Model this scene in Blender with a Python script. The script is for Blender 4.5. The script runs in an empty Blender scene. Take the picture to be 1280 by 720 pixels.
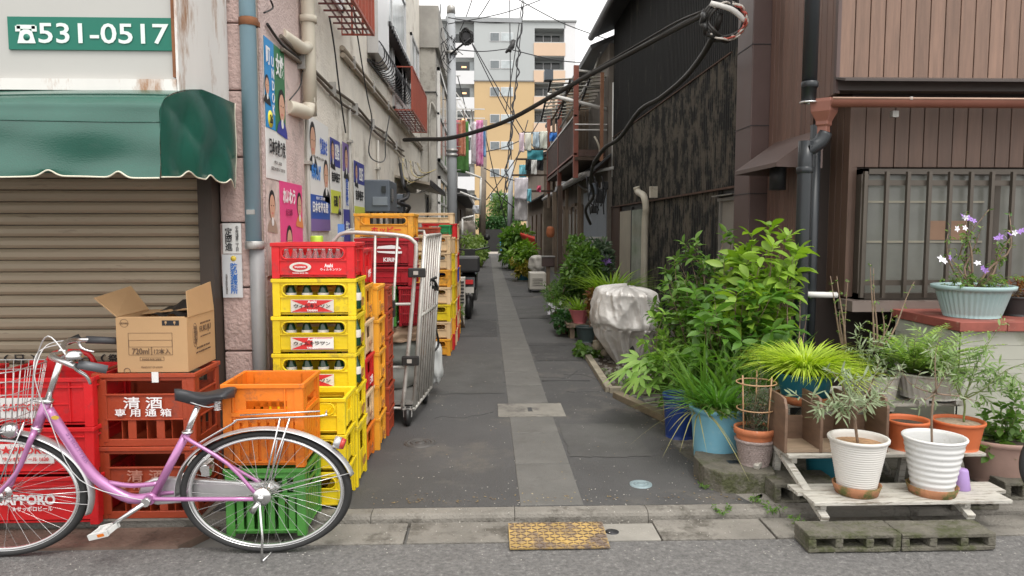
import bpy, math, random
import numpy as np
from mathutils import Vector as V, Matrix as M4
random.seed(7); rng = np.random.default_rng(7)
D = bpy.data; S = bpy.context.scene; COL = S.collection; R = math.radians
# ---------------------------------------------------------------- camera
H = 1.27; PIT = math.atan(.08117); YAW = math.atan(.03355*math.cos(PIT)); F = 924.0
cam = D.cameras.new('camera'); co = D.objects.new('camera', cam); COL.objects.link(co)
cam.lens = 36*F/1280; cam.sensor_width = 36; cam.clip_start = .05; cam.clip_end = 600
co.location = (0, 0, H); co.rotation_euler = (math.pi/2-PIT, 0, -YAW); S.camera = co
# ---------------------------------------------------------------- world, sun, exposure
w = D.worlds.new('World'); S.world = w; w.use_nodes = True; nt = w.node_tree; nt.nodes.clear()
sky = nt.nodes.new('ShaderNodeTexSky'); sky.sky_type = 'NISHITA'; sky.sun_disc = False
sky.sun_elevation = R(62); sky.sun_rotation = R(160); sky.air_density = 1.0; sky.dust_density = 6; sky.ozone_density = .6
hs = nt.nodes.new('ShaderNodeHueSaturation'); hs.inputs['Saturation'].default_value = .18; hs.inputs['Value'].default_value = 1.0
mx = nt.nodes.new('ShaderNodeMix'); mx.data_type = 'RGBA'; mx.inputs[0].default_value = .7; mx.inputs[7].default_value = (15.7, 15.5, 15.2, 1)
bg = nt.nodes.new('ShaderNodeBackground'); bg.inputs[1].default_value = .085
wo = nt.nodes.new('ShaderNodeOutputWorld')
nt.links.new(sky.outputs[0], hs.inputs['Color']); nt.links.new(hs.outputs[0], mx.inputs[6]); nt.links.new(mx.outputs[2], bg.inputs[0]); nt.links.new(bg.outputs[0], wo.inputs[0])
sl = D.lights.new('sun', 'SUN'); sl.energy = 1.0; sl.angle = R(25); sl.color = (1, .96, .9)
so = D.objects.new('sun', sl); COL.objects.link(so)
so.rotation_euler = (R(28), 0, R(160+180))   # high soft sun from behind the camera
so.rotation_euler = V((math.sin(R(160))*math.cos(R(62)), math.cos(R(160))*math.cos(R(62)), math.sin(R(62)))).to_track_quat('Z', 'Y').to_euler()
S.view_settings.view_transform = 'Standard'; S.view_settings.look = 'None'; S.view_settings.exposure = 0.72; S.view_settings.gamma = 1
try:
    S.cycles.max_bounces = 8; S.cycles.diffuse_bounces = 4; S.cycles.transparent_max_bounces = 12
except Exception: pass
# ---------------------------------------------------------------- survey helpers: a direction read off the photograph -> a point at a known depth
RT = V((math.cos(YAW), -math.sin(YAW), 0)); FW = V((math.sin(YAW)*math.cos(PIT), math.cos(YAW)*math.cos(PIT), -math.sin(PIT))); UP = RT.cross(FW)
C0 = V((0, 0, H))
def ray(px, py): return FW + RT*((px-640)/F) + UP*((360-py)/F)
def P(px, py, Y): d = ray(px, py); return C0 + d*(Y/d.y)
def G(px, py, z=0): d = ray(px, py); return C0 + d*((z-H)/d.z)
def PX(px, py, X): d = ray(px, py); return C0 + d*(X/d.x)
# ---------------------------------------------------------------- materials
MC = {}
def mat(name, c, rough=.6, metal=0, var=.12, vs=3, bump=0, bs=60, dirt=None, da=.5, ds=4, stretch=None, c2=None, spec=.5, alpha=1, trans=0, emit=0, rnd=0, coat=0):
    """noise-varied paint; dirt = second colour laid on in blotches; stretch = scale xyz of the noise; rnd = per-object tone"""
    if name in MC: return MC[name]
    m = D.materials.new(name); m.use_nodes = True; t = m.node_tree; n = t.nodes; l = t.links
    b = n['Principled BSDF']; b.inputs['Roughness'].default_value = rough; b.inputs['Metallic'].default_value = metal
    b.inputs['Specular IOR Level'].default_value = spec
    if coat: b.inputs['Coat Weight'].default_value = coat
    tc = n.new('ShaderNodeTexCoord'); mp = n.new('ShaderNodeMapping'); l.new(tc.outputs['Object'], mp.inputs[0])
    oi0 = n.new('ShaderNodeObjectInfo'); vm = n.new('ShaderNodeMath'); vm.operation = 'MULTIPLY'; vm.inputs[1].default_value = 37; l.new(oi0.outputs['Random'], vm.inputs[0]); l.new(vm.outputs[0], mp.inputs['Location'])
    if stretch: mp.inputs['Scale'].default_value = stretch
    nz = n.new('ShaderNodeTexNoise'); nz.inputs['Scale'].default_value = vs; nz.inputs['Detail'].default_value = 6; nz.inputs['Roughness'].default_value = .65
    l.new(mp.outputs[0], nz.inputs['Vector'])
    cr = n.new('ShaderNodeMix'); cr.data_type = 'RGBA'
    a = [max(0, x*(1-var)) for x in c[:3]]; bb = c2 if c2 else [min(1, x*(1+var)) for x in c[:3]]
    cr.inputs[6].default_value = (*a, 1); cr.inputs[7].default_value = (*bb[:3], 1)
    mr = n.new('ShaderNodeMapRange'); mr.inputs[1].default_value = .3; mr.inputs[2].default_value = .7; l.new(nz.outputs[0], mr.inputs[0]); l.new(mr.outputs[0], cr.inputs[0])
    out = cr.outputs[2]
    if dirt:
        n2 = n.new('ShaderNodeTexNoise'); n2.inputs['Scale'].default_value = ds; n2.inputs['Detail'].default_value = 9; n2.inputs['Roughness'].default_value = .72; l.new(mp.outputs[0], n2.inputs['Vector'])
        m2 = n.new('ShaderNodeMapRange'); m2.inputs[1].default_value = .72-da*.4; m2.inputs[2].default_value = .84-da*.4; l.new(n2.outputs[0], m2.inputs[0])
        x = n.new('ShaderNodeMix'); x.data_type = 'RGBA'; x.inputs[7].default_value = (*dirt[:3], 1); l.new(out, x.inputs[6]); l.new(m2.outputs[0], x.inputs[0]); out = x.outputs[2]
    if rnd:
        oi = n.new('ShaderNodeObjectInfo'); hv = n.new('ShaderNodeHueSaturation'); ma = n.new('ShaderNodeMapRange'); ma.inputs[3].default_value = 1-rnd; ma.inputs[4].default_value = 1+rnd
        l.new(oi.outputs['Random'], ma.inputs[0]); l.new(ma.outputs[0], hv.inputs['Value']); l.new(out, hv.inputs['Color']); out = hv.outputs[0]
    l.new(out, b.inputs['Base Color'])
    if rough > .05 and metal < .9:
        rr = n.new('ShaderNodeMapRange'); rr.inputs[3].default_value = max(.02, rough-.12); rr.inputs[4].default_value = min(1, rough+.12); l.new(nz.outputs[0], rr.inputs[0]); l.new(rr.outputs[0], b.inputs['Roughness'])
    if bump:
        n3 = n.new('ShaderNodeTexNoise'); n3.inputs['Scale'].default_value = bs; n3.inputs['Detail'].default_value = 5; l.new(mp.outputs[0], n3.inputs['Vector'])
        bp = n.new('ShaderNodeBump'); bp.inputs['Strength'].default_value = bump; bp.inputs['Distance'].default_value = .01; l.new(n3.outputs[0], bp.inputs['Height']); l.new(bp.outputs[0], b.inputs['Normal'])
    if trans: b.inputs['Transmission Weight'].default_value = trans
    if alpha < 1: b.inputs['Alpha'].default_value = alpha
    if emit: b.inputs['Emission Color'].default_value = (*c[:3], 1); b.inputs['Emission Strength'].default_value = emit
    MC[name] = m; return m
def leafmat(name, c1, c2, c3=None, tl=.35):
    if name in MC: return MC[name]
    m = D.materials.new(name); m.use_nodes = True; t = m.node_tree; n = t.nodes; l = t.links; b = n['Principled BSDF']
    g = n.new('ShaderNodeNewGeometry'); r = n.new('ShaderNodeValToRGB'); e = r.color_ramp.elements
    e[0].color = (*c1, 1); e[1].color = (*c2, 1)
    if c3: q = e.new(.93); q.color = (*c2, 1); e[2].color = (*c3, 1)
    l.new(g.outputs['Random Per Island'], r.inputs[0]); l.new(r.outputs[0], b.inputs['Base Color']); b.inputs['Roughness'].default_value = .45
    tr = n.new('ShaderNodeBsdfTranslucent'); hv = n.new('ShaderNodeHueSaturation'); hv.inputs['Value'].default_value = 1.5; hv.inputs['Saturation'].default_value = 1.1
    l.new(r.outputs[0], hv.inputs['Color']); l.new(hv.outputs[0], tr.inputs[0])
    mxs = n.new('ShaderNodeMixShader'); mxs.inputs[0].default_value = tl; l.new(b.outputs[0], mxs.inputs[1]); l.new(tr.outputs[0], mxs.inputs[2]); l.new(mxs.outputs[0], n['Material Output'].inputs[0])
    MC[name] = m; return m
# ---------------------------------------------------------------- mesh builder
class MB:
    def __init__(s): s.v = []; s.f = []; s.m = []; s.s = []; s.T = None
    def add(s, vs, fs, m=0, sm=False):
        o = len(s.v)
        if s.T is not None: vs = [s.T @ V(q) for q in vs]
        s.v += [tuple(q) for q in vs]; s.f += [tuple(i+o for i in f) for f in fs]; s.m += [m]*len(fs); s.s += [sm]*len(fs); return s
    def box(s, x0, x1, y0, y1, z0, z1, m=0):
        return s.add([(x0,y0,z0),(x1,y0,z0),(x1,y1,z0),(x0,y1,z0),(x0,y0,z1),(x1,y0,z1),(x1,y1,z1),(x0,y1,z1)],
                     [(0,3,2,1),(4,5,6,7),(0,1,5,4),(1,2,6,5),(2,3,7,6),(3,0,4,7)], m)
    def prism(s, pts, ax, a, b, m=0, sm=False):
        """polygon pts (2D) extruded along axis ax from a to b; remaining axes in order"""
        def mk(p, t): q = list(p); q.insert(ax, t); return tuple(q)
        n = len(pts); vs = [mk(p, a) for p in pts]+[mk(p, b) for p in pts]
        s.add(vs, [tuple(range(n))[::-1], tuple(range(n, 2*n))], m)
        o = len(s.f); base = len(s.v)-2*n
        for i in range(n): s.f.append((base+i, base+(i+1) % n, base+n+(i+1) % n, base+n+i)); s.m.append(m); s.s.append(sm)
        return s
    def bar(s, a, b, w, h, m=0, up=(0, 0, 1)):
        a = V(a); b = V(b); d = (b-a).normalized(); u = V(up)
        if abs(d.dot(u)) > .98: u = V((0, 1, 0))
        r = d.cross(u).normalized()*(w/2); u = r.cross(d).normalized()*(h/2)
        return s.add([a-r-u, a+r-u, a+r+u, a-r+u, b-r-u, b+r-u, b+r+u, b-r+u], [(0,1,2,3),(4,7,6,5),(0,4,5,1),(1,5,6,2),(2,6,7,3),(3,7,4,0)], m)
    def tube(s, pts, r, n=8, m=0, cap=True, sub=1):
        pts = [V(p) for p in pts]; rs = r if isinstance(r, (list, tuple)) else [r]*len(pts)
        if sub > 1 and len(pts) > 2:
            q = []; qr = []
            for i in range(len(pts)-1):
                p0 = pts[max(0, i-1)]; p1 = pts[i]; p2 = pts[i+1]; p3 = pts[min(len(pts)-1, i+2)]
                for k in range(sub):
                    t = k/sub; q.append(.5*((2*p1)+(-p0+p2)*t+(2*p0-5*p1+4*p2-p3)*t*t+(-p0+3*p1-3*p2+p3)*t**3)); qr.append(rs[i]*(1-t)+rs[i+1]*t)
            q.append(pts[-1]); qr.append(rs[-1]); pts = q; rs = qr
        vs = []; pu = None
        for i, p in enumerate(pts):
            d = (pts[min(i+1, len(pts)-1)]-pts[max(i-1, 0)]).normalized()
            if pu is None: pu = V((0, 0, 1)) if abs(d.z) < .9 else V((1, 0, 0))
            u = (pu-d*pu.dot(d)).normalized(); pu = u; w_ = d.cross(u)
            for k in range(n):
                a = 2*math.pi*k/n; vs.append(p+(u*math.cos(a)+w_*math.sin(a))*rs[i])
        fs = []
        for i in range(len(pts)-1):
            for k in range(n): fs.append((i*n+k, i*n+(k+1) % n, (i+1)*n+(k+1) % n, (i+1)*n+k))
        s.add(vs, fs, m, True)
        if cap: L = len(pts)-1; b = len(s.v)-len(vs); s.f += [tuple(b+k for k in range(n))[::-1], tuple(b+L*n+k for k in range(n))]; s.m += [m]*2; s.s += [False]*2
        return s
    def lathe(s, prof, c=(0, 0, 0), n=20, m=0, ax='z', sm=True, ex=1, ey=1):
        vs = []; fs = []
        for r, z in prof:
            for k in range(n):
                a = 2*math.pi*k/n; x = r*math.cos(a)*ex; y = r*math.sin(a)*ey
                q = (x, y, z) if ax == 'z' else ((x, z, y) if ax == 'y' else (z, x, y)); vs.append((q[0]+c[0], q[1]+c[1], q[2]+c[2]))
        for i in range(len(prof)-1):
            for k in range(n): fs.append((i*n+k, i*n+(k+1) % n, (i+1)*n+(k+1) % n, (i+1)*n+k))
        return s.add(vs, fs, m, sm)
    def torus(s, c, R_, r, ax='y', n=40, k=8, m=0, a0=0, a1=2*math.pi, ry=None):
        c = V(c); full = abs(a1-a0-2*math.pi) < 1e-6; vs = []; fs = []; N = n if full else n+1; ry = ry or r
        for i in range(N):
            a = a0+(a1-a0)*i/n; d = V((math.cos(a), 0, math.sin(a))) if ax == 'y' else (V((math.cos(a), math.sin(a), 0)) if ax == 'z' else V((0, math.cos(a), math.sin(a))))
            o = V((0, 1, 0)) if ax == 'y' else (V((0, 0, 1)) if ax == 'z' else V((1, 0, 0)))
            for j in range(k): b = 2*math.pi*j/k; vs.append(c+d*(R_+r*math.cos(b))+o*(ry*math.sin(b)))
        for i in range(n):
            for j in range(k): fs.append((i*k+j, i*k+(j+1) % k, ((i+1) % N)*k+(j+1) % k, ((i+1) % N)*k+j))
        return s.add(vs, fs, m, True)
    def grid(s, fn, nu, nv, m=0, sm=True):
        vs = [fn(i/nu, j/nv) for j in range(nv+1) for i in range(nu+1)]
        return s.add(vs, [(j*(nu+1)+i, j*(nu+1)+i+1, (j+1)*(nu+1)+i+1, (j+1)*(nu+1)+i) for j in range(nv) for i in range(nu)], m, sm)
    def mesh(s, name, mats):
        me = D.meshes.new(name); me.from_pydata(s.v, [], s.f); mats = mats if isinstance(mats, (list, tuple)) else [mats]
        for q in mats: me.materials.append(q)
        me.polygons.foreach_set('material_index', s.m); me.polygons.foreach_set('use_smooth', s.s); me.update(); return me
    def build(s, name, mats, parent=None, loc=(0, 0, 0), rz=0, bevel=0, kind=None, center=False):
        if center and s.v:
            a = np.array(s.v); c = (a.min(0)+a.max(0))/2; c[2] = a[:, 2].min(); s.v = [tuple(q) for q in a-c]; loc = tuple(c)
        o = D.objects.new(name, s.mesh(name, mats)); COL.objects.link(o); o.location = loc; o.rotation_euler.z = rz
        if parent: o.parent = parent
        if bevel:
            b = o.modifiers.new('bevel', 'BEVEL'); b.width = bevel; b.segments = 2; b.limit_method = 'ANGLE'
        if kind: o['kind'] = kind
        return o
def tag(o, label, cat, group=None):
    o['label'] = label; o['category'] = cat
    if group: o['group'] = group
    return o
def empty(name, loc=(0, 0, 0), label=None, cat=None, group=None, rz=0):
    o = D.objects.new(name, None); COL.objects.link(o); o.location = loc; o.rotation_euler.z = rz; o.empty_display_size = .05
    if label: tag(o, label, cat, group)
    return o
def link(name, me, parent=None, loc=(0, 0, 0), rot=(0, 0, 0), scale=None):
    o = D.objects.new(name, me); COL.objects.link(o); o.location = loc; o.rotation_euler = rot
    if parent: o.parent = parent
    if scale: o.scale = scale
    return o
def frame(o, xd, up):
    x = V(xd).normalized(); u = V(up); u = (u-x*u.dot(x)).normalized(); n = x.cross(u)
    return M4(((x.x, u.x, n.x, o[0]), (x.y, u.y, n.y, o[1]), (x.z, u.z, n.z, o[2]), (0, 0, 0, 1)))
TXC = {}
def text(s, m, o, xd, up, w_, h_, parent=None, bold=0, lift=.0015, name='lettering', vertical=False):
    """lettering meshed and fitted into a w x h box centred on o, lying in the plane xd/up"""
    if vertical: s = '\n'.join(s)
    key = (s, bold)
    if key not in TXC:
        cu = D.curves.new('t', 'FONT'); cu.body = s; cu.resolution_u = 3; cu.offset = bold; cu.extrude = .004; cu.align_x = 'CENTER'
        if vertical: cu.space_line = .88
        ob = D.objects.new('t', cu); COL.objects.link(ob); me = D.meshes.new_from_object(ob); D.objects.remove(ob)
        a = np.empty(len(me.vertices)*3); me.vertices.foreach_get('co', a); a = a.reshape(-1, 3)
        lo = a.min(0); hi = a.max(0); a[:, 0] = (a[:, 0]-(lo[0]+hi[0])/2)/(hi[0]-lo[0]); a[:, 1] = (a[:, 1]-(lo[1]+hi[1])/2)/(hi[1]-lo[1])
        a[:, 2] = (a[:, 2] > 0)*.0012; TXC[key] = (a, [tuple(p.vertices) for p in me.polygons])
    a, fs = TXC[key]; T = frame(o, xd, up); b = a.copy(); b[:, 0] *= w_; b[:, 1] *= h_; b[:, 2] += lift
    mb = MB(); mb.T = T; mb.add([V(q) for q in b], fs); mb.T = None
    pa = mb.build(name, m); 
    if parent:
        pa.parent = parent; pa.matrix_parent_inverse = world(parent).inverted()
    return pa
def world(o):
    m = M4.LocRotScale(o.location, o.rotation_euler, o.scale)
    return (world(o.parent) @ o.matrix_parent_inverse @ m) if o.parent else m
def adopt(o, parent): o.parent = parent; o.matrix_parent_inverse = world(parent).inverted(); return o
# ---------------------------------------------------------------- palette
asph = mat('alley_asphalt', (.086, .084, .083), .82, var=.25, vs=1.1, bump=.9, bs=190, dirt=(.135, .125, .112), da=.44, ds=1.6)
road_m = mat('road_asphalt', (.15, .145, .14), .9, var=.4, vs=60, bump=1, bs=110, dirt=(.33, .32, .30), da=.34, ds=60)
conc = mat('concrete', (.215, .20, .175), .88, var=.25, vs=3, bump=.8, bs=90, dirt=(.10, .09, .075), da=.52, ds=5)
conc_d = mat('drain_concrete', (.138, .134, .124), .85, var=.18, vs=4, bump=.6, bs=140, dirt=(.12, .115, .105), da=.5, ds=9)
conc_m = mat('mossy_concrete', (.13, .12, .095), .95, var=.3, vs=9, bump=1, bs=70, dirt=(.065, .07, .03), da=.55, ds=7)
white_w = mat('weathered_white_wood', (.50, .48, .43), .75, var=.15, vs=5, bump=.5, bs=40, dirt=(.20, .17, .13), da=.52, ds=9, stretch=(1, 6, 6))
black_p = mat('black_plastic', (.02, .02, .02), .45)
dark_m = mat('dark_metal', (.035, .035, .038), .5, metal=.3)
steel = mat('galvanised_steel', (.44, .43, .41), .45, metal=.5, var=.15, vs=14, dirt=(.28, .25, .22), da=.35, ds=12)
chrome = mat('brushed_chrome', (.72, .72, .72), .25, metal=.95)
silver = mat('silver_paint', (.58, .58, .58), .35, metal=.6)
rustm = mat('rust', (.22, .09, .04), .85, var=.4, vs=12)
white_p = mat('white_paint', (.78, .77, .74), .5, var=.05)
ink = mat('black_ink', (.015, .015, .018), .6, var=0)
greyink = mat('grey_ink', (.16, .15, .14), .6, var=0)
redink = mat('red_ink', (.65, .03, .03), .6, var=0)
blueink = mat('blue_ink', (.04, .12, .5), .6, var=0)
paper = mat('white_paper', (.78, .78, .76), .55, var=.03)
glassd = mat('dark_glass', (.03, .035, .035), .12, spec=.6, var=.3, vs=2)
frost = mat('frosted_glass', (.33, .34, .31), .3, var=.12, vs=1.5)
soil = mat('soil', (.055, .04, .028), .95, var=.5, vs=40, bump=1, bs=60)
bark = mat('bark', (.20, .155, .11), .9, var=.4, vs=30, bump=.8, bs=70)
terra = mat('terracotta', (.50, .165, .07), .75, var=.2, vs=8, bump=.2, bs=60, dirt=(.6, .5, .42), da=.25, ds=9)
# ================================================================ GROUND
def struct(name, mb, m, parent=None, **k):
    o = mb.build(name, m, parent, **k)
    if not parent: o['kind'] = 'structure'
    return o
earth = mat('earth', (.16, .155, .145), .95, var=.2, vs=2)
struct('ground', MB().box(-300, 300, -60, 500, -.3, -.06), earth)
struct('road', MB().box(-14, 14, -9, 2.985, -.2, -.04), road_m)
# alley sheet with a ragged right-hand edge
mb = MB(); L = []; Rr = []
random.seed(3)
for i in range(60):
    y = 3.29+(i/59)**1.6*37
    e = 1.13+random.uniform(-.04, .04) if y < 5.5 else (.95+random.uniform(-.01, .01) if y < 7.2 else min(1.95, 1.05+.08*(y-7.2))+random.uniform(-.05, .05))
    if y < 3.6: e = 1.13+.3*(3.6-y)
    L.append((-1.45, y, 0)); Rr.append((e, y, 0))
pv = L+Rr[::-1]; n = len(L)
mb.add(pv+[(a, b, -.08) for a, b, c in pv], [(i, 2*n-1-i, 2*n-2-i, i+1) for i in range(n-1)]+[(2*n-1-i, 4*n-1-i, 4*n-2-i, 2*n-2-i) for i in range(n-1)]+[(0, 2*n, 4*n-1, 2*n-1)])
alley = struct('pavement', mb, asph)
struct('yard_ground', MB().box(.85, 3.2, 3.3, 42, -.09, -.018), mat('yard_dirt', (.16, .145, .12), .95, var=.35, vs=5, bump=1, bs=40, dirt=(.05, .05, .03), da=.6, ds=5))
struct('forecourt', MB().box(-3.6, -1.1, 3.2, 3.9, -.09, -.006), conc)
# centre drain: slabs laid end to end
y = 3.295; k = 0
while y < 34:
    l = .6 if y < 12 else (1.2 if y < 20 else 2.4); e = min(y+l, 34)
    if y < 5.26 and e > 4.89:
        if y < 4.87: MB().box(.148, .440, y, 4.885, -.06, .004).build('drain_slab', conc_d, alley, bevel=.004); 
        MB().box(.07, .53, 4.895, 5.255, -.06, .006).build('drain_slab', mat('drain_cover_concrete', (.25, .235, .205), .85, var=.2, vs=6, bump=.6, bs=120, dirt=(.12, .11, .1), da=.5), alley, bevel=.004)
        y = 5.265; continue
    if e-y > .02: MB().box(.148, .440, y, e-.008, -.06, .004).build('drain_slab', conc_d, alley, bevel=.003 if y < 9 else 0)
    y = e; k += 1
MB().box(.28, .31, 5.02, 5.13, 0, .0075).build('finger_slot', black_p, alley)
for y0 in (6.05, 7.9, 10.3, 13.6):   # tar seams across the lane
    m_ = MB(); pts = [(-.45+i*.2, y0+random.uniform(-.03, .03), .0035) for i in range(3)]
    m_.tube([(x, y_, z-.002) for x, y_, z in [(.45, y0, .003), (.62, y0+.02, .003), (.85, y0-.01, .003)]], .006, 4); m_.build('tar_seam', mat('tar', (.05, .05, .05), .6), alley)
pm1 = mat('patch_asphalt', (.070, .068, .068), .85, var=.3, vs=3, bump=1, bs=200, dirt=(.12, .115, .105), da=.4, ds=4); pm2 = mat('patch_asphalt_pale', (.10, .098, .094), .88, var=.25, vs=3, bump=1, bs=200)
for x0, x1, y0, y1, m9 in ((-.40, .13, 5.6, 7.4, pm2), (.46, .92, 4.0, 4.7, pm2), (-.35, .12, 8.6, 10.2, pm1), (.46, 1.0, 7.0, 8.1, pm1), (.46, .9, 10.4, 12, pm2)):
    n9 = 14; ring = [(x0+(x1-x0)*t, y0) for t in [i/n9 for i in range(n9)]]+[(x1, y0+(y1-y0)*i/n9) for i in range(n9)]+[(x1-(x1-x0)*i/n9, y1) for i in range(n9)]+[(x0, y1-(y1-y0)*i/n9) for i in range(n9)]
    MB().add([(a+random.uniform(-.008, .008), b+random.uniform(-.012, .012), .0025) for a, b in ring], [tuple(range(4*n9))]).build('asphalt_patch', m9, alley)
for k in range(7):
    x, y = random.uniform(-.4, .9), random.uniform(3.5, 8); a = random.uniform(-.6, .6); pts = []
    for i in range(9): pts.append((x, y, .0005)); x += .05*math.cos(a); y += .09*math.sin(a)+random.uniform(-.03, .05); a += random.uniform(-.5, .5)
    MB().tube(pts, .0022, 4).build('crack', MC['tar'], alley)
for px, py, sx, sy, m_ in ((700, 585, .0, 0, 0),):
    pass
def disc(c, r, h_, m, name, label, parent=None, rings=3):
    mb = MB().lathe([(0, h_), (r*.3, h_), (r*.3, h_-.002), (r*.36, h_-.002), (r*.36, h_), (r*.62, h_), (r*.62, h_-.002), (r*.68, h_-.002), (r*.68, h_), (r*.9, h_), (r*.9, h_-.003), (r*.94, h_-.003), (r*.94, h_), (r, h_), (r, -.02)], n=28)
    for k in range(16):
        a = k*math.pi/8; mb.bar((math.cos(a)*r*.4, math.sin(a)*r*.4, h_), (math.cos(a)*r*.58, math.sin(a)*r*.58, h_), .008, .003)
    o = mb.build(name, m, loc=c); tag(o, label, 'manhole cover'); return o
disc(G(525, 554), .095, .006, mat('cast_iron', (.11, .105, .10), .6, metal=.4, var=.3), 'manhole_cover', 'small round iron manhole cover in the asphalt beside the roll cage')
disc(G(801, 606), .055, .006, mat('blue_grey_iron', (.24, .31, .33), .6, var=.3, vs=20), 'valve_cover', 'tiny pale blue-grey valve cover right of the centre drain')
# kerb stones and gutter slabs
kerb = struct('kerb', MB().box(-14, 14, 2.99, 3.29, -.2, -.075), conc)
kp = lambda x0, x1, mm: MB().prism([(3.285, -.07), (3.285, .0), (3.225, -.001), (3.213, -.008), (3.206, -.02), (3.204, -.07)], 0, x0, x1, mm)
xs = [-1.12, -.52, .12, .72, 1.32, 1.92, 2.52, 3.3, 4.2, 6]
for a, b in zip(xs, xs[1:]): kp(a+.0015, b-.0015, 0).build('kerb_stone', conc, kerb)
gs = [(-1.03, -.35), (-.34, .155), (.735, 1.22), (1.225, 1.9), (1.905, 2.6), (2.605, 3.4), (3.405, 5)]
for a, b in gs: MB().box(a, b-.004, 2.99, 3.2, -.12, -.035+random.uniform(-.002, .002)).build('gutter_slab', conc, kerb, bevel=.003)
o = MB().box(.50, .73, 2.995, 3.17, -.10, -.038).build('gutter_slab', mat('pale_concrete', (.27, .255, .225), .85, var=.15, vs=7, bump=.4, dirt=(.2, .18, .15), da=.4), kerb, bevel=.003)
MB().lathe([(0, -.0365), (.03, -.0365), (.03, -.05)], (.535, 3.08, 0), n=20).build('drain_hole', dark_m, kerb)
# yellow chequer plate lying over the gutter
ym = mat('worn_yellow_paint', (.40, .265, .085), .6, var=.3, vs=9, dirt=(.16, .12, .095), da=.60, ds=11, bump=.2)
pl = MB(); T = frame(G(697, 669, -.02), (1, 0, 0), (0, 1, .10)); pl.T = T
pl.box(-.205, .205, -.105, .105, -.003, .003)
for i in range(17):
    for j in range(9):
        cx = -.19+i*.0238; cy = -.095+j*.0238; s_ = 1 if (i+j) % 2 else -1
        pl.bar((cx-.009, cy-.006*s_, .0035), (cx+.009, cy+.006*s_, .0035), .006, .003, 1)
tag(pl.build('cover_plate', [ym, mat('trodden_steel', (.15, .105, .075), .6, metal=.3, var=.3, vs=12, dirt=(.42, .27, .07), da=.4, ds=14)]), 'worn yellow chequered steel plate laid over the gutter at the alley mouth', 'metal plate')
# brown chequered ramp plate at the shop front
rm = mat('brown_steel', (.17, .115, .09), .7, metal=.2, var=.25, vs=10, dirt=(.10, .07, .055), da=.5, ds=8)
pl = MB(); pl.prism([(-3.4, 3.17), (-1.17, 3.17), (-1.27, 2.975), (-3.4, 2.975)], 2, -.075, -.028)
for i in range(60):
    for j in range(6):
        s_ = 1 if (i+j) % 2 else -1; cx = -3.3+i*.034; cy = 2.99+j*.032
        if cx < -1.29: pl.bar((cx-.009, cy-.004*s_, -.0275), (cx+.009, cy+.004*s_, -.0275), .004, .003)
tag(pl.build('ramp_plate', rm), 'long brown chequered steel ramp plate in front of the shutter', 'metal plate')
tag(MB().prism([(-3.4, 3.19), (-1.25, 3.19), (-1.22, 3.52), (-3.4, 3.52)], 2, -.006, .004).build('base_board', mat('grey_board', (.22, .20, .175), .8, var=.2, dirt=(.1, .09, .08))), 'flat grey board under the red crates at the shop front', 'board')
# ================================================================ LEFT: LIQUOR SHOP
pinkst = mat('pink_stucco', (.56, .41, .375), .9, var=.12, vs=10, bump=1, bs=55, dirt=(.30, .23, .20), da=.38, ds=6)
cream = mat('cream_roughcast', (.84, .79, .70), .95, var=.08, vs=5, bump=1, bs=60, dirt=(.52, .46, .385), da=.42, ds=2.2)
creamy = mat('pink_roughcast', (.62, .49, .46), .95, var=.1, vs=5, bump=.9, bs=75, dirt=(.36, .30, .28), da=.4, ds=3)
shop = empty('shop_building', (-3, 3.8, 0), 'cream roughcast shop building along the left side of the alley', 'building')
def part(mb, name, m, parent, **k): o = mb.build(name, m, **k); return adopt(o, parent)
part(MB().box(-6, -1.15, 3.9, 13, 0, 6.6), 'wall', cream, shop)
part(MB().box(-1.155, -1.144, 3.875, 4.72, 0, 6.4), 'wall', creamy, shop)
part(MB().box(-6.1, -1.0, 3.6, 13.1, 6.6, 6.8), 'roof_slab', conc, shop)
part(MB().box(-6, -1.43, 3.75, 3.92, 0, 2.3), 'shutter_housing', dark_m, shop)
part(MB().box(-1.405, -1.337, 3.66, 3.9, 0, 2.0), 'shutter_channel', mat('channel_brown', (.06, .045, .035), .6), shop)
part(MB().box(-6, -1.34, 3.72, 3.9, 2.0, 6.6), 'upper_wall', creamy, shop)
z = 0; random.seed(5)
for i in range(16):
    part(MB().box(-1.335+random.uniform(-.003, .003), -1.192, 3.755+random.uniform(-.004, .004), 3.9, z, z+.318), 'stone_block', pinkst, shop, bevel=.008); z += .325
shm = mat('shutter_slat_paint', (.38, .315, .225), .45, metal=.15, var=.10, vs=3, stretch=(.6, 1, 6), dirt=(.20, .16, .115), da=.32, ds=6)
sh = part(MB().box(-4.2, -1.40, 3.745, 3.752, 0, 2.0), 'shutter', dark_m, shop)
smb = MB(); pr = [(3.742, 0), (3.742, .0545), (3.732, .0545), (3.727, .051), (3.721, .038), (3.721, .016), (3.727, .004), (3.732, 0)]
smb.prism(pr, 0, -1.4, 1.4)
sme = smb.mesh('slat', shm)
for i in range(32): o = link('slat', sme, None, (-2.81, 0, .02+i*.0575)); adopt(o, sh)
for s_, px, w_ in (('（', 8, .03), ('日', 24, .052), ('）', 41, .03), ('定', 72, .05), ('休', 90, .05), ('日', 107, .05), ('（', 129, .03), ('祭', 141, .055)):
    p = P(px, 442, 3.718); p.z = .02+10*.0575+.027; text(s_, ink, p, (1, 0, 0), (0, 0, 1), w_*.85, .042, sh, bold=.01)
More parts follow.
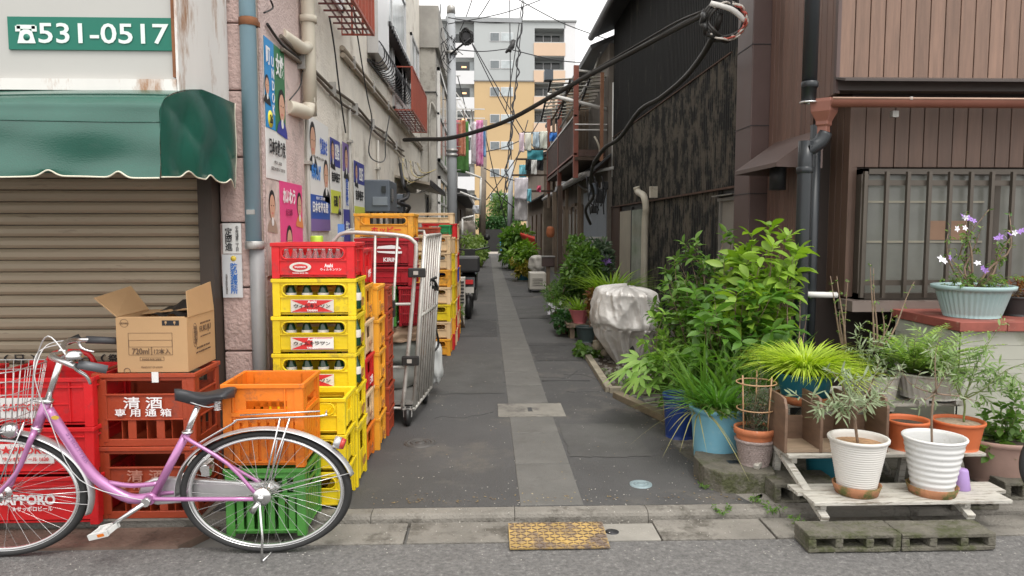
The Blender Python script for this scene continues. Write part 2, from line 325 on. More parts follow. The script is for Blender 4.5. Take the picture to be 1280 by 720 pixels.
# sign box above the awning
sg = empty('shop_sign', (-2.2, 3.1, 2), 'off-white shop sign with a green telephone number strip above the awning', 'sign')
rustw = mat('rusty_white_steel', (.74, .72, .69), .55, var=.05, dirt=(.34, .17, .08), da=.46, ds=5, stretch=(1, 1, .3))
zs0 = P(100, 96, 3.1).z; zs1 = zs0+.62
part(MB().box(-3.6, -1.262, 3.11, 3.7, zs0-.04, zs1), 'panel', mat('sign_acrylic', (.46, .455, .43), .35, var=.04, vs=1), sg)
part(MB().box(-3.6, -1.25, 3.085, 3.72, zs0-.055, zs0-.01), 'frame', rustw, sg)
part(MB().prism([(-1.252, 3.085), (-1.242, 3.085), (-1.262, 3.73), (-1.275, 3.73)], 2, zs0-.11, 4.2), 'side_panel', rustw, sg)
part(MB().box(-1.268, -1.252, 3.092, 3.12, zs0, zs1), 'frame', rustm, sg)
gm = mat('sign_green', (.0, .15, .10), .45, var=.04)
a = P(12, 62, 3.105); b = P(222, 22, 3.105)
part(MB().box(a.x, -1.269, 3.1, 3.112, a.z, b.z-.003), 'number_strip', gm, sg)
c = P(130, 42, 3.099); text('531-0517', mat('sign_white', (.72, .8, .76), .5, var=0), c, (1, 0, 0), (0, 0, 1), .515, .080, sg, bold=.012)
# telephone pictogram
ph = MB(); ph.T = frame(P(33, 42, 3.0985), (1, 0, 0), (0, 0, 1))
ph.box(-.036, .036, .018, .034, 0, .002); ph.box(-.042, -.022, .008, .03, 0, .002); ph.box(.022, .042, .008, .03, 0, .002)
ph.add([(-.036, -.038, .002), (.036, -.038, .002), (.024, .008, .002), (.01, .016, .002), (-.01, .016, .002), (-.024, .008, .002)], [(0, 1, 2, 3, 4, 5)])
adopt(ph.build('telephone_mark', MC['sign_white']), sg)
ph = MB(); ph.T = frame(P(33, 42.6, 3.0955), (1, 0, 0), (0, 0, 1)); ph.lathe([(0, .0), (.013, 0), (.013, -.001)], (0, -.012, 0), n=16); adopt(ph.build('dial', gm), sg)
# awning: sheet with sag, fold lines and a scalloped hem
aw = empty('awning', (-2.2, 3.3, 1.6), 'dark green vinyl shop awning with white piped scalloped hem', 'awning')
am = mat('green_vinyl', (.016, .095, .068), .22, var=.22, vs=2.2, spec=.8, dirt=(.04, .115, .09), da=.36, ds=2, bump=.12, bs=260, stretch=(.6, 1, 1))
XR = P(295, 190, 3.72).x; XF = P(200, 190, 2.86).x
HX = [P(q, 215, 2.857).x for q in (-115, -28, 60, 148)]
def hem(x): return sum(.0105*math.exp(-((x-q)/.028)**2) for q in HX)+.0018*math.sin(x*11)
def front(u, v):
    x = -3.7+(XF+3.7)*u; q = [(3.3, 1.868), (3.14, 1.835), (3.0, 1.795), (2.92, 1.765), (2.882, 1.732), (2.868, 1.69), (2.862, 1.62), (2.858, 1.53), (2.855, 1.462)]
    t = v*(len(q)-1); i = min(int(t), len(q)-2); f_ = t-i; y = q[i][0]*(1-f_)+q[i+1][0]*f_; z = q[i][1]*(1-f_)+q[i+1][1]*f_
    y += .014*math.sin(x*5.2+v*3)*v*v+.010*math.sin(x*13+v*9)*v*v+.006*math.sin(x*3-v*22)*v; z += .006*math.sin(x*4+1)*math.sin(v*6)
    if v > .99: z += hem(x)*2.2
    return (x+(1-v)*.0, y, z)
part(MB().grid(front, 300, 34), 'front_sheet', am, aw)
def side(u, v):
    # u: front corner -> wall, v: top -> bottom
    yt = 2.87+(3.72-2.87)*u; top = 1.66+(1.90-1.66)*min(1, u*1.7) if u < .506 else 1.868-(1.868-P(289, 129, 3.72).z)*(u-.506)/.494
    if yt < 3.3: top = float(np.interp(yt, [2.866, 2.882, 2.92, 3.0, 3.14, 3.3], [1.70, 1.732, 1.765, 1.795, 1.835, 1.868]))
    bot = 1.462+.02*math.sin(u*3)+.026*sum(math.exp(-((u-q)/.05)**2) for q in (.30, .62, .83))
    x = XF+(XR-XF)*u+.006*math.sin(v*7+u*9)*v*min(1, u*5)
    return (x+(.012*math.sin(u*15+v*2)*v+.006*abs(math.sin(u*7-v*5)))*min(1, u*5)-.002, yt, top*(1-v)+bot*v)
part(MB().grid(side, 44, 26), 'side_sheet', am, aw)
pip = mat('cream_piping', (.72, .68, .55), .6, var=0)
part(MB().tube([V(front(i/400, 1))+V((0, -.002, 0)) for i in range(401)], .0035, 5), 'hem_piping', pip, aw)
part(MB().tube([V(side(i/50, 1)) for i in range(51)], .0035, 5), 'hem_piping', pip, aw)
part(MB().tube([V(side(1, i/10)) for i in range(11)], .003, 5), 'hem_piping', pip, aw)
part(MB().tube([(-3.7, 2.93, 1.69), (XF-.02, 2.93, 1.69)], .014, 8).tube([(XF-.03, 2.93, 1.67), (XF-.03, 3.7, 1.72)], .012, 8), 'awning_frame', steel, aw)
for v_ in (.32, .66):
    part(MB().tube([V(front(i/60, v_))+V((0, -.001, .002)) for i in range(61)], .0022, 4), 'seam', am, aw)
# wall plates on the column
def plate(px0, py0, px1, py1, Y, m, name, label, cat='sign', t=.006):
    a = P(px0, py1, Y); b = P(px1, py0, Y); o = MB().box(-abs(b.x-a.x)/2, abs(b.x-a.x)/2, 0, t, 0, b.z-a.z).build(name, m, loc=((a.x+b.x)/2, Y, a.z)); tag(o, label, cat); return o, (a+b)/2, b.x-a.x, b.z-a.z
o, c, w1, h1 = plate(279, 279, 301, 317, 3.745, paper, 'name_plate', 'small white nameplate with black brush writing on the pink column')
text('定岡進', ink, c+V((-.016, -.001, -.004)), (1, 0, 0), (0, 0, 1), .036, .115, o, vertical=True, bold=.012); text('中央浅草二丁目', ink, c+V((.026, -.001, 0)), (1, 0, 0), (0, 0, 1), .016, .125, o, vertical=True)
o, c, w1, h1 = plate(279, 318, 302, 372, 3.745, mat('plate_grey', (.66, .68, .70), .4, var=.05), 'notice_plate', 'pale grey notice with blue vertical writing lower on the pink column')
text('防犯連絡所', mat('sign_blue', (.02, .16, .55), .5, var=0), c+V((.009, -.001, -.012)), (1, 0, 0), (0, 0, 1), .036, .155, o, vertical=True, bold=.015)
text('浅草防犯協会', greyink, c+V((-.028, -.001, -.04)), (1, 0, 0), (0, 0, 1), .01, .1, o, vertical=True)
l_ = MB().lathe([(0, 0), (.014, 0), (.014, -.001)], n=16); l_.T = None; o2 = l_.build('sun_emblem', mat('yolk', (.8, .6, .08), .5), loc=(c.x+.008, 3.7435, c.z+.088)); o2.rotation_euler.x = math.pi/2; adopt(o2, o)
# blue downpipe
bp = empty('downpipe', (-1.165, 3.74, 0), 'pale blue painted downpipe with bare grey lower end beside the pink column', 'pipe')
bl = mat('pale_blue_paint', (.30, .47, .56), .5, var=.1, dirt=(.45, .33, .2), da=.3, ds=6, stretch=(1, 1, .3))
part(MB().tube([(-1.165, 3.74, 1.19), (-1.165, 3.74, 6)], .039, 16), 'upper_pipe', bl, bp)
part(MB().tube([(-1.155, 3.75, 0), (-1.155, 3.75, 1.19)], .036, 16), 'lower_pipe', mat('grey_pvc', (.28, .28, .285), .5), bp)
for z in (1.185, 2.27): part(MB().lathe([(.044, z-.02), (.046, z-.018), (.046, z+.018), (.044, z+.02)], (-1.162, 3.74, 0), 16).box(-1.2, -1.12, 3.76, 3.79, z-.012, z+.012), 'pipe_bracket', rustm if z > 2 else steel, bp)
part(MB().box(-1.185, -1.145, 3.7, 3.705, P(325, 268, 3.7).z, P(325, 262, 3.7).z), 'maker_label', steel, bp)
# beige drain pipe on the wall with two elbows
beige = mat('beige_pvc', (.60, .55, .45), .5, var=.1, dirt=(.33, .28, .2), da=.3)
dp = empty('drain_pipe', (-1.08, 4.75, 2), 'thick beige drain pipe with two side elbows high on the left wall', 'pipe')
zz = lambda px, py, X=-1.09: PX(px, py, X)
q = zz(386, 60); part(MB().tube([(-1.09, q.y, 6), (-1.09, q.y, 2.3), (-1.09, q.y, 2.07), (-1.1, q.y-.03, 1.98), (-1.11, q.y-.14, 1.97), (-1.15, q.y-.32, 1.965)], .042, 14, sub=3), 'main_pipe', beige, dp)
part(MB().tube([(-1.09, q.y, 2.38), (-1.1, q.y-.12, 2.34), (-1.12, q.y-.22, 2.345), (-1.16, q.y-.36, 2.36)], .036, 12, sub=3), 'branch_pipe', beige, dp)
part(MB().lathe([(.05, 2.52), (.053, 2.52), (.053, 2.56), (.05, 2.56)], (-1.09, q.y, 0), 14), 'collar', beige, dp)
# slim vertical conduits
for px, top, lab in ((383, 145, 'slim grey conduit running down between the posters near the beige pipe'), (436, 132, 'grey conduit running down beside the narrow blue poster'), (517/1.0, 175, 'thin conduit dropping to the grey meter box')):
    q = zz(px, top, -1.13) if px != 517 else zz(472, 175, -1.13)
    mb = MB().tube([(-1.128, q.y, .9), (-1.128, q.y, q.z)], .013, 8)
    mb.box(-1.15, -1.105, q.y-.03, q.y+.03, q.z-.3, q.z-.28); tag(mb.build('conduit', mat('conduit_grey', (.45, .43, .39), .5)), lab, 'pipe')
for z, y0, y1, lab in ((2.25, 4.2, 10.2, 'lower pair of long dark cables clipped along the left wall'), (2.62, 5.95, 13, 'upper long beige pipe pair clipped along the left wall')):
    mb = MB()
    for dz, x in ((0, -1.125), (.055, -1.13)):
        mb.tube([(x, y0+(y1-y0)*i/14, z+dz+.018*math.sin(i*1.3+dz*20)*(z < 2.5)) for i in range(15)], .012 if z < 2.5 else .021, 7)
    t_ = empty('wall_cable' if z < 2.5 else 'wall_pipe', (-1.13, y0, z), lab, 'cable' if z < 2.5 else 'pipe')
    part(mb, 'run', mat('cable_brown', (.15, .125, .10), .7) if z < 2.5 else mat('pipe_taupe', (.34, .29, .23), .6), t_)
    for i in range(6): part(MB().box(-1.155, -1.1, y0+.4+i*(y1-y0)/6.5, y0+.42+i*(y1-y0)/6.5, z-.02, z+.08), 'clip', steel, t_)
def cable(pts, r, label, m=None, name='cable', cat='cable', sub=5, n=6, group=None):
    o = MB().tube(pts, r, n, sub=sub).build(name, m or black_p); return tag(o, label, cat, group)
cable([zz(412, 22), zz(418, 60), zz(424, 110), zz(432, 166)], .006, 'black cable hanging down the wall left of the other one'); 
cable([zz(440, 0), zz(450, 65), zz(459, 120), zz(465, 152), zz(461, 190), zz(471, 202), zz(481, 199), zz(482, 175), zz(487, 145)], .006, 'black cable hanging below the red window grille and looping at its end')
cable([zz(338, 0, -1.12), zz(341, 10, -1.12), zz(330, 16, -1.12)], .005, 'short wire loop at the top of the blue downpipe')
cable([zz(334, 30, -1.13), zz(352, 55, -1.13), zz(372, 72, -1.13), zz(379, 85, -1.13)], .008, 'wire bundle running behind the beige drain pipe')
cable([zz(378, 88, -1.12), zz(375, 108, -1.12), zz(362, 125, -1.12)], .004, 'thin wire looping beside the beige elbow')
# window grilles
redm = mat('red_oxide_paint', (.34, .075, .045), .55, var=.15, dirt=(.16, .06, .04), da=.35)
def grille(x0, x1, y0, y1, z0, z1, label, n1, n2):
    g = empty('window_grille', ((x0+x1)/2, (y0+y1)/2, z0), label, 'grille')
    b = .014
    for zq in (z0, z1):
        mb = MB(); mb.bar((x1, y0, zq), (x1, y1, zq), b*1.6, b*1.6); mb.bar((x0, y0, zq), (x1, y0, zq), b, b); mb.bar((x0, y1, zq), (x1, y1, zq), b, b); part(mb, 'rail', redm, g)
    for i in range(n1): yq = y0+(y1-y0)*i/(n1-1); part(MB().bar((x1, yq, z0), (x1, yq, z1), b*1.6, b), 'bar', redm, g)
    for i in range(3): xq = x0+(x1-x0)*i/3; part(MB().bar((xq, y1, z0), (xq, y1, z1), b, b), 'bar', redm, g)
    for i in range(n2): yq = y0+(y1-y0)*i/n2; part(MB().bar((x0, yq, z0+.001), (x1, yq, z0+.001), b*.8, b*.8), 'floor_bar', mat('dark_red', (.12, .03, .025), .5), g)
    for i in range(1, 5): xq = x0+(x1-x0)*i/5; part(MB().bar((xq, y0, z0+.012), (xq, y1, z0+.012), b*.7, b*.7), 'floor_bar', MC['dark_red'], g)
    return g
grille(-1.15, -.9, 4.1, 6.05, 2.8, 3.9, 'near red-brown window grille jutting from the top of the left wall', 14, 12)
grille(-1.15, -.9, 9.1, 11.2, 2.69, 3.2, 'far small red balcony grille on the left wall', 22, 14)
for y0, y1, z0, z1 in ((4.2, 6.0, 2.95, 3.95), (7.6, 10.6, 2.9, 4.4), (9.2, 11.1, 2.7, 3.7), (11.4, 12.6, 3.1, 4.2)):
    wf = part(MB().box(-1.152, -1.12, y0, y1, z0, z0+.05).box(-1.152, -1.12, y0, y1, z1-.05, z1).box(-1.152, -1.12, y0, y0+.05, z0, z1).box(-1.152, -1.12, y1-.05, y1, z0, z1).box(-1.152, -1.122, (y0+y1)/2-.02, (y0+y1)/2+.02, z0, z1), 'window', silver, shop)
    part(MB().box(-1.15, -1.135, y0+.05, y1-.05, z0+.05, z1-.05), 'pane', mat('pale_glass', (.42, .46, .47), .15, var=.2, vs=1.5), wf)
# silver storm shutter box and ribbed wire rack
sb = empty('shutter_box', (-1.08, 8, 3), 'silver storm shutter box on the left wall between the two red grilles', 'shutter box')
part(MB().box(-1.145, -1.04, 7.3, 8.1, 2.95, 4.6), 'box', silver, sb)
part(MB().box(-1.15, -1.02, 8.1, 11.3, 3.42, 3.46), 'canopy', dark_m, sb)
for i in range(18): part(MB().bar((-1.03, 8.2+i*.17, 3.40), (-1.03, 8.2+i*.17, 3.47), .02, .03), 'canopy_rib', dark_m, sb)
rk = empty('wire_rack', (-1.1, 8.5, 2.9), 'dark wire rack with curved ribs under the silver shutter box', 'rack')
part(MB().bar((-1.14, 7.3, 2.88), (-1.14, 10.2, 2.95), .02, .03), 'rail', dark_m, rk)
for i in range(20):
    y = 7.35+i*.145; z = 2.89+i*.0035; part(MB().tube([(-1.14, y, z), (-1.05, y, z-.03), (-.99, y, z+.03), (-1.0, y, z+.13), (-1.06, y, z+.2)], .006, 5, sub=2), 'rib', dark_m, rk)
# posters -----------------------------------------------------------
def P_(name, y0, y1, z0, z1, base, label, X=-1.138):
    o = MB().box(X-.004, X, y0, y1, z0, z1).build(name, base); tag(o, label, 'poster'); return o
def band(o, y0, y1, z0, z1, m, k=1, X=-1.138, nm='print_area'):
    return adopt(MB().box(X-.001, X+.0012*k, y0, y1, z0, z1).build(nm, m), o)
def face(o, yc, zc, s_, X=-1.138, k=3, suit=ink, hair=ink):
    s_ = s_*1.3
    T = frame((X+.0012*k, yc, zc), (0, 1, 0), (0, 0, 1))
    def ell(cx, cy, rx, ry, m, lift, nm, a0=0, a1=2*math.pi):
        mb = MB(); mb.T = T; n_ = 18; mb.add([(cx+rx*math.cos(a0+(a1-a0)*i/n_), cy+ry*math.sin(a0+(a1-a0)*i/n_), lift) for i in range(n_)], [tuple(range(n_))]); adopt(mb.build(nm, m), o)
    skin = mat('print_skin', (.62, .36, .25), .55, var=.1)
    ell(0, -s_*1.45, s_*.95, s_*.85, suit, 0, 'portrait_suit', 0, math.pi); ell(0, s_*.18, s_*.6, s_*.75, hair, .0006, 'portrait_hair'); ell(0, 0, s_*.5, s_*.68, skin, .0012, 'portrait_face')
    ell(-s_*.2, s_*.08, s_*.08, s_*.035, ink, .0018, 'portrait_eye'); ell(s_*.2, s_*.08, s_*.08, s_*.035, ink, .0018, 'portrait_eye'); ell(0, -s_*.33, s_*.2, s_*.06, mat('print_lip', (.6, .2, .17), .5), .0018, 'portrait_mouth')
    ell(0, -s_*.78, s_*.22, s_*.24, paper, .0018, 'portrait_collar')
pgreen = mat('print_green', (.04, .19, .08), .5, var=.1); pblue = mat('print_blue', (.02, .27, .62), .5, var=.05); navy = mat('print_navy', (.04, .05, .30), .5, var=.08)
pyel = mat('print_yellow', (.8, .72, .05), .5, var=.03); ppink = mat('print_pink', (.78, .07, .25), .5, var=.03); ppur = mat('print_purple', (.20, .13, .35), .5, var=.05); plime = mat('print_lime', (.62, .66, .08), .5, var=.05)
tw = mat('print_white', (.85, .85, .85), .5, var=0)
# 1 large blue/green poster
o = P_('poster', 3.90, 4.28, 1.53, 2.25, paper, 'tall blue and green election poster with a white lower third beside the blue downpipe')
band(o, 3.90, 4.28, 1.79, 2.25, pgreen); band(o, 3.90, 4.07, 1.79, 2.25, pblue, 2)
T_ = lambda s_, m, y, z, w_, h_, o, k=4, **kw: text(s_, m, (-1.138+.0012*k, y, z), (0, 1, 0), (0, 0, 1), w_, h_, o, **kw)
T_('女性', tw, 4.165, 2.15, .15, .12, o, bold=.02); T_('町', tw, 3.95, 2.16, .07, .09, o, bold=.02)
face(o, 4.20, 1.93, .085, suit=navy); face(o, 3.93, 2.0, .05)
T_('UNDOK', tw, 4.03, 2.02, .05, .30, o, vertical=True, bold=.01)
adopt((lambda mb: (mb.lathe([(0, .0035), (.045, .0035), (.045, 0)], n=20), mb.build('round_badge', pyel, loc=(-1.137, 3.98, 1.84)))[1])(MB()), o).rotation_euler.y = math.pi/2
T_('26', ink, 3.98, 1.84, .05, .045, o, k=5, bold=.02)
T_('日本を救う党', ink, 4.09, 1.70, .30, .085, o, bold=.02); T_('世直し応援', greyink, 4.09, 1.62, .14, .018, o); T_('演説会のお知らせ 八月十日', greyink, 4.09, 1.585, .26, .02, o)
# 2 pale poster with dark-haired portrait, 3 pink poster
o = P_('poster', 3.88, 4.12, 1.02, 1.52, mat('print_beige', (.6, .5, .46), .6, var=.3, vs=14), 'torn beige poster with a dark-haired portrait directly under the tall blue poster')
face(o, 3.97, 1.38, .075, k=2, suit=mat('print_dun', (.35, .26, .2), .5))
o = P_('poster', 4.13, 4.62, 1.10, 1.53, ppink, 'bright pink poster with white lettering above the front crates')
T_('れいわう', tw, 4.31, 1.45, .26, .085, o, k=2, bold=.03); T_('大石太郎', mat('print_maroon', (.3, .02, .1), .5), 4.30, 1.36, .14, .04, o, k=2, bold=.02); face(o, 4.30, 1.19, .08, k=2, suit=ppink); face(o, 4.54, 1.40, .07, k=2, suit=mat('print_orange', (.75, .25, .08), .5))
# 4 white+blue twin portrait poster
o = P_('poster', 4.79, 5.42, 1.25, 1.99, paper, 'large white and blue poster with two portraits in the middle of the poster row')
band(o, 4.79, 5.42, 1.25, 1.49, mat('print_royal', (.03, .10, .42), .5)); band(o, 4.79, 5.42, 1.25, 1.33, ppur, 2)
face(o, 4.93, 1.83, .11, k=1); face(o, 5.31, 1.63, .10, k=1)
T_('鶴見まさ', blueink, 5.24, 1.83, .22, .11, o, bold=.03, k=2); T_('鈴木しげ', mat('print_mid_blue', (.05, .25, .7), .5), 5.0, 1.64, .26, .11, o, bold=.03, k=2); T_('守る政治を前へ', greyink, 5.1, 1.74, .36, .018, o, k=2); T_('日本を守る党', tw, 5.1, 1.41, .46, .075, o, bold=.03); T_('東京十二区支部', tw, 5.1, 1.47, .26, .02, o)
# 5 navy / white / lime poster
o = P_('poster', 5.47, 5.83, 1.38, 1.93, paper, 'narrow poster with navy top and lime bottom right of the twin portrait poster')
band(o, 5.47, 5.83, 1.73, 1.93, navy); band(o, 5.47, 5.83, 1.38, 1.55, plime); face(o, 5.55, 1.83, .07, k=2); T_('区議会', tw, 5.7, 1.84, .16, .12, o, k=3, bold=.02); T_('吉良佳子', ink, 5.65, 1.65, .30, .075, o, k=1, bold=.04); T_('石黒', ink, 5.62, 1.47, .15, .08, o, k=2, bold=.03); face(o, 5.77, 1.46, .05, k=2)
# 6 slim navy poster, 7 small one
o = P_('poster', 5.93, 6.22, 1.10, 1.95, paper, 'slim navy and white poster between two conduits')
band(o, 5.93, 6.22, 1.72, 1.95, ppur); band(o, 5.93, 6.22, 1.10, 1.42, navy); face(o, 6.07, 1.82, .09, k=2); T_('宮本徹', blueink, 6.07, 1.56, .10, .22, o, vertical=True, bold=.03); T_('共に', tw, 6.07, 1.28, .16, .09, o, k=3, bold=.03)
o = P_('poster', 6.42, 6.95, 1.33, 1.85, paper, 'farthest small poster, navy over white over lime, left of the meter box')
band(o, 6.42, 6.95, 1.66, 1.85, navy); band(o, 6.42, 6.95, 1.33, 1.46, plime); face(o, 6.53, 1.75, .07, k=2); T_('区議', tw, 6.76, 1.75, .2, .12, o, k=3, bold=.03); T_('吉良佳子', ink, 6.68, 1.56, .4, .09, o, k=1, bold=.04)
# meter boxes, canopy, condensing unit at the far end of the wall
grb = mat('grey_enamel', (.10, .12, .145), .45, var=.1)
def meterbox(x1, y0, y1, z0, z1, lab):
    t_ = empty('meter_box', (-1.05, (y0+y1)/2, z0), lab, 'meter box')
    part(MB().box(-1.15, x1, y0, y1, z0, z1), 'case', grb, t_, bevel=.012)
    part(MB().box(x1-.16, x1-.02, y0-.012, y0, z0+.06, z0+.14), 'hatch', mat('grey_enamel_pale', (.2, .23, .26), .4), t_, bevel=.003)
    part(MB().box(x1-.075, x1-.035, y0-.014, y0, z1-.12, z1-.06).box(x1, x1+.01, y0+.05, y0+.2, z0+.1, z0+.22), 'window', glassd, t_)
    for i in range(3): part(MB().tube([(-1.1+i*.06, y0+.1, z0), (-1.1+i*.06, y0+.1, z0-.2)], .014, 7), 'conduit_stub', dark_m, t_)
meterbox(-.91, 7.0, 7.55, 1.42, 1.72, 'dark grey electricity meter box with hatch above the orange crate')
meterbox(-.97, 8.6, 8.9, 1.45, 1.66, 'smaller dark grey box just beyond the meter box')
cn = empty('small_canopy', (-.95, 10, 1.8), 'pale sloping door canopy at the far end of the left wall', 'canopy')
part(MB().prism([(-1.15, 1.93), (-.70, 1.83), (-.70, 1.80), (-1.15, 1.90)], 1, 9.3, 12.2), 'sheet', mat('canopy_beige', (.42, .37, .30), .6), cn); part(MB().box(-.71, -.69, 9.3, 12.2, 1.79, 1.86), 'edge_trim', dark_m, cn)
part(MB().bar((-1.14, 9.9, 1.6), (-.75, 9.9, 1.82), .02, .02), 'brace', steel, cn)
ac = empty('outdoor_unit', (-.98, 9.8, 1.38), 'grey outdoor air conditioner unit hung under the small canopy', 'air conditioner')
part(MB().box(-1.15, -.80, 9.6, 10.3, 1.38, 1.72), 'case', mat('ac_beige', (.5, .48, .43), .5), ac, bevel=.01); part(MB().torus((-.795, 9.95, 1.55), .13, .008, 'x').torus((-.795, 9.95, 1.55), .08, .006, 'x'), 'fan_guard', dark_m, ac)
tag(MB().tube([zz(500, 205), (-1.0, 9.0, 1.78), (-.98, 9.3, 1.72), (-.95, 8.8, 1.62), (-1.0, 8.4, 1.56), (-.93, 8.9, 1.52), (-1.02, 9.4, 1.45), (-.9, 8.7, 1.40)], .022, 7, sub=5).build('cable_tangle', dark_m), 'tangle of dark pipes and cables between the meter box and the canopy', 'cable')
for k in range(9):
    a = P(498+k*3, 196+k, 9.2+.1*k); b = P(506+k*3.5, 232-k*2, 9.2); cable([a, (a+b)/2+V((.06*math.sin(k*2), 0, -.05)), b, b+V((.1, .1, .05))], .006, ['leftmost','second','third','fourth','fifth','sixth','seventh','eighth','rightmost'][k]+' loose wire of the service bundle at the end of the left wall', mat('wire_mix%d' % (k % 3), [(.05, .05, .05), (.35, .31, .25), (.5, .42, .2)][k % 3], .6), group='service wires on the left wall', sub=4, n=5)
# second building of the left row
b2 = empty('concrete_house', (-2, 14, 0), 'grey concrete house with a setback behind the shop', 'building')
g2 = mat('grey_render', (.43, .41, .37), .9, var=.15, vs=1.5, bump=.4, bs=30, dirt=(.20, .185, .165), da=.5, ds=2)
part(MB().box(-6, -.88, 13.02, 20, 0, 4.35), 'wall', g2, b2)
part(MB().box(-6, -.82, 12.98, 20.1, 4.35, 5.05), 'parapet', mat('parapet_grey', (.36, .345, .32), .9, var=.2), b2)
for z in (1.9, 2.8, 3.6): part(MB().box(-1.2, -.87, 13.0, 13.03, z, z+.015).box(-.885, -.87, 13.03, 20, z, z+.015), 'joint', dark_m, b2)
part(MB().tube([(-.99, 12.99, 1.6), (-.99, 12.99, 3.25), (-.93, 12.98, 3.4), (-.87, 12.99, 3.25)], .02, 6, sub=3), 'vent_pipe', g2, b2)
for y0, z0, z1 in ((13.35, 2.45, 4.1), (13.35, 1.2, 2.2)):
    f_ = part(MB().box(-.88, -.83, y0, y0+.08, z0, z1).box(-.88, -.83, y0+2.9, y0+3, z0, z1).box(-.88, -.83, y0, y0+3, z1-.06, z1).box(-.88, -.83, y0, y0+3, z0, z0+.06).box(-.88, -.84, y0+1.45, y0+1.52, z0, z1).box(-.88, -.84, y0, y0+3, (z0+z1)/2, (z0+z1)/2+.04), 'window', white_p, b2)
    part(MB().box(-.881, -.86, y0+.06, y0+2.95, z0+.05, z1-.05), 'pane', glassd, f_)
# laundry balcony of the next house, drying rails
b3 = empty('low_house', (-3, 24, 0), 'low dark-roofed house beyond the utility pole on the left', 'building')
part(MB().box(-5, -.95, 20.05, 33, 0, 2.15), 'wall', mat('wood_grey', (.23, .20, .165), .9, var=.3, vs=3), b3)
part(MB().prism([(-5, 2.9), (-.55, 2.3), (-.5, 2.1), (-5, 2.6)], 1, 19.9, 33.2), 'roof', mat('roof_dark', (.05, .05, .052), .6, var=.3), b3)
for y0 in (20.6, 23, 26): part(MB().box(-.955, -.9, y0, y0+1.3, .15, 1.9), 'door', mat('door_brown', (.14, .09, .06), .6, rnd=.3), b3)
rl = empty('drying_rail', (-.6, 18.5, 2.3), 'white steel drying rails above the alley behind the utility pole', 'rail')
for z, x in ((3.98, -.35), (3.98, -.55), (3.3, -.85), (2.7, -.85)): part(MB().bar((x, 17.2, z), (x, 20, z), .03, .03), 'rail', white_p, rl)
for y in (17.2, 18.6, 20): part(MB().bar((-.82, y, 3.98), (-.05, y, 3.98), .025, .025).bar((-.80, y, 2.3), (-.80, y, 4.6), .03, .03).bar((-.8, y, 4.5), (-.45, y, 3.98), .02, .02), 'bracket', white_p, rl)
def cloth(px0, py0, px1, py1, Y, m, name, label, cat='laundry', taper=0, yd=0):
    a = P(px0, py0, Y); b = P(px1, py1, Y); w_ = b.x-a.x
    def fn(u, v):
        return (a.x+w_*(u+taper*(.5-u)*(1-v)), Y+yd*u+.03*math.sin(u*11+v*2)+.02*math.sin(v*7+u*4), a.z+(b.z-a.z)*v+.012*math.sin(u*6)*v)
    mb = MB().grid(fn, 12, 12); o = mb.build(name, m, center=True); so_ = o.modifiers.new('thick', 'SOLIDIFY'); so_.thickness = .008
    return tag(o, label, cat, 'laundry over the alley')
cm = lambda n_, c, c2=None: mat('cloth_'+n_, c, .9, var=.25, vs=9, c2=c2)
cloth(568, 150, 575, 195, 18.7, cm('rose', (.6, .2, .25)), 'towel', 'pink towel nearest the utility pole')
cloth(573, 150, 582, 195, 18.4, cm('orange', (.62, .17, .05), (.75, .4, .3)), 'towel', 'orange-red patterned towel on the drying rail')
cloth(567, 152, 586, 216, 19.2, cm('green', (.10, .26, .07)), 'towel', 'long green towel behind the orange one')
cloth(589, 152, 598, 205, 18.6, cm('white', (.75, .72, .76)), 'towel', 'white hanging towel beside the magenta cloth')
cloth(595, 150, 604, 208, 18.3, cm('magenta', (.65, .03, .32), (.8, .55, .7)), 'towel', 'magenta and white patterned cloth at the end of the drying rail')
cloth(601, 160, 607, 196, 18.8, cm('blue', (.2, .4, .65)), 'towel', 'small light blue cloth behind the magenta cloth')
# ================================================================ RIGHT: BLACK SHED
bh = empty('black_building', (4, 10, 0), 'tall black-stained corrugated building on the right of the alley', 'building')
blk = mat('black_sheet', (.018, .018, .018), .75, var=.3, vs=3, dirt=(.075, .066, .055), da=.36, ds=2.6, stretch=(1, 1.5, .4), spec=.3)
blk2 = mat('black_sheet_worn', (.024, .024, .023), .8, var=.35, vs=4, dirt=(.115, .10, .08), da=.66, ds=4, stretch=(1, 1.2, .9), bump=.4, bs=30, spec=.3)
part(MB().box(2.32, 7, 6.45, 13.6, 0, 4.9), 'wall', black_p, bh)
def corr(y0, y1, z0, z1, m, lean=0, pitch=.062):
    n_ = int((y1-y0)/pitch); pts = [(2.34, y0)]
    for i in range(n_):
        y = y0+(y1-y0)*i/n_; p = (y1-y0)/n_; pts += [(2.306, y+.001), (2.306, y+p*.62), (2.298, y+p*.68), (2.298, y+p*.94)]
    pts.append((2.34, y1)); return MB().prism(pts, 2, z0, z1)
random.seed(11)
for z0, z1, m in ((2.915, 4.9, blk), (1.67, 2.925, blk2)):
    y = 6.5
    while y < 13.55:
        e = min(y+.92, 13.6); q = part(corr(y, e-.003, z0-random.uniform(0, .012), z1, m), 'wall_sheet', m, bh); q.location.x -= random.uniform(0, .006)+(0 if z0 > 2 else .0); y = e
for y0, y1 in ((7.25, 8.2), (8.2, 9.15), (9.15, 10.1), (10.1, 10.85)):
    part(corr(y0, y1-.003, .1, 1.64, blk, pitch=.09), 'wall_sheet', blk2, bh)
part(corr(6.5, 6.74, .1, 1.64, blk), 'wall_sheet', blk, bh)
part(MB().box(2.27, 2.34, 6.5, 13.6, 1.64, 1.66), 'rusty_flashing', mat('dark_rust', (.085, .045, .03), .85, var=.5, vs=9), bh)
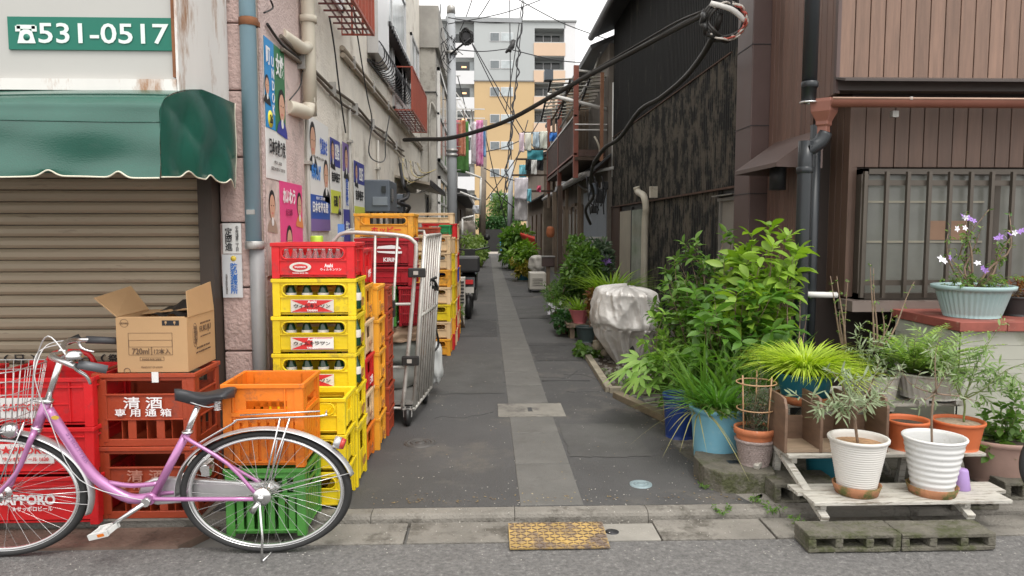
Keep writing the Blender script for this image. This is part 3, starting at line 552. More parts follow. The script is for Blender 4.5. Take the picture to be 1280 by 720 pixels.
part(MB().box(2.285, 2.33, 7.0, 13.6, 2.905, 2.918), 'flashing', MC['dark_rust'], bh)
wf = part(MB().box(2.27, 2.33, 6.72, 7.27, 1.53, 1.56).box(2.28, 2.33, 6.74, 6.78, .55, 1.53).box(2.28, 2.33, 7.2, 7.25, .55, 1.53).box(2.22, 2.33, 6.7, 7.3, 1.575, 1.585), 'window', mat('dull_aluminium', (.26, .25, .23), .5, metal=.4), bh)
part(MB().box(2.30, 2.33, 6.78, 7.2, .55, 1.53), 'pane', mat('grey_curtain', (.27, .25, .22), .6), wf)
part(MB().box(2.29, 2.33, 10.92, 11.7, .1, 1.55), 'glass_door', mat('green_glass', (.30, .38, .30), .2, var=.3, vs=1.5, c2=(.5, .52, .46)), bh)
part(MB().box(2.29, 2.33, 11.75, 12.75, .1, 1.55), 'door', mat('beige_door', (.40, .36, .29), .6), bh)
part(MB().box(2.285, 2.34, 11.7, 11.75, .1, 1.6), 'door_post', black_p, bh); part(MB().box(2.285, 2.34, 12.78, 13.6, 0, 1.63), 'side_boarding', mat('dark_brown_wood', (.07, .035, .022), .7, var=.4, vs=6, stretch=(1, 5, .5)), bh)
part(MB().prism([(1.95, 4.75), (7, 6.9), (7, 7.05), (1.92, 4.88)], 1, 5.8, 13.9), 'roof', mat('roof_slate', (.06, .062, .065), .6, var=.2), bh)
part(MB().tube([(1.93, 5.8, 4.78), (1.93, 13.95, 4.78)], .06, 10), 'gutter', dark_m, bh)
o = empty('vent_hose', (2.25, 10.6, 0), 'beige drain pipe with crooked top on the black wall behind the covered scooter', 'pipe')
q = PX(806, 300, 2.24)
part(MB().tube([(2.24, q.y, .1), (2.24, q.y, 1.30), (2.24, q.y-.06, 1.55), (2.22, q.y+.02, 1.72), (2.24, q.y+.5, 1.80), (2.22, q.y+.55, 1.88)], .05, 12, sub=4), 'hose', beige, o)
part(MB().box(2.2, 2.3, q.y-.5, q.y-.42, 1.68, 1.83), 'socket', beige, o)
o = empty('utility_column', (2.24, 6.2, 0), 'tall dark mauve-brown sheet metal column between the black wall and the brown house', 'column')
part(MB().box(2.15, 2.36, 6.05, 6.42, 0, 6), 'casing', mat('mauve_brown', (.105, .068, .062), .45, var=.1, dirt=(.2, .15, .13), da=.2, ds=2), o, bevel=.008)
for z in (1.55, 2.1, 2.75): part(MB().box(2.146, 2.364, 6.046, 6.424, z, z+.006), 'joint', dark_m, o)
# ================================================================ RIGHT: BROWN HOUSE
ho = empty('brown_house', (4, 5, 0), 'brown timber-grain clad house with barred window on the right', 'building')
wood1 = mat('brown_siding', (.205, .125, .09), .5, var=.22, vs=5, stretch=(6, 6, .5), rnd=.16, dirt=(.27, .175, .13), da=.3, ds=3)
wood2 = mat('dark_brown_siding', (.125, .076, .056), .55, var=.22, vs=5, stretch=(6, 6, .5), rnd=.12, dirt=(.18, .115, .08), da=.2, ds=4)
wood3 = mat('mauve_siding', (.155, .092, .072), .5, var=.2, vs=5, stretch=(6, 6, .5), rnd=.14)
groove = mat('groove_dark', (.04, .028, .024), .7)
part(MB().box(2.33, 7, 4.90, 6.4, 2.2, 5.5).box(2.33, 7, 5.25, 6.4, 0, 2.2).box(2.47, 7, 5.0, 6.4, .78, 2.2), 'wall', groove, ho)
part(MB().box(2.47, 7, 5.35, 6.4, 0, .8), 'under_floor', black_p, ho)  # solid black block: the darkness of the void below the floor, put in as colour
def board(x0, x1, y0, y1, z0, z1, m, par=ho): return part(MB().box(x0, x1, y0, y1, z0, z1), 'board', m, par, bevel=.003)
x = 2.305
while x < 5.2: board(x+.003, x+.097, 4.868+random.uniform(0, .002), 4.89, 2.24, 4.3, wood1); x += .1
x = 2.452
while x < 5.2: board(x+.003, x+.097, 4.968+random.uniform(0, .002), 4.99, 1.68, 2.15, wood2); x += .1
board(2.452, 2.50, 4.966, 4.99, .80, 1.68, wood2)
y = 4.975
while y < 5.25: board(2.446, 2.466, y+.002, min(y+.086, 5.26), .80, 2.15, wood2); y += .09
y = 4.875
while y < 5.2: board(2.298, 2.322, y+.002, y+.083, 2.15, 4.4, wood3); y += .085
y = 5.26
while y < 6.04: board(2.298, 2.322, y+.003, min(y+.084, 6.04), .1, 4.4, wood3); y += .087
board(2.285, 2.31, 4.862, 4.90, 2.15, 4.4, MC['mauve_brown'])
part(MB().box(2.44, 2.47, 4.96, 4.975, .8, 2.15), 'corner_trim', wood2, ho)
part(MB().box(2.30, 7, 4.86, 5.0, 2.17, 2.24), 'sill_flashing', mat('flash_dark', (.07, .055, .05), .5), ho)
part(MB().prism([(4.72, 2.22), (4.88, 2.26), (4.88, 2.245), (4.72, 2.205)], 0, 2.28, 5.2), 'eave_sheet', MC['flash_dark'], ho)
# window with bars
alu = mat('bronze_aluminium', (.10, .085, .07), .45, metal=.35, var=.1)
a = P(1080, 374, 4.9); zb = a.z; zt = P(1080, 211, 4.9).z
wn = part(MB().box(2.5, 4.4, 4.90, 4.99, zb, zb+.04).box(2.5, 4.4, 4.90, 4.99, zt-.035, zt).box(2.5, 2.55, 4.9, 4.99, zb, zt).box(3.43, 3.47, 4.92, 4.99, zb, zt), 'window', alu, ho)
wg = mat('wired_glass', (.18, .185, .165), .16, var=.2, vs=1.6)
part(MB().box(2.54, 3.44, 4.955, 4.965, zb+.03, zt-.03), 'pane', wg, wn); part(MB().box(3.46, 4.38, 4.945, 4.955, zb+.03, zt-.03), 'pane', wg, wn)
for z in (zb+.38, zb+.65): part(MB().box(2.56, 3.38, 4.949, 4.955, z, z+.014), 'shelf_seen_through_glass', mat('shelf_pale', (.30, .28, .22), .5), wn)
part(MB().box(3.0, 3.28, 4.9495, 4.955, zb+.40, zb+.53), 'box_seen_through_glass', mat('box_blur', (.28, .17, .11), .5), wn)
part(MB().box(2.42, 4.5, 4.80, 5.0, zb-.075, zb-.004), 'window_sill', mat('sill_brown', (.20, .16, .14), .5), ho)
gr = empty('window_bars', (3.3, 4.8, zb), 'bronze window bars in front of the brown house window', 'grille')
for z in (zb+.10, zt-.115): part(MB().box(2.49, 4.4, 4.815, 4.84, z, z+.035), 'rail', alu, gr)
i = 0
for px in (1080, 1107, 1133.5, 1160, 1186, 1212, 1238, 1264, 1291, 1318):
    x = P(px, 290, 4.79).x; part(MB().box(x-.011, x+.011, 4.785, 4.812, zb+.02, zt-.025), 'bar', alu, gr)
# gutter, hopper and downpipes
cop = mat('copper_brown_plastic', (.25, .10, .07), .4, var=.12)
gt = empty('rain_gutter', (3.3, 4.7, 2.1), 'rust-brown rain gutter with hopper under the upper storey of the brown house', 'gutter')
zg = P(1150, 128, 4.66).z
def gut(u, v):
    a = math.pi*(v); return (2.16+3.1*u, 4.68-.05*math.cos(a), zg+.02-.05*math.sin(a))
part(MB().grid(gut, 6, 12), 'trough', cop, gt); part(MB().tube([(2.16, 4.63, zg+.02), (5.2, 4.63, zg+.02)], .006, 6), 'lip', mat('lip_pale', (.5, .33, .25), .4), gt)
for x in (2.66, 3.9): part(MB().box(x-.008, x+.008, 4.625, 4.87, zg+.012, zg+.03).box(x-.02, x+.02, 4.80, 4.84, zg-.07, zg-.03), 'bracket', steel, gt)
hx, hy = P(1030, 145, 4.74).x, 4.74
part(MB().lathe([(.085, zg+.03), (.088, zg+.01), (.082, zg-.05), (.055, zg-.1), (.05, zg-.11), (.05, zg-.135), (.04, zg-.14), (.04, zg-.2)], (hx, hy, 0), 4, sm=False, ex=1.1, ey=1), 'hopper', cop, gt, bevel=.006)
bpm = mat('black_pvc', (.022, .026, .03), .35, var=.1)
dn = empty('downpipe', (2.1, 4.75, 0), 'black downpipe running past the rust-brown hopper on the right', 'pipe')
x1 = P(1013, 60, 4.75).x; part(MB().tube([(x1, 4.75, zg+.02), (x1+.012, 4.75, 4.2)], .046, 14), 'upper_pipe', bpm, dn)
part(MB().tube([(hx+.01, hy-.0, zg-.18), (hx-.02, hy, zg-.24), (x1-.0, 4.74, zg-.30), (x1-.015, 4.74, zg-.38), (x1-.015, 4.74, .02)], .045, 14, sub=3), 'lower_pipe', bpm, dn)
for z in (zg+.12, zg-.42, 1.0): part(MB().lathe([(.049, z-.02), (.052, z-.018), (.052, z+.018), (.049, z+.02)], (x1-.015 if z < zg else x1, 4.742, 0), 14), 'collar', bpm, dn)
part(MB().torus((x1, 4.75, zg+.01), .05, .007, 'z'), 'clamp', chrome, dn)
tag(MB().tube([(x1+.12, 4.9, .02), (x1+.12, 4.9, 1.95)], .035, 12).build('downpipe', bpm), 'second, thinner black pipe in the shade just right of the main downpipe', 'pipe')
tag(MB().tube([P(1003, 368, 4.85), P(1046, 369, 4.85)], .02, 10).build('pipe', white_p), 'short white horizontal pipe on the brown house below the window', 'pipe')
hd = empty('vent_hood', (2.15, 5.4, 1.7), 'sloping brown metal hood with open underside on the side of the brown house', 'hood')
hm = mat('hood_brown', (.13, .09, .08), .4, metal=.3, var=.15)
part(MB().add([(2.3, 5.05, 1.95), (2.3, 5.9, 1.95), (1.98, 5.9, 1.72), (1.98, 5.05, 1.72), (2.3, 5.05, 1.68), (2.3, 5.9, 1.68), (1.98, 5.9, 1.69), (1.98, 5.05, 1.69), (1.99, 5.07, 1.69), (2.28, 5.07, 1.69)],
     [(0, 3, 2, 1), (3, 7, 6, 2), (1, 2, 6, 5), (0, 4, 7, 3)]), 'canopy_sheet', hm, hd)
part(MB().tube([(2.15, 5.45, 1.55), (2.15, 5.45, 1.75)], .06, 12), 'vent_mouth', dark_m, hd)
# pale boundary block with brick-red cap
bk = empty('garden_wall', (3.5, 4.4, 0), 'pale grey clad low wall with a red-painted cap under the window', 'wall')
pw = mat('pale_cladding', (.42, .42, .36), .7, var=.08, vs=2, dirt=(.29, .30, .23), da=.45, ds=3)
part(MB().box(2.72, 4.6, 4.14, 4.78, -.02, .68), 'wall', pw, bk)
z = 0.02
while z < .64: part(MB().box(2.712, 4.6, 4.128, 4.145, z, z+.0805).box(2.705, 2.722, 4.128, 4.78, z, z+.0805), 'cladding_board', pw, bk); z += .082
capm = mat('red_cap', (.27, .075, .055), .65, var=.25, vs=8, dirt=(.42, .22, .17), da=.38, ds=6)
x = 2.69
for i in range(7): part(MB().box(x, x+.275, 4.09, 4.80, .68, .735), 'cap_tile', capm, bk, bevel=.004); x += .279
# ================================================================ CRATES
def pl(name, c, **k): return mat('plastic_'+name, c, .42, var=.12, vs=4, rnd=.13, dirt=[x*.5+.03 for x in c], da=.42, ds=9, bump=.15, bs=60, **k)
YEL = pl('yellow', (.80, .60, .012)); RED = pl('red', (.62, .014, .018)); ORA = pl('orange', (.80, .20, .012)); AMB = pl('amber', (.80, .37, .03)); CRM = pl('cream', (.70, .50, .29)); BRR = pl('brick_red', (.36, .055, .02)); GRN = pl('green', (.07, .26, .045)); BLU = pl('blue', (.02, .05, .42)); DRD = pl('dark_red', (.42, .01, .02)); GRE = pl('emerald', (.01, .26, .07)); WHT = pl('white', (.7, .66, .6))
def wall_boxes(L, h, kind):
    """pieces of one crate wall: (u0,u1,z0,z1,outward)"""
    o = []; a = L/2; pw_ = min(.035, L*.12)
    o += [(-a, -a+pw_, 0, h, .002), (a-pw_, a, 0, h, .002)]
    i = a-pw_
    if kind == 'slot':
        o += [(-i, i, .02, .52*h, -.004), (-i, i, .84*h, h, -.002), (-i, -i+.012, .52*h, .84*h, -.004), (i-.012, i, .52*h, .84*h, -.004), (-i, i, .02, .10*h, .002), (-i, i, .50*h, .535*h, .003)]
    elif kind == 'handle':
        o += [(-i, i, .02, .50*h, -.004), (-i, -i*.55, .5*h, .82*h, -.004), (i*.55, i, .5*h, .82*h, -.004), (-i, i, .82*h, h, -.004), (-i*.56, -i*.5, .02, .9*h, .001), (i*.5, i*.56, .02, .9*h, .001)]
    elif kind == 'panel':
        o += [(-i, i, .02, h, -.006), (-i*.72, -i*.69, .02, h, .002), (i*.69, i*.72, .02, h, .002), (-i, i, .80*h, .83*h, .004), (-i*.69, i*.69, .45*h, .47*h, -.002)]
    elif kind == 'sake':
        o += [(-i, i, .70*h, .725*h, .004), (-i, i, .38*h, .70*h, -.004), (-i, i, 0, .10*h, 0), (-i, i, .9*h, h, -.002), (-i, i, .36*h, .385*h, .003)]
        for k in (-1, 1): o.append((k*i*.34-.018, k*i*.34+.018, .1*h, .38*h, -.004))
        for k in (-1, 1): o.append((k*i*.97-.012, k*i*.97+.012, .02, .92*h, .003))
    elif kind == 'deep':
        o += [(-i, i, .02, .08*h, .003), (-i, i, .08*h, .50*h, -.008), (-i, i, .62*h, .67*h, .006), (-i, i, .54*h, .70*h, -.003), (-i, -i*.55, .70*h, .80*h, -.003), (i*.75, i, .70*h, .80*h, -.003), (-i, i, .80*h, h, -.003)]
        for k in range(7): u = -i+(k+.5)*2*i/7; o.append((u-.012, u+.012, .08*h, .60*h, .001))
        for u in (-i*.95, i*.70): o.append((u-.003, u+.003, .67*h, .97*h, .003))
    elif kind == 'ribs':
        o += [(-i, i, .02, .10*h, .001), (-i, i, .58*h, .64*h, .004), (-i, i, .70*h, .76*h, -.002), (-i, i, .86*h, h, -.003), (-i*.8, i*.8, .86*h, .9*h, .002)]
        n = 6
        for k in range(n): u = -i+(k+.5)*2*i/n; o.append((u-.014, u+.014, .05*h, .62*h, -.003))
        for u in (-i*.98, -i*.62, i*.62, i*.98): o.append((u-.01, u+.01, .62*h, .9*h, -.001))
    elif kind == 'fin':
        o += [(-i, i, .02, h, -.012), (-i, i, .30*h, .33*h, .002), (-i, i, .78*h, .81*h, .002)]
        n = 8
        for k in range(n): u = -i+(k+.5)*2*i/n; o.append((u-.004, u+.004, .02, .95*h, .001))
    return o
CM_ = {}
def crate_mesh(w, d, h, m, fr, si):
    key = (round(w, 3), round(d, 3), round(h, 3), m.name, fr, si)
    if key in CM_: return CM_[key]
    t = .009; mb = MB()
    for kind, L, off, ax in ((fr, w, -d/2, 0), (fr, w, d/2, 1), (si, d, w/2, 2), (si, d, -w/2, 3)):
        for u0, u1, z0, z1, out in wall_boxes(L, h-.004, kind):
            if ax == 0: mb.box(u0, u1, off-out, off+t-out*.0, z0, z1)
            if ax == 1: mb.box(u0, u1, off-t, off+out, z0, z1)
            if ax == 2: mb.box(off-t, off+out, u0+.001, u1-.001, z0, z1)
            if ax == 3: mb.box(off-out, off+t, u0+.001, u1-.001, z0, z1)
    mb.box(-w/2+.012, w/2-.012, -d/2+.012, d/2-.012, .006, .014)
    for k in range(1, 4): x = -w/2+k*w/4; mb.box(x-.002, x+.002, -d/2+.01, d/2-.01, .014, h*.45)
    if fr == 'slot':   # round off the slot ends
        a_ = w/2-min(.035, w*.12)-.010; zc = .69*h; rr = .155*h
        pts = [(-a_+rr+(-math.cos(q)*rr if True else 0), -d/2-.001, zc+math.sin(q)*rr) for q in [R(-90+i*22.5) for i in range(9)]]
        pts = [(-a_+rr-math.cos(R(q))*rr, -d/2-.002, zc+math.sin(R(q))*rr) for q in range(-90, 91, 20)]+[(a_-rr+math.cos(R(q))*rr, -d/2-.002, zc+math.sin(R(q))*rr) for q in range(90, -91, -20)]
        mb.tube(pts+pts[:1], .0045, 5)
        for sx in (-1, 1):
            for sz in (-1, 1): mb.prism([(sx*a_, zc+sz*rr*1.05), (sx*(a_-rr*.75), zc+sz*rr*1.05), (sx*a_, zc+sz*rr*.25)], 1, -d/2+.001, -d/2+.008)
    body = mb.mesh('crate_body', m)
    rb = MB(); e = .006; zz0 = h-.022
    for z0, z1, e in ((h-.020, h-.002, .007),):
        rb.box(-w/2-e, w/2+e, -d/2-e, -d/2+.004, z0, z1).box(-w/2-e, w/2+e, d/2-.004, d/2+e, z0, z1).box(-w/2-e, -w/2+.004, -d/2+.004, d/2-.004, z0, z1).box(w/2-.004, w/2+e, -d/2+.004, d/2-.004, z0, z1)
    rim = rb.mesh('rim', m); CM_[key] = (body, rim); return CM_[key]
random.seed(21)
def crate(x, y, z, w, d, h, m, label, fr='slot', si='handle', group=None, jit=1, cat='crate', name='bottle_crate'):
    bm_, rm_ = crate_mesh(w, d, h, m, fr, si)
    o = link(name, bm_, None, (x+random.uniform(-.003, .003)*jit, y, z), (0, 0, R(random.uniform(-.7, .7)*jit))); tag(o, label, cat, group)
    b = o.modifiers.new('bevel', 'BEVEL'); b.width = .0022; b.segments = 1
    r = link('rim', rm_, o); b = r.modifiers.new('bevel', 'BEVEL'); b.width = .002; b.segments = 1
    return o
def lab(o, s_, m, cx, cz, w_, h_, d, lift=.006, bold=.015, **k):
    """lettering on the front wall of a crate (crate-local coordinates)"""
    p = world(o) @ V((cx, -d/2-lift, cz)); c, s = math.cos(o.rotation_euler.z), math.sin(o.rotation_euler.z)
    return text(s_, m, p, (c, s, 0), (0, 0, 1), w_, h_, o, bold=bold, **k)
def sidelab(o, s_, m, cy, cz, w_, h_, w, lift=.004, bold=.015, **k):
    p = world(o) @ V((w/2+lift, cy, cz)); c, s = math.cos(o.rotation_euler.z), math.sin(o.rotation_euler.z)
    return text(s_, m, p, (-s, c, 0), (0, 0, 1), w_, h_, o, bold=bold, **k)
def patch(o, cx, cz, w_, h_, d, m, lift=.003, nm='label_panel'):
    q = MB().box(-w_/2, w_/2, -.0008, .0008, -h_/2, h_/2).build(nm, m, loc=(cx, -d/2-lift, cz)); q.parent = o; return q
ORD = ['bottom', 'second from the bottom', 'third from the bottom', 'fourth from the bottom', 'fifth from the bottom', 'sixth from the bottom', 'seventh from the bottom', 'eighth from the bottom']
def bottle(x, y, z, m, lm, label, grp, r=.026, h=.15, me={}):
    k = (m.name, r, h)
    if k not in me:
        me[k] = MB().lathe([(0, 0), (r*.9, 0), (r, .006), (r, h*.5), (r*.93, h*.57), (r*.5, h*.78), (r*.42, h*.9), (r*.5, h*.91), (r*.5, h*.96), (r*.42, h*.97), (r*.4, h), (0, h)], n=12).mesh('bottle', m)
        me[k+('l',)] = MB().lathe([(r*1.02, h*.28), (r*1.03, h*.29), (r*1.03, h*.52), (r*1.02, h*.53)], n=12).mesh('label', lm) if lm else None
    o = link('bottle', me[k], None, (x, y, z)); tag(o, label, 'bottle', grp)
    if lm: link('paper_label', me[k+('l',)], o, (0, 0, 0))
    return o
btg = mat('bottle_green', (.006, .045, .02), .12, var=.1, spec=.7); btl = mat('bottle_label', (.72, .68, .62), .5, var=.05)
clr = mat('clear_glass', (.75, .78, .78), .08, var=0, trans=.85, spec=.6)
OL = ['leftmost', 'second from the left', 'third from the left', 'fourth from the left', 'rightmost']
# --- stack A: red beer crates, far left (names: red, white, maker lettering)
YA = 3.13; xr = P(118, 560, YA).x; wA = .47; dA = .37; hA = .213
for k in range(3):
    o = crate(xr-wA/2+(.004, -.004, .0)[k], YA+dA/2, .005+k*hA, wA, dA, hA, RED, 'red beer crate at the far left, %s of three under the bicycle basket' % ['bottom', 'middle', 'top'][k], 'panel', 'panel', 'red beer crates at the far left')
    x0 = -.055
    if k == 0:
        lab(o, 'SAPPORO', tw, x0, .115, .235, .045, dA, bold=.03); lab(o, '★サッポロビール', tw, x0+.02, .075, .17, .022, dA)
    elif k == 1:
        patch(o, x0, .10, .25, .085, dA, paper); lab(o, 'S★PPORO', redink, x0, .118, .23, .038, dA, bold=.02); lab(o, 'サッポロビール 1620', redink, x0+.01, .078, .19, .02, dA)
    else:
        patch(o, x0-.01, .085, .27, .085, dA, paper); lab(o, '★SAPPORO', redink, x0-.0, .09, .24, .04, dA, bold=.02)
# crate top handle arches on the upper crate
hb = MB()
for s_ in (-1,):
    hb.tube([(-.16, dA/2, .205), (-.13, dA/2, .25), (-.05, dA/2, .262), (.03, dA/2, .25), (.06, dA/2, .205)], .012, 8, sub=3)
hb.box(-.235, -.12, dA/2-.01, dA/2, .2, .225)
adopt(hb.build('handle_arch', RED, loc=o.location), o)
o = crate(P(60, 500, 3.5).x-.42, 3.35, .005, .44, .36, .63, RED, 'taller red crate standing left of the beer crates at the picture edge', 'panel', 'panel')
# --- stack B: sake crates
YB = 3.19; xa = P(121, 560, YB).x; xb = P(246, 560, YB).x; wB = xb-xa; dB = .29; hB = .322
for k in range(2):
    o = crate((xa+xb)/2, YB+dB/2, .005+k*hB, wB, dB, hB, BRR, ['lower brick-red sake crate behind the pink bicycle frame', 'upper brick-red sake crate with white lettering under the cardboard box'][k], 'sake', 'sake', 'brick-red sake crates', jit=.3)
    m_ = tw if k else mat('faded_print', (.45, .2, .15), .6)
    lab(o, '清 酒', m_, -.005, hB*.60, .165, .052, dB, bold=.012); lab(o, '専 用 通 箱', m_, -.005, hB*.465, .24, .035, dB, bold=.012); sidelab(o, '20', tw, .0, hB*.55, .05, .04, wB, .006)
    if k: adopt(MB().box(-.014, .014, -.0015, .0015, 0, .045).build('tape', paper, loc=(xa+wB*.62, YB-.009, hB*2-.035), rz=0), o)
ztop = .005+2*hB
# --- cardboard box
kraft = mat('kraft_card', (.50, .31, .155), .75, var=.06, vs=2, bump=.1, bs=30); krp = mat('kraft_print', (.16, .10, .06), .7, var=0)
cb = empty('cardboard_box', (P(205, 472, 3.3).x, 3.33, ztop), 'open cardboard sake box with printed sides standing on the brick-red crate', 'box')
f0 = P(150, 473, 3.2); f1 = P(236, 473, 3.2); zb_ = ztop+.001; zt_ = P(190, 397, 3.2).z
x0, x1 = f0.x-.008, f1.x; y0, y1 = 3.2, 3.2+.32
part(MB().box(x0, x1, y0, y0+.005, zb_, zt_), 'front_panel', kraft, cb)
part(MB().box(x1-.005, x1, y0+.005, y1, zb_, zt_), 'side_panel', kraft, cb); part(MB().box(x0, x0+.005, y0+.005, y1, zb_, zt_), 'side_panel', kraft, cb)
part(MB().box(x0+.005, x1-.005, y1-.005, y1, zb_, zt_).box(x0+.005, x1-.005, y0+.005, y1-.005, zb_, zb_+.005), 'back_panel', kraft, cb)
def flap(pts, nm='flap'):
    mb = MB(); n_ = (V(pts[1])-V(pts[0])).cross(V(pts[3])-V(pts[0])).normalized()*.004
    mb.add([V(p) for p in pts]+[V(p)+n_ for p in pts], [(0,1,2,3),(7,6,5,4),(0,4,5,1),(1,5,6,2),(2,6,7,3),(3,7,4,0)]); return part(mb, nm, kraft, cb)
flap([(x0, y0+.01, zt_), (x0, y1-.01, zt_), P(163, 358, y1-.01), P(117, 373, y0+.01)])
fr_ = flap([(x1, y0+.01, zt_), (x1, y1-.01, zt_), P(262, 352, y1-.03), P(232, 364, y0+.02)])
flap([(x0+.01, y0+.002, zt_), (x1-.01, y0+.002, zt_), (x1-.015, y0+.13, zt_-.06), (x0+.015, y0+.13, zt_-.06)])
flap([(x0+.01, y1-.004, zt_), (x1-.01, y1-.004, zt_), (x1-.02, y1-.13, zt_+.022), (x0+.02, y1-.12, zt_-.005)])
part(MB().grid(lambda u, v: (x0+.07+(x1-x0-.08)*u, y0+.16+.14*v, zt_-.01+.055*math.sin(u*3)*v+.008*math.sin(u*17)), 14, 6), 'black_liner', mat('black_bag', (.02, .016, .014), .5), cb)
tF = lambda s_, px, py, w_, h_, m=krp, **k: text(s_, m, V((P(px, py, 3.199).x, 3.199, P(px, py, 3.199).z)), (1, 0, 0), (0, 0, 1), w_, h_, cb, **k)
tF('720ml', 176, 439, .072, .026, bold=.01); tF('12本入', 203, 439, .07, .024, bold=.01); tF('（要冷暗）', 155, 404, .035, .008); tF('MADE FOR SAKE', 190, 449, .08, .008); tF('PRODUCT OF JAPAN', 190, 459, .09, .007)
ln = MB(); 
def lnr(px0, py0, px1, py1):
    a = P(px0, py1, 3.199); b = P(px1, py0, 3.199); t_ = .0012
    ln.box(a.x, b.x, 3.1985, 3.1999, a.z, a.z+t_).box(a.x, b.x, 3.1985, 3.1999, b.z-t_, b.z).box(a.x, a.x+t_, 3.1985, 3.1999, a.z, b.z).box(b.x-t_, b.x, 3.1985, 3.1999, a.z, b.z)
lnr(161, 416, 215, 444); lnr(161, 425, 215, 434); lnr(189, 434, 190, 444); lnr(175, 446, 205, 451); adopt(ln.build('printed_frame', krp), cb)
hs_ = MB()
for px in (208, 218.5):
    a = P(px-5.5, 407, 3.199); b = P(px+5, 400.5, 3.199); hs_.box(a.x, b.x, 3.1985, 3.1999, a.z, b.z)
adopt(hs_.build('handling_mark', ink), cb); hs_ = MB()
for px in (207, 218): a = P(px, 404, 3.198); hs_.box(a.x-.004, a.x+.004, 3.1975, 3.1984, a.z-.001, a.z+.008).box(a.x-.001, a.x+.001, 3.1975, 3.1984, a.z-.008, a.z)
adopt(hs_.build('handling_symbol', kraft), cb)
rg = MB(); rg.torus((P(155, 404, 3.199).x, 3.199, P(155, 404, 3.199).z), .017, .0008, 'y', 24, 4).torus((P(159, 464, 3.199).x, 3.199, P(159, 464, 3.199).z), .013, .0015, 'y', 24, 4); adopt(rg.build('recycling_mark', krp), cb)
sT = lambda s_, y, z, w_, h_, **k: text(s_, krp, (x1+.0006, y, z), (0, 1, 0), (0, 0, 1), w_, h_, cb, **k)
zc = (zb_+zt_)/2
sT('FUKUJU', y0+.20, zc+.045, .13, .034); sT('福寿', y0+.085, zc+.03, .032, .085, vertical=True, bold=.01); sT('KOBE SHU-SHIN-KAN', y0+.2, zc+.075, .12, .008); sT('SAKE BREWERY CO., LTD.', y0+.2, zc+.015, .12, .007); sT('灘の酒 福寿 神戸酒心館', y0+.17, zc-.03, .15, .010); sT('神戸市東灘区御影塚町', y0+.17, zc-.05, .17, .008)
rg = MB(); rg.T = M4.Translation((x1, y0+.085, zc+.03)) @ M4.Diagonal((1, .6, 1.25, 1)); rg.torus((0, 0, 0), .042, .0012, 'x', 30, 4); adopt(rg.build('oval_mark', krp), cb)
# stickers on the right flap
a, b, c_, d_ = [V(q) for q in ((x1, y0+.01, zt_), (x1, y1-.01, zt_), P(262, 352, y1-.03), P(232, 364, y0+.02))]
bil = lambda u, v: (a*(1-u)+b*u)*(1-v)+(d_*(1-u)+c_*u)*v
nn = (b-a).cross(d_-a).normalized(); nn = nn if nn.x > 0 else -nn
for u0, u1, v0, v1, m_, nm in ((.12, .44, .15, .9, mat('sticker_red', (.7, .05, .04), .5), 'red_sticker'), (.2, .36, .3, .75, paper, 'sticker_centre'), (.80, .985, .25, .95, paper, 'white_sticker')):
    l_ = .002 if nm == 'sticker_centre' else .001
    adopt(MB().add([bil(u0, v0)+nn*l_, bil(u1, v0)+nn*l_, bil(u1, v1)+nn*l_, bil(u0, v1)+nn*l_, bil(u0, v0)-nn*(.006), bil(u1, v0)-nn*.006, bil(u1, v1)-nn*.006, bil(u0, v1)-nn*.006], [(0, 1, 2, 3), (0, 4, 5, 1), (1, 5, 6, 2), (2, 6, 7, 3), (3, 7, 4, 0)]).build(nm, m_), cb)
# --- stack C: green and orange behind the rear wheel
YC = 2.995; xa = P(280, 560, YC).x; xb = P(380, 560, YC).x; dC = .285; zo = P(330, 585, YC).z; zt2 = P(330, 480, YC).z
crate((xa+xb)/2, YC+dC/2, 0, xb-xa, dC, zo, GRN, 'green plastic crate on the ground behind the bicycle rear wheel', 'ribs', 'ribs', jit=.4)
crate((xa+xb)/2, YC+dC/2, zo+.002, xb-xa, dC, zt2-zo, ORA, 'deep bright orange crate stacked on the green one behind the rear wheel', 'deep', 'deep', jit=.4)
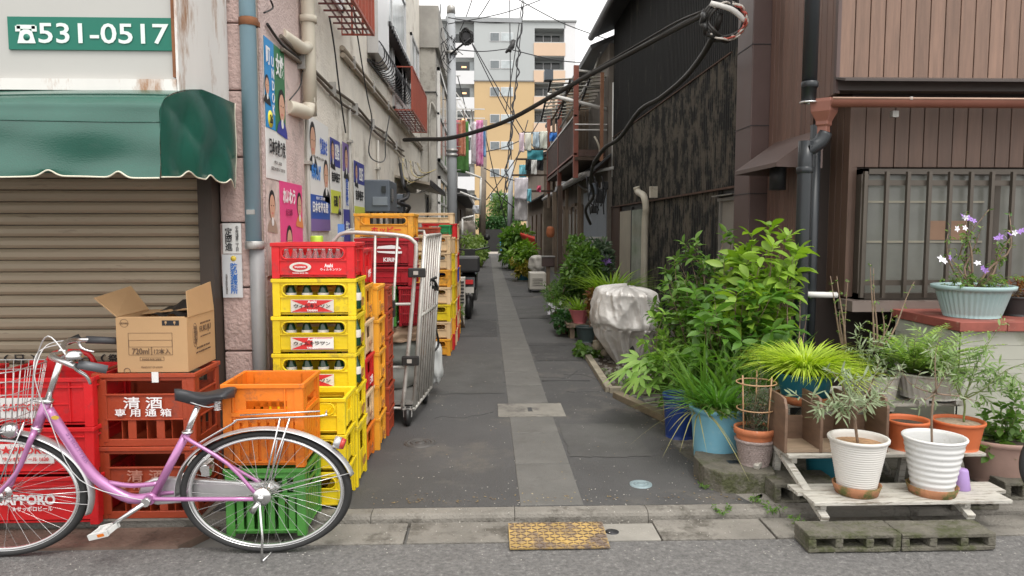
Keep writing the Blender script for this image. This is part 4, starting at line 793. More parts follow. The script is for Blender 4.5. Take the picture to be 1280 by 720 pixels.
# --- stack D: yellow soda crates with the red one on top
YD = 3.56; xa = P(341, 400, YD).x; xb = P(444, 400, YD).x; wD = xb-xa; dD = .27; hD = .181; h0 = P(390, 348, 3.56).z-4*hD
z = 0
sp = mat('label_red', (.62, .03, .03), .5, var=.03)
nmD = ['bottom', 'second from the bottom', 'third yellow one down', 'second yellow one down', 'topmost of the yellow ones']
for k in range(5):
    h_ = h0 if k == 0 else hD
    o = crate((xa+xb)/2+(.0, -.003, -.005, 0, .003)[k], YD+dD/2, z, wD, dD, h_, YEL, 'yellow soda crate of green bottles, %s in the front stack' % nmD[k], 'slot', 'handle', 'yellow soda crates in the front stack', jit=.5)
    if k >= 2:
        patch(o, -.008, h_*.27, wD*.52, h_*.34, dD, WHT, .0055); pm = MB()
        W2, H2 = wD*.26, h_*.155
        pm.add([(-W2*.98, -.001, H2), (W2*.98, -.001, H2), (W2*.3, -.001, 0), (W2*.98, -.001, -H2), (-W2*.98, -.001, -H2), (-W2*.3, -.001, 0)], [(0, 5, 2, 1), (5, 4, 3, 2)]); q = pm.build('label_red_bow', sp, loc=(-.008, -dD/2-.0063, h_*.27)); q.parent = o
        lab(o, 'Asahi', tw, -.008, h_*.385, wD*.11, h_*.07, dD, .0085, bold=.03); lab(o, 'ウィルキンソン', ink, -.008, h_*.27, wD*.44, h_*.105, dD, .0085, bold=.02); lab(o, 'TANSAN', tw, -.008, h_*.155, wD*.13, h_*.055, dD, .0085, bold=.03)
        if k == 3: patch(o, .045, h_*.27, .10, h_*.27, dD, paper, .010, 'delivery_sticker'); lab(o, '東京 12345', greyink, .03, h_*.31, .05, .010, dD, .0115)
        for i in range(5): bottle(o.location.x-wD/2+.075+i*.078, YD+.045, z+.03, btg, btl, 'green bottle, %s in the %s' % (OL[i], {2: 'third yellow crate down', 3: 'second yellow crate down', 4: 'uppermost yellow crate'}[k]), 'green bottles in the yellow crates')
    sidelab(o, 'ウィルキンソン', mat('label_brown', (.3, .12, .05), .6), .03, h_*.3, .09, .05, wD, bold=.01)
    z += h_
o = crate((xa+xb)/2+.0, YD+dD/2, z, wD-.004, dD, .172, RED, 'red soda crate of clear bottles on top of the yellow front stack', 'slot', 'panel', jit=.5)
lab(o, 'Asahi', tw, .075, .062, .04, .018, dD, bold=.03); lab(o, 'ウィルキンソン', tw, .085, .043, .10, .012, dD, bold=.02)
em = MB(); em.lathe([(0, 0), (1, 0), (1, .2)], n=28); e_ = em.build('oval_emblem', WHT, loc=(-.06, -dD/2-.005, .055)); e_.scale = (.055, .003*5, .024); e_.rotation_euler.x = 0; e_.data = (lambda q: q.mesh('oval_emblem', WHT))(MB().add([(math.cos(a_*math.pi/14), 0, math.sin(a_*math.pi/14)) for a_ in range(28)], [tuple(range(28))[::-1]])); e_.scale = (.052, 1, .023); e_.parent = o
e_ = MB().add([(math.cos(a_*math.pi/14)*.036, 0, math.sin(a_*math.pi/14)*.014) for a_ in range(28)], [tuple(range(28))[::-1]]).build('oval_emblem_centre', sp, loc=(-.06, -dD/2-.0062, .055)); e_.parent = o
lab(o, 'WILKINSON', tw, -.06, .055, .052, .009, dD, .0075, bold=.02); lab(o, 'TANSAN SINCE 1904', tw, -.06, .026, .075, .006, dD)
for i in range(5):
    for j in range(2): bottle((xa+xb)/2-wD/2+.06+i*.05+j*.025+.04*i/2, YD+.045+j*.06, z+.02, clr, None, 'clear glass bottle, %s in the %s row of the red top crate' % (OL[i], ['front', 'rear'][j]), 'clear bottles in the red crate', h=.135, r=.022)
z += .172
cn_ = tag(MB().lathe([(0, 0), (.03, 0), (.033, .006), (.033, .11), (.03, .118), (0, .117)], n=20).build('drink_can', mat('lime_can', (.42, .6, .06), .35, metal=.2), loc=(P(396, 300, 3.93).x, 3.93, z-.09)), 'lime green drink can standing upright in the red top crate', 'can')
adopt(MB().lathe([(.0335, .02), (.0338, .05)], n=20).build('can_band', paper, loc=cn_.location), cn_)
# --- stack D2: yellow, open top, in front of D
Y2 = 3.29; x2 = P(431, 560, Y2).x
for k in range(3): crate(x2-.20, Y2+.13, k*P(425, 497, 3.29).z/3, .40, .25, P(425, 497, 3.29).z/3-.001, YEL, 'yellow crate by the rear mudguard, %s of three beside the orange crate' % ['bottom', 'middle', 'open topmost'][k], 'slot', 'handle', 'low yellow stack by the bicycle wheel', jit=.5)
# --- E F G stacks
def stack(Y, xr, w, d, cols, hs, where, grp, fr='slot', si='handle', z=0, txt=None):
    N = {'plastic_yellow': 'yellow', 'plastic_red': 'red', 'plastic_orange': 'orange', 'plastic_amber': 'amber', 'plastic_cream': 'cream', 'plastic_brick_red': 'brick-red', 'plastic_green': 'green', 'plastic_blue': 'blue', 'plastic_dark_red': 'dark red', 'plastic_emerald': 'emerald', 'plastic_white': 'off-white'}
    n = len(cols); names = []
    for k, c in enumerate(cols):
        col = N[c.name]; same = [i for i in range(n) if cols[i] is c]
        if len(same) == 1: pos = 'the only %s one' % col
        else:
            j = same.index(k); pos = ['lowest', 'second lowest', 'third lowest', 'fourth lowest', 'fifth lowest', 'sixth lowest'][j] if j < len(same)-1 else 'highest'; pos += ' %s one' % col
        h_ = hs[k] if isinstance(hs, (list, tuple)) else hs
        o = crate(xr-w/2, Y+d/2, z, w, d, h_, c, '%s crate, %s in %s' % (col, pos, where), fr, si, grp, jit=1)
        if txt and Y < 5: sidelab(o, txt[k % len(txt)], tw if c in (RED, BRR, DRD) else MC['label_brown'], .03, h_*.3, .10, .045, w, bold=.01)
        z += h_
    return z
xE = P(456, 500, 3.85).x
stack(3.85, xE, .42, .3, [ORA, CRM, RED, CRM, AMB, RED], P(465, 311, 3.85).z/6, 'the mixed stack behind the yellow one', 'mixed crates behind the yellow stack', si='handle', txt=['三ツ矢', 'サイダー'])
stack(4.17, P(473, 480, 4.17).x, .42, .27, [AMB]*5, P(480, 358, 4.17).z/5, 'the amber stack before the brick-red one', 'amber crates', txt=['バヤリース'])
stack(4.46, P(485, 460, 4.46).x, .42, .24, [BRR]*6, P(490, 358, 4.46).z/6, 'the brick-red stack next to the roll cage', 'brick-red crates by the roll cage', 'ribs', 'ribs')
# --- roll cage
cgm = mat('cage_silver', (.56, .54, .50), .4, metal=.35, var=.15, vs=14, dirt=(.34, .29, .24), da=.4, ds=12)
rc = empty('roll_cage', (-.7, 5.1, 0), 'silver steel roll cage trolley with folded side panel and black castors', 'trolley')
YT = 4.74; pt = lambda px, py, Y=YT: P(px, py, Y)
part(MB().tube([pt(421, 480), pt(416, 320), pt(419, 300), pt(432, 291), pt(470, 292), pt(504, 295), pt(517, 302), pt(520, 318), pt(512, 420), pt(503, 512)], .013, 10, sub=3), 'end_frame', cgm, rc)
for a_, b_ in (((469, 294), (466, 505)), ((497, 295), (484, 508))): part(MB().tube([pt(*a_), pt(*b_)], .0085, 8), 'upright', cgm, rc)
for a_, b_ in (((420, 381), (516, 380)), ((420, 459), (510, 459)), ((420, 507), (520, 511))): part(MB().tube([pt(*a_), pt(*b_)], .009, 8), 'cross_rail', cgm, rc)
YS = 5.25; na, nb, fa, fb = P(531, 295, 4.77), P(517, 512, 4.77), P(550, 293, YS), P(539, 484, YS)
for i in range(8):
    t_ = i/7; part(MB().tube([na.lerp(fa, t_), nb.lerp(fb, t_)], .013 if i in (0, 7) else .0075, 8), 'side_bar', cgm, rc)
for v_ in (0, .46, 1): part(MB().tube([na.lerp(nb, v_), fa.lerp(fb, v_)], .011, 8), 'side_rail', cgm, rc)
part(MB().tube([pt(430, 291), P(438, 287, 5.6), P(530, 289, 5.5), na], .010, 8), 'top_rail', cgm, rc)
part(MB().box(pt(420, 500).x, nb.x, 4.75, 5.5, .125, .145), 'platform', mat('cage_deck', (.3, .29, .27), .6, metal=.4), rc)
for px, py in ((521, 341), (513, 451)):
    c = P(px, py, 4.71); part(MB().box(c.x-.055, c.x+.055, 4.695, 4.725, c.z-.03, c.z+.03), 'latch', black_p, rc, bevel=.006); part(MB().box(c.x-.02, c.x+.01, 4.69, 4.696, c.z-.012, c.z+.012), 'latch_button', MC['conduit_grey'], rc)
part(MB().box(P(479, 384, 4.71).x, P(494, 384, 4.71).x, 4.69, 4.74, P(480, 392, 4.9).z, P(480, 372, 4.9).z), 'clamp', black_p, rc, bevel=.005)
for x_, y_ in ((nb.x-.03, 4.70), (nb.x+.03, 5.3), (-.92, 4.85)):
    wq = part(MB().lathe([(0, -.018), (.05, -.018), (.06, -.012), (.062, 0), (.06, .012), (.05, .018), (0, .018)], (x_, y_, .062), 20, ax='x'), 'castor', black_p, rc)
    part(MB().box(x_-.028, x_-.022, y_-.02, y_+.02, .06, .118).box(x_+.022, x_+.028, y_-.02, y_+.02, .06, .118).box(x_-.03, x_+.03, y_-.03, y_+.03, .108, .118), 'castor_fork', steel, rc)
tag(MB().box(P(426, 290, 4.9).x-.02, P(426, 290, 4.9).x+.02, 4.9, 4.93, P(426, 296, 4.9).z, P(426, 280, 4.9).z).build('tape_tag', mat('blue_tape', (.1, .25, .65), .5)), 'blue tape wrapped on the top left corner of the roll cage', 'tape')
# things on the roll cage
xq0 = P(443, 300, 5.0).x; xq1 = P(516, 300, 5.0).x; wq = xq1-xq0; cxq = (xq0+xq1)/2
zs = [.14, .28, .42, .655, .90, 1.0, 1.195]
bg_ = mat('grey_sack', (.27, .27, .25), .8, var=.2, bump=.5, bs=20)
def lump(name, c, sx, sy, sz, m, label, cat, seed=0, amp=.12, n=20, group=None):
    rs = random.Random(seed); ph = [rs.uniform(0, 6) for _ in range(8)]
    def fn(u, v):
        a_ = u*2*math.pi; b_ = (v-.5)*math.pi; r = 1+amp*(math.sin(3*a_+ph[0])*math.cos(b_)+.6*math.sin(5*a_+4*b_+ph[1])+.5*math.sin(7*b_+ph[2])+.35*math.sin(9*a_+ph[3]-5*b_)*math.cos(b_))
        cb_ = abs(math.cos(b_))**.55*(1 if math.cos(b_) > 0 else -1); sb_ = abs(math.sin(b_))**.75*(1 if math.sin(b_) > 0 else -1)
        return (c[0]+sx*r*cb_*math.cos(a_), c[1]+sy*r*cb_*math.sin(a_), c[2]+sz*sb_*(1+.3*(r-1)))
    o = MB().grid(fn, n*2, n, 0).build(name, m, center=True); return tag(o, label, cat, group)
lump('sack', (cxq, 5.25, .235), .2, .2, .1, bg_, 'grey cloth sack on the deck of the roll cage', 'sack', 3, .06)
lump('sack', (cxq+.02, 5.25, .40), .2, .19, .09, mat('grey_green_sack', (.20, .21, .19), .7), 'grey-green folded sheet above the sack on the roll cage', 'sack', 5, .05)
lump('sack', (cxq+.08, 5.23, .53), .17, .17, .06, mat('tan_paper', (.48, .33, .22), .7, var=.2), 'crumpled tan paper bag under the green crate', 'bag', 8, .12)
crate(cxq-.045, 5.2, .60, wq*.60, .35, .275, GRN, 'green finned crate standing in the roll cage', 'fin', 'fin', jit=0)
crate(cxq+.165, 5.2, .60, .14, .35, .275, DRD, 'narrow dark red crate right of the green one in the roll cage', 'fin', 'fin', jit=0)
crate(cxq, 5.2, .88, wq, .36, .13, DRD, 'dark red crate low under the logo crate in the roll cage', 'panel', 'panel', jit=.3)
o = crate(cxq, 5.2, 1.012, wq, .36, .19, DRD, 'dark red crate with a white wave emblem under the orange one', 'panel', 'panel', jit=.3)
e_ = MB().prism([(-.07, .03), (.02, .038), (.07, .03), (.085, .012), (-.08, .014)], 1, -.002, .002).prism([(-.08, -.002), (.09, -.004), (.09, -.018), (.03, -.02), (-.07, -.012)], 1, -.002, .002).build('wave_emblem', tw, loc=(.03, -.19, .105)); e_.parent = o
lab(o, 'KIRIN', tw, .04, .045, .09, .028, .36, .01, bold=.03)
o = crate(cxq, 5.2, 1.205, wq, .36, .165, AMB, 'amber crate with red katakana lettering on top of the roll cage load', 'slot', 'handle', jit=.3)
lab(o, 'ホッピー', redink, .015, .052, .20, .045, .36, .006, bold=.03)
lump('plastic_bag', P(544, 453, 5.62), .055, .08, .155, mat('thin_white_plastic', (.52, .53, .52), .35, var=.1), 'thin white plastic bag hanging from the far side of the roll cage', 'bag', 12, .13)
cable([P(533, 352, 5.1), P(539, 360, 5.1), P(546, 356, 5.3), P(540, 375, 5.2), P(542, 400, 5.3), P(548, 430, 5.4), P(538, 445, 5.3), P(536, 462, 5.2)], .009, 'black bungee cord tied round the side panel of the roll cage', name='bungee_cord', cat='cord')
cable([P(533, 358, 5.05), P(541, 350, 5.1), P(547, 362, 5.2), P(535, 353, 5.0), P(545, 347, 5.1)], .011, 'knot of black cord on the side panel of the roll cage', name='bungee_cord', cat='cord')
# --- far crate rows
def xr_(px, py, Y): return P(px, py, Y).x
zH = stack(7.3, xr_(563, 400, 7.3), .40, .3, [AMB, CRM, YEL, CRM, AMB, CRM, CRM], .172, 'the first stack beyond the roll cage', 'crates beyond the roll cage')
crate(xr_(551, 300, 7.3)-.13, 7.45, zH, .25, .3, .075, BRR, 'small brick-red crate near the top beyond the roll cage', 'panel', 'panel'); crate(xr_(563.5, 300, 7.3)-.055, 7.45, zH, .105, .3, .10, GRE, 'small emerald crate near the top beyond the roll cage', 'panel', 'panel')
crate(xr_(565, 270, 7.3)-.2, 7.45, 1.31, .42, .3, .11, CRM, 'cream crate on the very top beyond the roll cage', 'slot', 'handle')
stack(7.66, xr_(568, 400, 7.66), .36, .27, [RED, AMB, YEL, YEL, YEL, YEL, CRM], .168, 'the second stack beyond the roll cage', 'crates beyond the roll cage')
stack(7.98, xr_(570.5, 400, 7.98), .36, .27, [CRM, RED, CRM, AMB, AMB, CRM, AMB, RED], .165, 'the third stack beyond the roll cage', 'crates beyond the roll cage')
stack(8.3, xr_(573, 395, 8.3), .36, .27, [RED, CRM, RED, CRM, BLU, RED, CRM, CRM], .165, 'the fourth stack beyond the roll cage', 'crates beyond the roll cage')
stack(8.62, xr_(574.5, 390, 8.62), .36, .27, [AMB, RED, CRM, CRM, AMB], .165, 'the fifth and farthest stack beyond the roll cage', 'crates beyond the roll cage')
# grey outdoor unit and scooter
o = empty('outdoor_unit', (-.42, 9.6, .25), 'pale louvred outdoor unit standing behind the far crates', 'air conditioner')
xo = xr_(581, 360, 9.6); part(MB().box(xo-.35, xo, 9.6, 9.9, .25, .62).box(xo-.33, xo-.27, 9.62, 9.88, 0, .25).box(xo-.07, xo-.01, 9.62, 9.88, 0, .25), 'case', WHT, o)
for i in range(7): part(MB().box(xo-.16, xo-.01, 9.585, 9.602, .29+i*.045, .31+i*.045), 'louvre', dark_m, o)
sc = empty('scooter', (-.3, 10.6, 0), 'black scooter parked against the left side with a black rear box', 'scooter')
xs = xr_(586, 380, 10.5)
part(MB().torus((xs, 10.35, .2), .15, .05, 'x', 24, 8), 'tyre', black_p, sc); part(MB().torus((xs, 11.45, .2), .15, .05, 'x', 24, 8), 'tyre', black_p, sc)
part(MB().lathe([(0, -.03), (.12, -.03), (.12, .03), (0, .03)], (xs, 10.35, .2), 16, ax='x'), 'rim', steel, sc)
part(MB().prism([(10.2, .42), (10.25, .62), (10.75, .70), (10.95, .60), (10.95, .30), (11.25, .28), (11.35, .75), (11.42, .75), (11.42, .25), (11.3, .18), (10.9, .2), (10.5, .32)], 0, xs-.12, xs+.12), 'body', mat('scooter_black', (.02, .02, .022), .25, coat=.4), sc, bevel=.03)
part(MB().box(xs-.17, xs+.16, 10.12, 10.48, .66, .88), 'rear_box', mat('box_black', (.03, .03, .032), .35), sc, bevel=.03)
part(MB().box(xs-.13, xs+.13, 10.5, 11.0, .70, .77), 'seat', black_p, sc, bevel=.025)
part(MB().tube([(xs-.3, 11.2, .98), (xs, 11.32, .92), (xs+.3, 11.2, .98)], .014, 8).box(xs-.08, xs+.08, 11.25, 11.42, .75, .95), 'handlebar', black_p, sc)
part(MB().box(xs-.07, xs+.07, 10.15, 10.17, .50, .56), 'tail_light', sp, sc); part(MB().box(xs-.08, xs+.08, 10.14, 10.15, .38, .46), 'number_plate', WHT, sc)
part(MB().lathe([(0, 0), (.05, 0), (.05, .12), (0, .12)], (xs+.02, 10.22, .36), 12, ax='y'), 'exhaust', chrome, sc)
for s_ in (-1, 1): part(MB().tube([(xs+s_*.22, 11.24, .98), (xs+s_*.25, 11.2, 1.1)], .006, 5).lathe([(0, 0), (.05, 0), (0, .015)], (xs+s_*.26, 11.18, 1.13), 10, ax='y'), 'mirror', black_p, sc)
# ================================================================ BICYCLE
YK = 2.93; B = lambda px, py, dy=0: P(px, py, YK+dy)
pink = mat('pink_lacquer', (.46, .19, .40), .3, metal=.3, var=.05, spec=.6, coat=.5)
tyre = mat('tyre_rubber', (.022, .022, .022), .7, var=.2, bump=.2, bs=120)
grip = mat('grip_grey', (.07, .07, .075), .5); sdl = mat('saddle_vinyl', (.035, .036, .04), .42, var=.1)
bk_ = empty('bicycle', (-1.4, YK, -.04), 'pink city bicycle with wire basket parked in front of the crates', 'bicycle')
def bp_(mb, nm, m, par=bk_, **k): return part(mb, nm, m, par, **k)
WR = B(333, 611); WF_ = B(1, 611); rad = .341; KZ = .73; WR.z = WF_.z = -.036+rad*KZ
def SQ(c): return M4.Translation(c) @ M4.Diagonal((1, 1, KZ, 1)) @ M4.Translation(-V(c))
def MS(c): q = MB(); q.T = SQ(c); return q
WR.y = WF_.y = YK
for c, s_ in ((WR, 'r'), (WF_, 'f')):
    w_ = bp_(MS(c).torus(c, rad-.0145, .0165, 'y', 72, 8, ry=.0175), 'wheel', tyre)
    adopt(MS(c).torus(c, rad-.037, .009, 'y', 72, 6, ry=.012).torus(c, rad-.0295, .003, 'y', 72, 6, ry=.013).build('rim', chrome), w_)
    adopt(MS(c).torus(c, rad-.0385, .007, 'y', 72, 6, ry=.0125).build('rim_wall', silver), w_)
    adopt(MB().lathe([(0, -.05), (.012, -.05), (.012, -.032), (.027, -.03), (.027, -.024), (.014, -.02), (.014, .02), (.027, .024), (.027, .03), (.012, .032), (.012, .05), (0, .05)], c, 16, ax='y').build('hub', chrome), w_)
    sp_ = MS(c)
    for k in range(36):
        a0 = 2*math.pi*k/36; sd = .027 if k % 2 else -.027; a1 = a0+(.75 if (k//2) % 2 else -.75)
        sp_.tube([(c.x+math.cos(a1)*.025, c.y+sd, c.z+math.sin(a1)*.025), (c.x+math.cos(a0)*(rad-.044), c.y, c.z+math.sin(a0)*(rad-.044))], .0009, 4, cap=False)
    so_ = sp_.build('spokes', chrome); adopt(so_, w_)
mg = lambda c, a0, a1: MS(c).grid(lambda u, v: (c.x+math.cos(R(a0+(a1-a0)*u))*(rad+.012+.010*math.sin(math.pi*v)), c.y-.026+.052*v, c.z+math.sin(R(a0+(a1-a0)*u))*(rad+.012+.010*math.sin(math.pi*v))), 48, 8)
for c, a0, a1 in ((WR, 15, 184), (WF_, -18, 100)):
    m_ = bp_(mg(c, a0, a1), 'mudguard', silver); so_ = m_.modifiers.new('t', 'SOLIDIFY'); so_.thickness = .0015
for c, a, e in ((WR, 18, 'r'), (WF_, -8, 'f'), (WF_, 4, 'f')):
    mb = MB()
    for s_ in (-1, 1): mb.tube([(c.x, c.y+s_*.045, c.z), (c.x+math.cos(R(a))*(rad+.012), c.y+s_*.024, c.z+math.sin(R(a))*(rad+.012)*KZ)], .002, 5)
    bp_(mb, 'mudguard_stay', chrome)
HT, HB = B(58, 503), B(46, 540); BB = B(191, 621); ST = B(236, 536); BBz = BB
bp_(MB().tube([B(59, 500), B(44, 541)], .0185, 14), 'head_tube', pink)
bp_(MB().tube([B(60, 512), B(84, 548), B(110, 586), B(130, 605), BB+V((-.09, 0, -.005)), BB], [.021, .021, .0215, .0215, .0205, .019], 14, sub=4), 'down_tube', pink)
bp_(MB().tube([B(136, 603), B(165, 607), B(200, 604)], .0095, 10, sub=3), 'cross_tube', pink)
bp_(MB().tube([B(191, 622), B(234, 541)], .0165, 14), 'seat_tube', pink)
bp_(MB().tube([B(231, 548), B(247, 509)], .0125, 12), 'seat_post', chrome)
bp_(MB().torus(B(234.5, 540), .017, .006, 'z', 16, 6).tube([B(234, 541, -.02), B(234, 541, -.035)], .004, 6), 'seat_clamp', chrome)
bp_(MB().tube([BB+V((0, -.035, 0)), BB+V((0, .035, 0))], .022, 14), 'bottom_bracket', pink)
# stays
for s_ in (-1, 1):
    bp_(MB().tube([B(230, 545, s_*.012), B(240, 552, s_*.035), B(285, 580, s_*.05), WR+V((-.02, s_*.055, .005))], .0075, 8, sub=3), 'seat_stay', pink)
    bp_(MB().tube([BB+V((0, s_*.02, 0)), BB+V((.08, s_*.04, .004)), WR+V((-.02, s_*.055, -.01))], .009, 8, sub=3), 'chain_stay', pink)
    bp_(MB().tube([B(44, 538, s_*.006), B(40, 546, s_*.04), B(32, 566, s_*.045), B(20, 592, s_*.05), WF_+V((0, s_*.052, 0))], [.013, .012, .0105, .009, .008], 10, sub=3), 'fork_blade', pink)
for p_ in ((60, 499, 59, 503), (47, 533, 45.5, 538)): bp_(MB().tube([B(p_[0], p_[1]), B(p_[2], p_[3])], .0215, 14), 'headset_ring', chrome)
# stem and bars
bp_(MB().tube([B(60, 500), B(76, 449)], .0125, 12), 'stem', chrome)
bp_(MB().tube([B(76, 451), B(79, 436)], .016, 12), 'stem_clamp', chrome)
hbar = [B(95, 458, -.30), B(80, 452, -.27), B(66, 447, -.20), B(66, 444, -.12), B(76, 442, -.03), B(78, 438, .03), B(80, 430, .12), B(88, 426, .2), B(106, 424.5, .26), B(140, 425, .30)]
bp_(MB().tube(hbar, .0115, 12, sub=4), 'handlebar', chrome)
bp_(MB().tube([B(97, 455, -.29), B(134, 462, -.25)], [.0165, .0155], 12), 'grip', mat('grip_silver', (.12, .125, .135), .45)); bp_(MB().tube([B(108, 424.5, .27), B(146, 426, .29)], [.0165, .0155], 12), 'grip', grip)
for pts in ([B(88, 450, -.29), B(96, 462, -.27), B(108, 470, -.26), B(113, 480, -.25)], [B(98, 423, .26), B(102, 435, .25), B(118, 440, .25)]):
    bp_(MB().tube(pts, [.008, .007, .006, .005], 8, sub=3), 'brake_lever', chrome)
bp_(MB().lathe([(0, .03), (.02, .026), (.029, .012), (.030, 0), (0, 0)], B(93, 448, -.30), 18), 'bell', chrome)
bp_(MB().tube([B(84, 428, .22), B(100, 421, .25)], .014, 8), 'brake_mount', black_p)
for pts, r_ in (([B(88, 452, -.28), B(60, 420, -.2), B(44, 455, -.08), B(40, 500, -.02), B(40, 530, -.02)], .0025), ([B(88, 425, .2), B(58, 432, .1), B(44, 462, 0), B(41, 500, .02)], .0025), ([B(76, 430, .1), B(48, 440, 0), B(43, 470, -.06), B(60, 520, -.03), B(100, 600, -.025), B(190, 628, -.02)], .002)):
    bp_(MB().tube(pts, r_, 5, sub=6), 'brake_cable', mat('cable_white', (.6, .6, .6), .4))
# saddle
def sad(u, v):
    # u: nose(0) -> tail(1); v around
    L0, L1 = B(218, 492), B(293, 489); x = L0.x+(L1.x-L0.x)*u; hw = .018+.075*max(0, (u-.25)/.75)**1.1 if u > .25 else .018+.0*u
    hw *= math.sin(min(1, max(0, (1-u)/.12))*math.pi/2)**.6*math.sin(min(1, u/.08)*math.pi/2)**.6+1e-4; a_ = 2*math.pi*v
    top = L0.z+.008*math.cos(u*7)-.006; th = .018+.012*math.sin(math.pi*min(1, u*1.1))
    zz_ = math.sin(a_); z = top+(zz_*.018 if zz_ > 0 else zz_*(th+.012*(1-u)))
    return (x, YK+math.cos(a_)*hw, z)
sd_ = bp_(MB().grid(sad, 26, 20), 'saddle', sdl)
mb = MB()
for s_ in (-1, 1):
    mb.tube([B(238, 503, s_*.02), B(262, 509, s_*.025), B(276, 502, s_*.04)], .0035, 6, sub=3)
    c = B(272, 506, s_*.035)
    for k in range(5): mb.torus(c+V((0, 0, -.018+k*.008)), .013, .0022, 'z', 14, 5)
adopt(mb.build('saddle_spring', chrome), sd_)
# chain case, cranks, pedals
cc = MB(); a_ = BB+V((-.02, -.03, .03)); b_ = WR+V((0, -.045, .0))
prof = [(x_, BB.z+(z_-BB.z)*.8) for x_, z_ in [(BB.x-.075, BB.z), (BB.x-.06, BB.z+.05), (BB.x-.01, BB.z+.078), (BB.x+.05, BB.z+.082), (WR.x-.05, WR.z+.032), (WR.x+.01, WR.z+.04), (WR.x+.045, WR.z+.01), (WR.x+.02, WR.z-.025), (BB.x+.05, BB.z-.055), (BB.x, BB.z-.06), (BB.x-.05, BB.z-.04)]]
bp_(cc.prism(prof, 1, YK+.034, YK+.060), 'chain_case', silver, bevel=.006)
pe = B(130, 664, -.12); cr_ = B(142, 655, -.10)
bp_(MB().tube([BB+V((0, -.055, 0)), cr_], [.011, .008], 8), 'crank', chrome); bp_(MB().tube([BB+V((0, .07, 0)), BB*2-cr_+V((0, .06, 0))], [.011, .008], 8), 'crank', chrome)
bp_(MB().tube([BB+V((0, -.068, 0)), BB+V((0, -.045, 0))], .017, 12), 'crank_cap', chrome)
pd = MB(); c = pe
for s_ in (-1, 1): pd.box(-.042, .042, s_*.032-.006, s_*.032+.006, -.010, .012)
pd.box(-.042, -.034, -.03, .03, -.008, .010).box(.034, .042, -.03, .03, -.008, .010).box(-.012, .012, -.03, .03, -.006, .008)
pdl = bp_(pd, 'pedal', mat('pedal_white', (.62, .62, .6), .4)); pdl.location = c; pdl.rotation_euler = (R(8), R(-16), R(-12))
q = MB().box(.0, .03, -.0385, -.0375, -.005, .007).build('pedal_reflector', ORA); q.parent = pdl
pd2 = link('pedal', pdl.data, None, BB*2-cr_+V((0, .12, 0)), (0, .2, 0)); adopt(pd2, bk_)
# rear rack, reflector, lock, kickstand, light
rk = MB(); 
for s_ in (-1, 1): rk.tube([B(238, 560, s_*.02), B(290, 530, s_*.05), B(305, 524, s_*.055), B(400, 520, s_*.055), B(407, 517, s_*.05), B(408, 514, s_*.02)], .0035, 6, sub=3); 
rk.tube([B(293, 526, -.05), B(293, 526, .05)], .003, 6).tube([B(340, 522, -.055), B(340, 522, .055)], .003, 6).tube([B(375, 521, -.055), B(375, 521, .055)], .003, 6).tube([B(408, 514, -.02), B(408, 514, .02)], .0035, 6)
rk.tube([B(300, 519, 0), B(400, 514, 0)], .003, 6)
for s_ in (-1, 1): rk.tube([B(362, 523, s_*.055), WR+V((.005, s_*.06, 0))], .0035, 6); rk.tube([B(350, 523, s_*.055), WR+V((-.002, s_*.06, 0))], .0035, 6)
bp_(rk, 'rear_rack', chrome)
rf_ = bp_(MB().tube([B(418, 552), B(426, 554)], .024, 14), 'reflector_housing', silver); adopt(MB().tube([B(426, 554), B(431, 555.5)], [.024, .020], 14).build('reflector_lens', mat('lens_red', (.5, .05, .04), .2)), rf_)
bp_(MB().box(-.016, .016, -.012, .012, -.02, .02), 'rear_light', chrome).location = B(258, 588, -.03)
bp_(MB().torus(B(256, 587, -.03), .016, .004, 'y', 16, 6), 'ring_lock', chrome)
ks = MB()
for s_ in (-1, 1): ks.tube([WR+V((-.01, s_*.065, .01)), WR+V((.005, s_*.085, -.15)), V((B(337, 706).x+.0, YK+s_*.10, -.034))], .005, 6)
ks.tube([V((B(337, 706).x-.0, YK-.10, -.034)), V((B(337, 706).x+.03, YK+.10, -.034))], .004, 6)
bp_(ks, 'kickstand', chrome)
bp_(MB().lathe([(0, -.01), (.034, -.01), (.036, 0), (.034, .012), (0, .012)], WR+V((0, -.055, 0)), 18, ax='y').lathe([(0, -.02), (.012, -.02), (.012, 0), (0, 0)], WR+V((0, -.065, 0)), 10, ax='y'), 'band_brake', chrome)
bp_(MB().tube([WR+V((-.01, -.07, -.02)), B(315, 640, -.07)], [.008, .014], 8), 'brake_arm', chrome)
# decals on the down tube
a_ = B(84, 545); d_ = (B(110, 584)-B(70, 526)).normalized()
text('STRUTTER', mat('decal_violet', (.28, .12, .30), .5), B(97, 560, -.0215), d_, V((0, 0, 1)), .14, .013, bk_, name='decal', lift=.0)
text('●', mat('decal_gold', (.6, .4, .05), .5), B(69, 522, -.022), (1, 0, 0), (0, 0, 1), .03, .016, bk_, name='decal', lift=0)
# basket
bs_ = empty('dummy', (0, 0, 0)); D.objects.remove(bs_)
wm = mat('basket_wire', (.55, .55, .54), .35, metal=.7)
bx0, bx1 = B(-75, 480).x, B(40, 480).x; zt0, zb0 = B(20, 458).z, B(20, 532).z; mb = MB()
def ring(t):
    z = zb0+(zt0-zb0)*t; k = .72+.28*t; xc = (bx0+bx1)/2+.01*(1-t); hx_ = (bx1-bx0)/2*k; hy_ = .15*k
    return [(xc+sx*hx_*cx, YK+sy*hy_*cy, z) for sx, cx, sy, cy in ((-1, 1, -1, .7), (-1, .8, -1, 1), (1, .8, -1, 1), (1, 1, -1, .7), (1, 1, 1, .7), (1, .8, 1, 1), (-1, .8, 1, 1), (-1, 1, 1, .7))]
for t_ in (1, .84, .62, .40, .2, 0):
    r_ = ring(t_); mb.tube(r_+r_[:1], .0026 if t_ == 1 else .0016, 5)
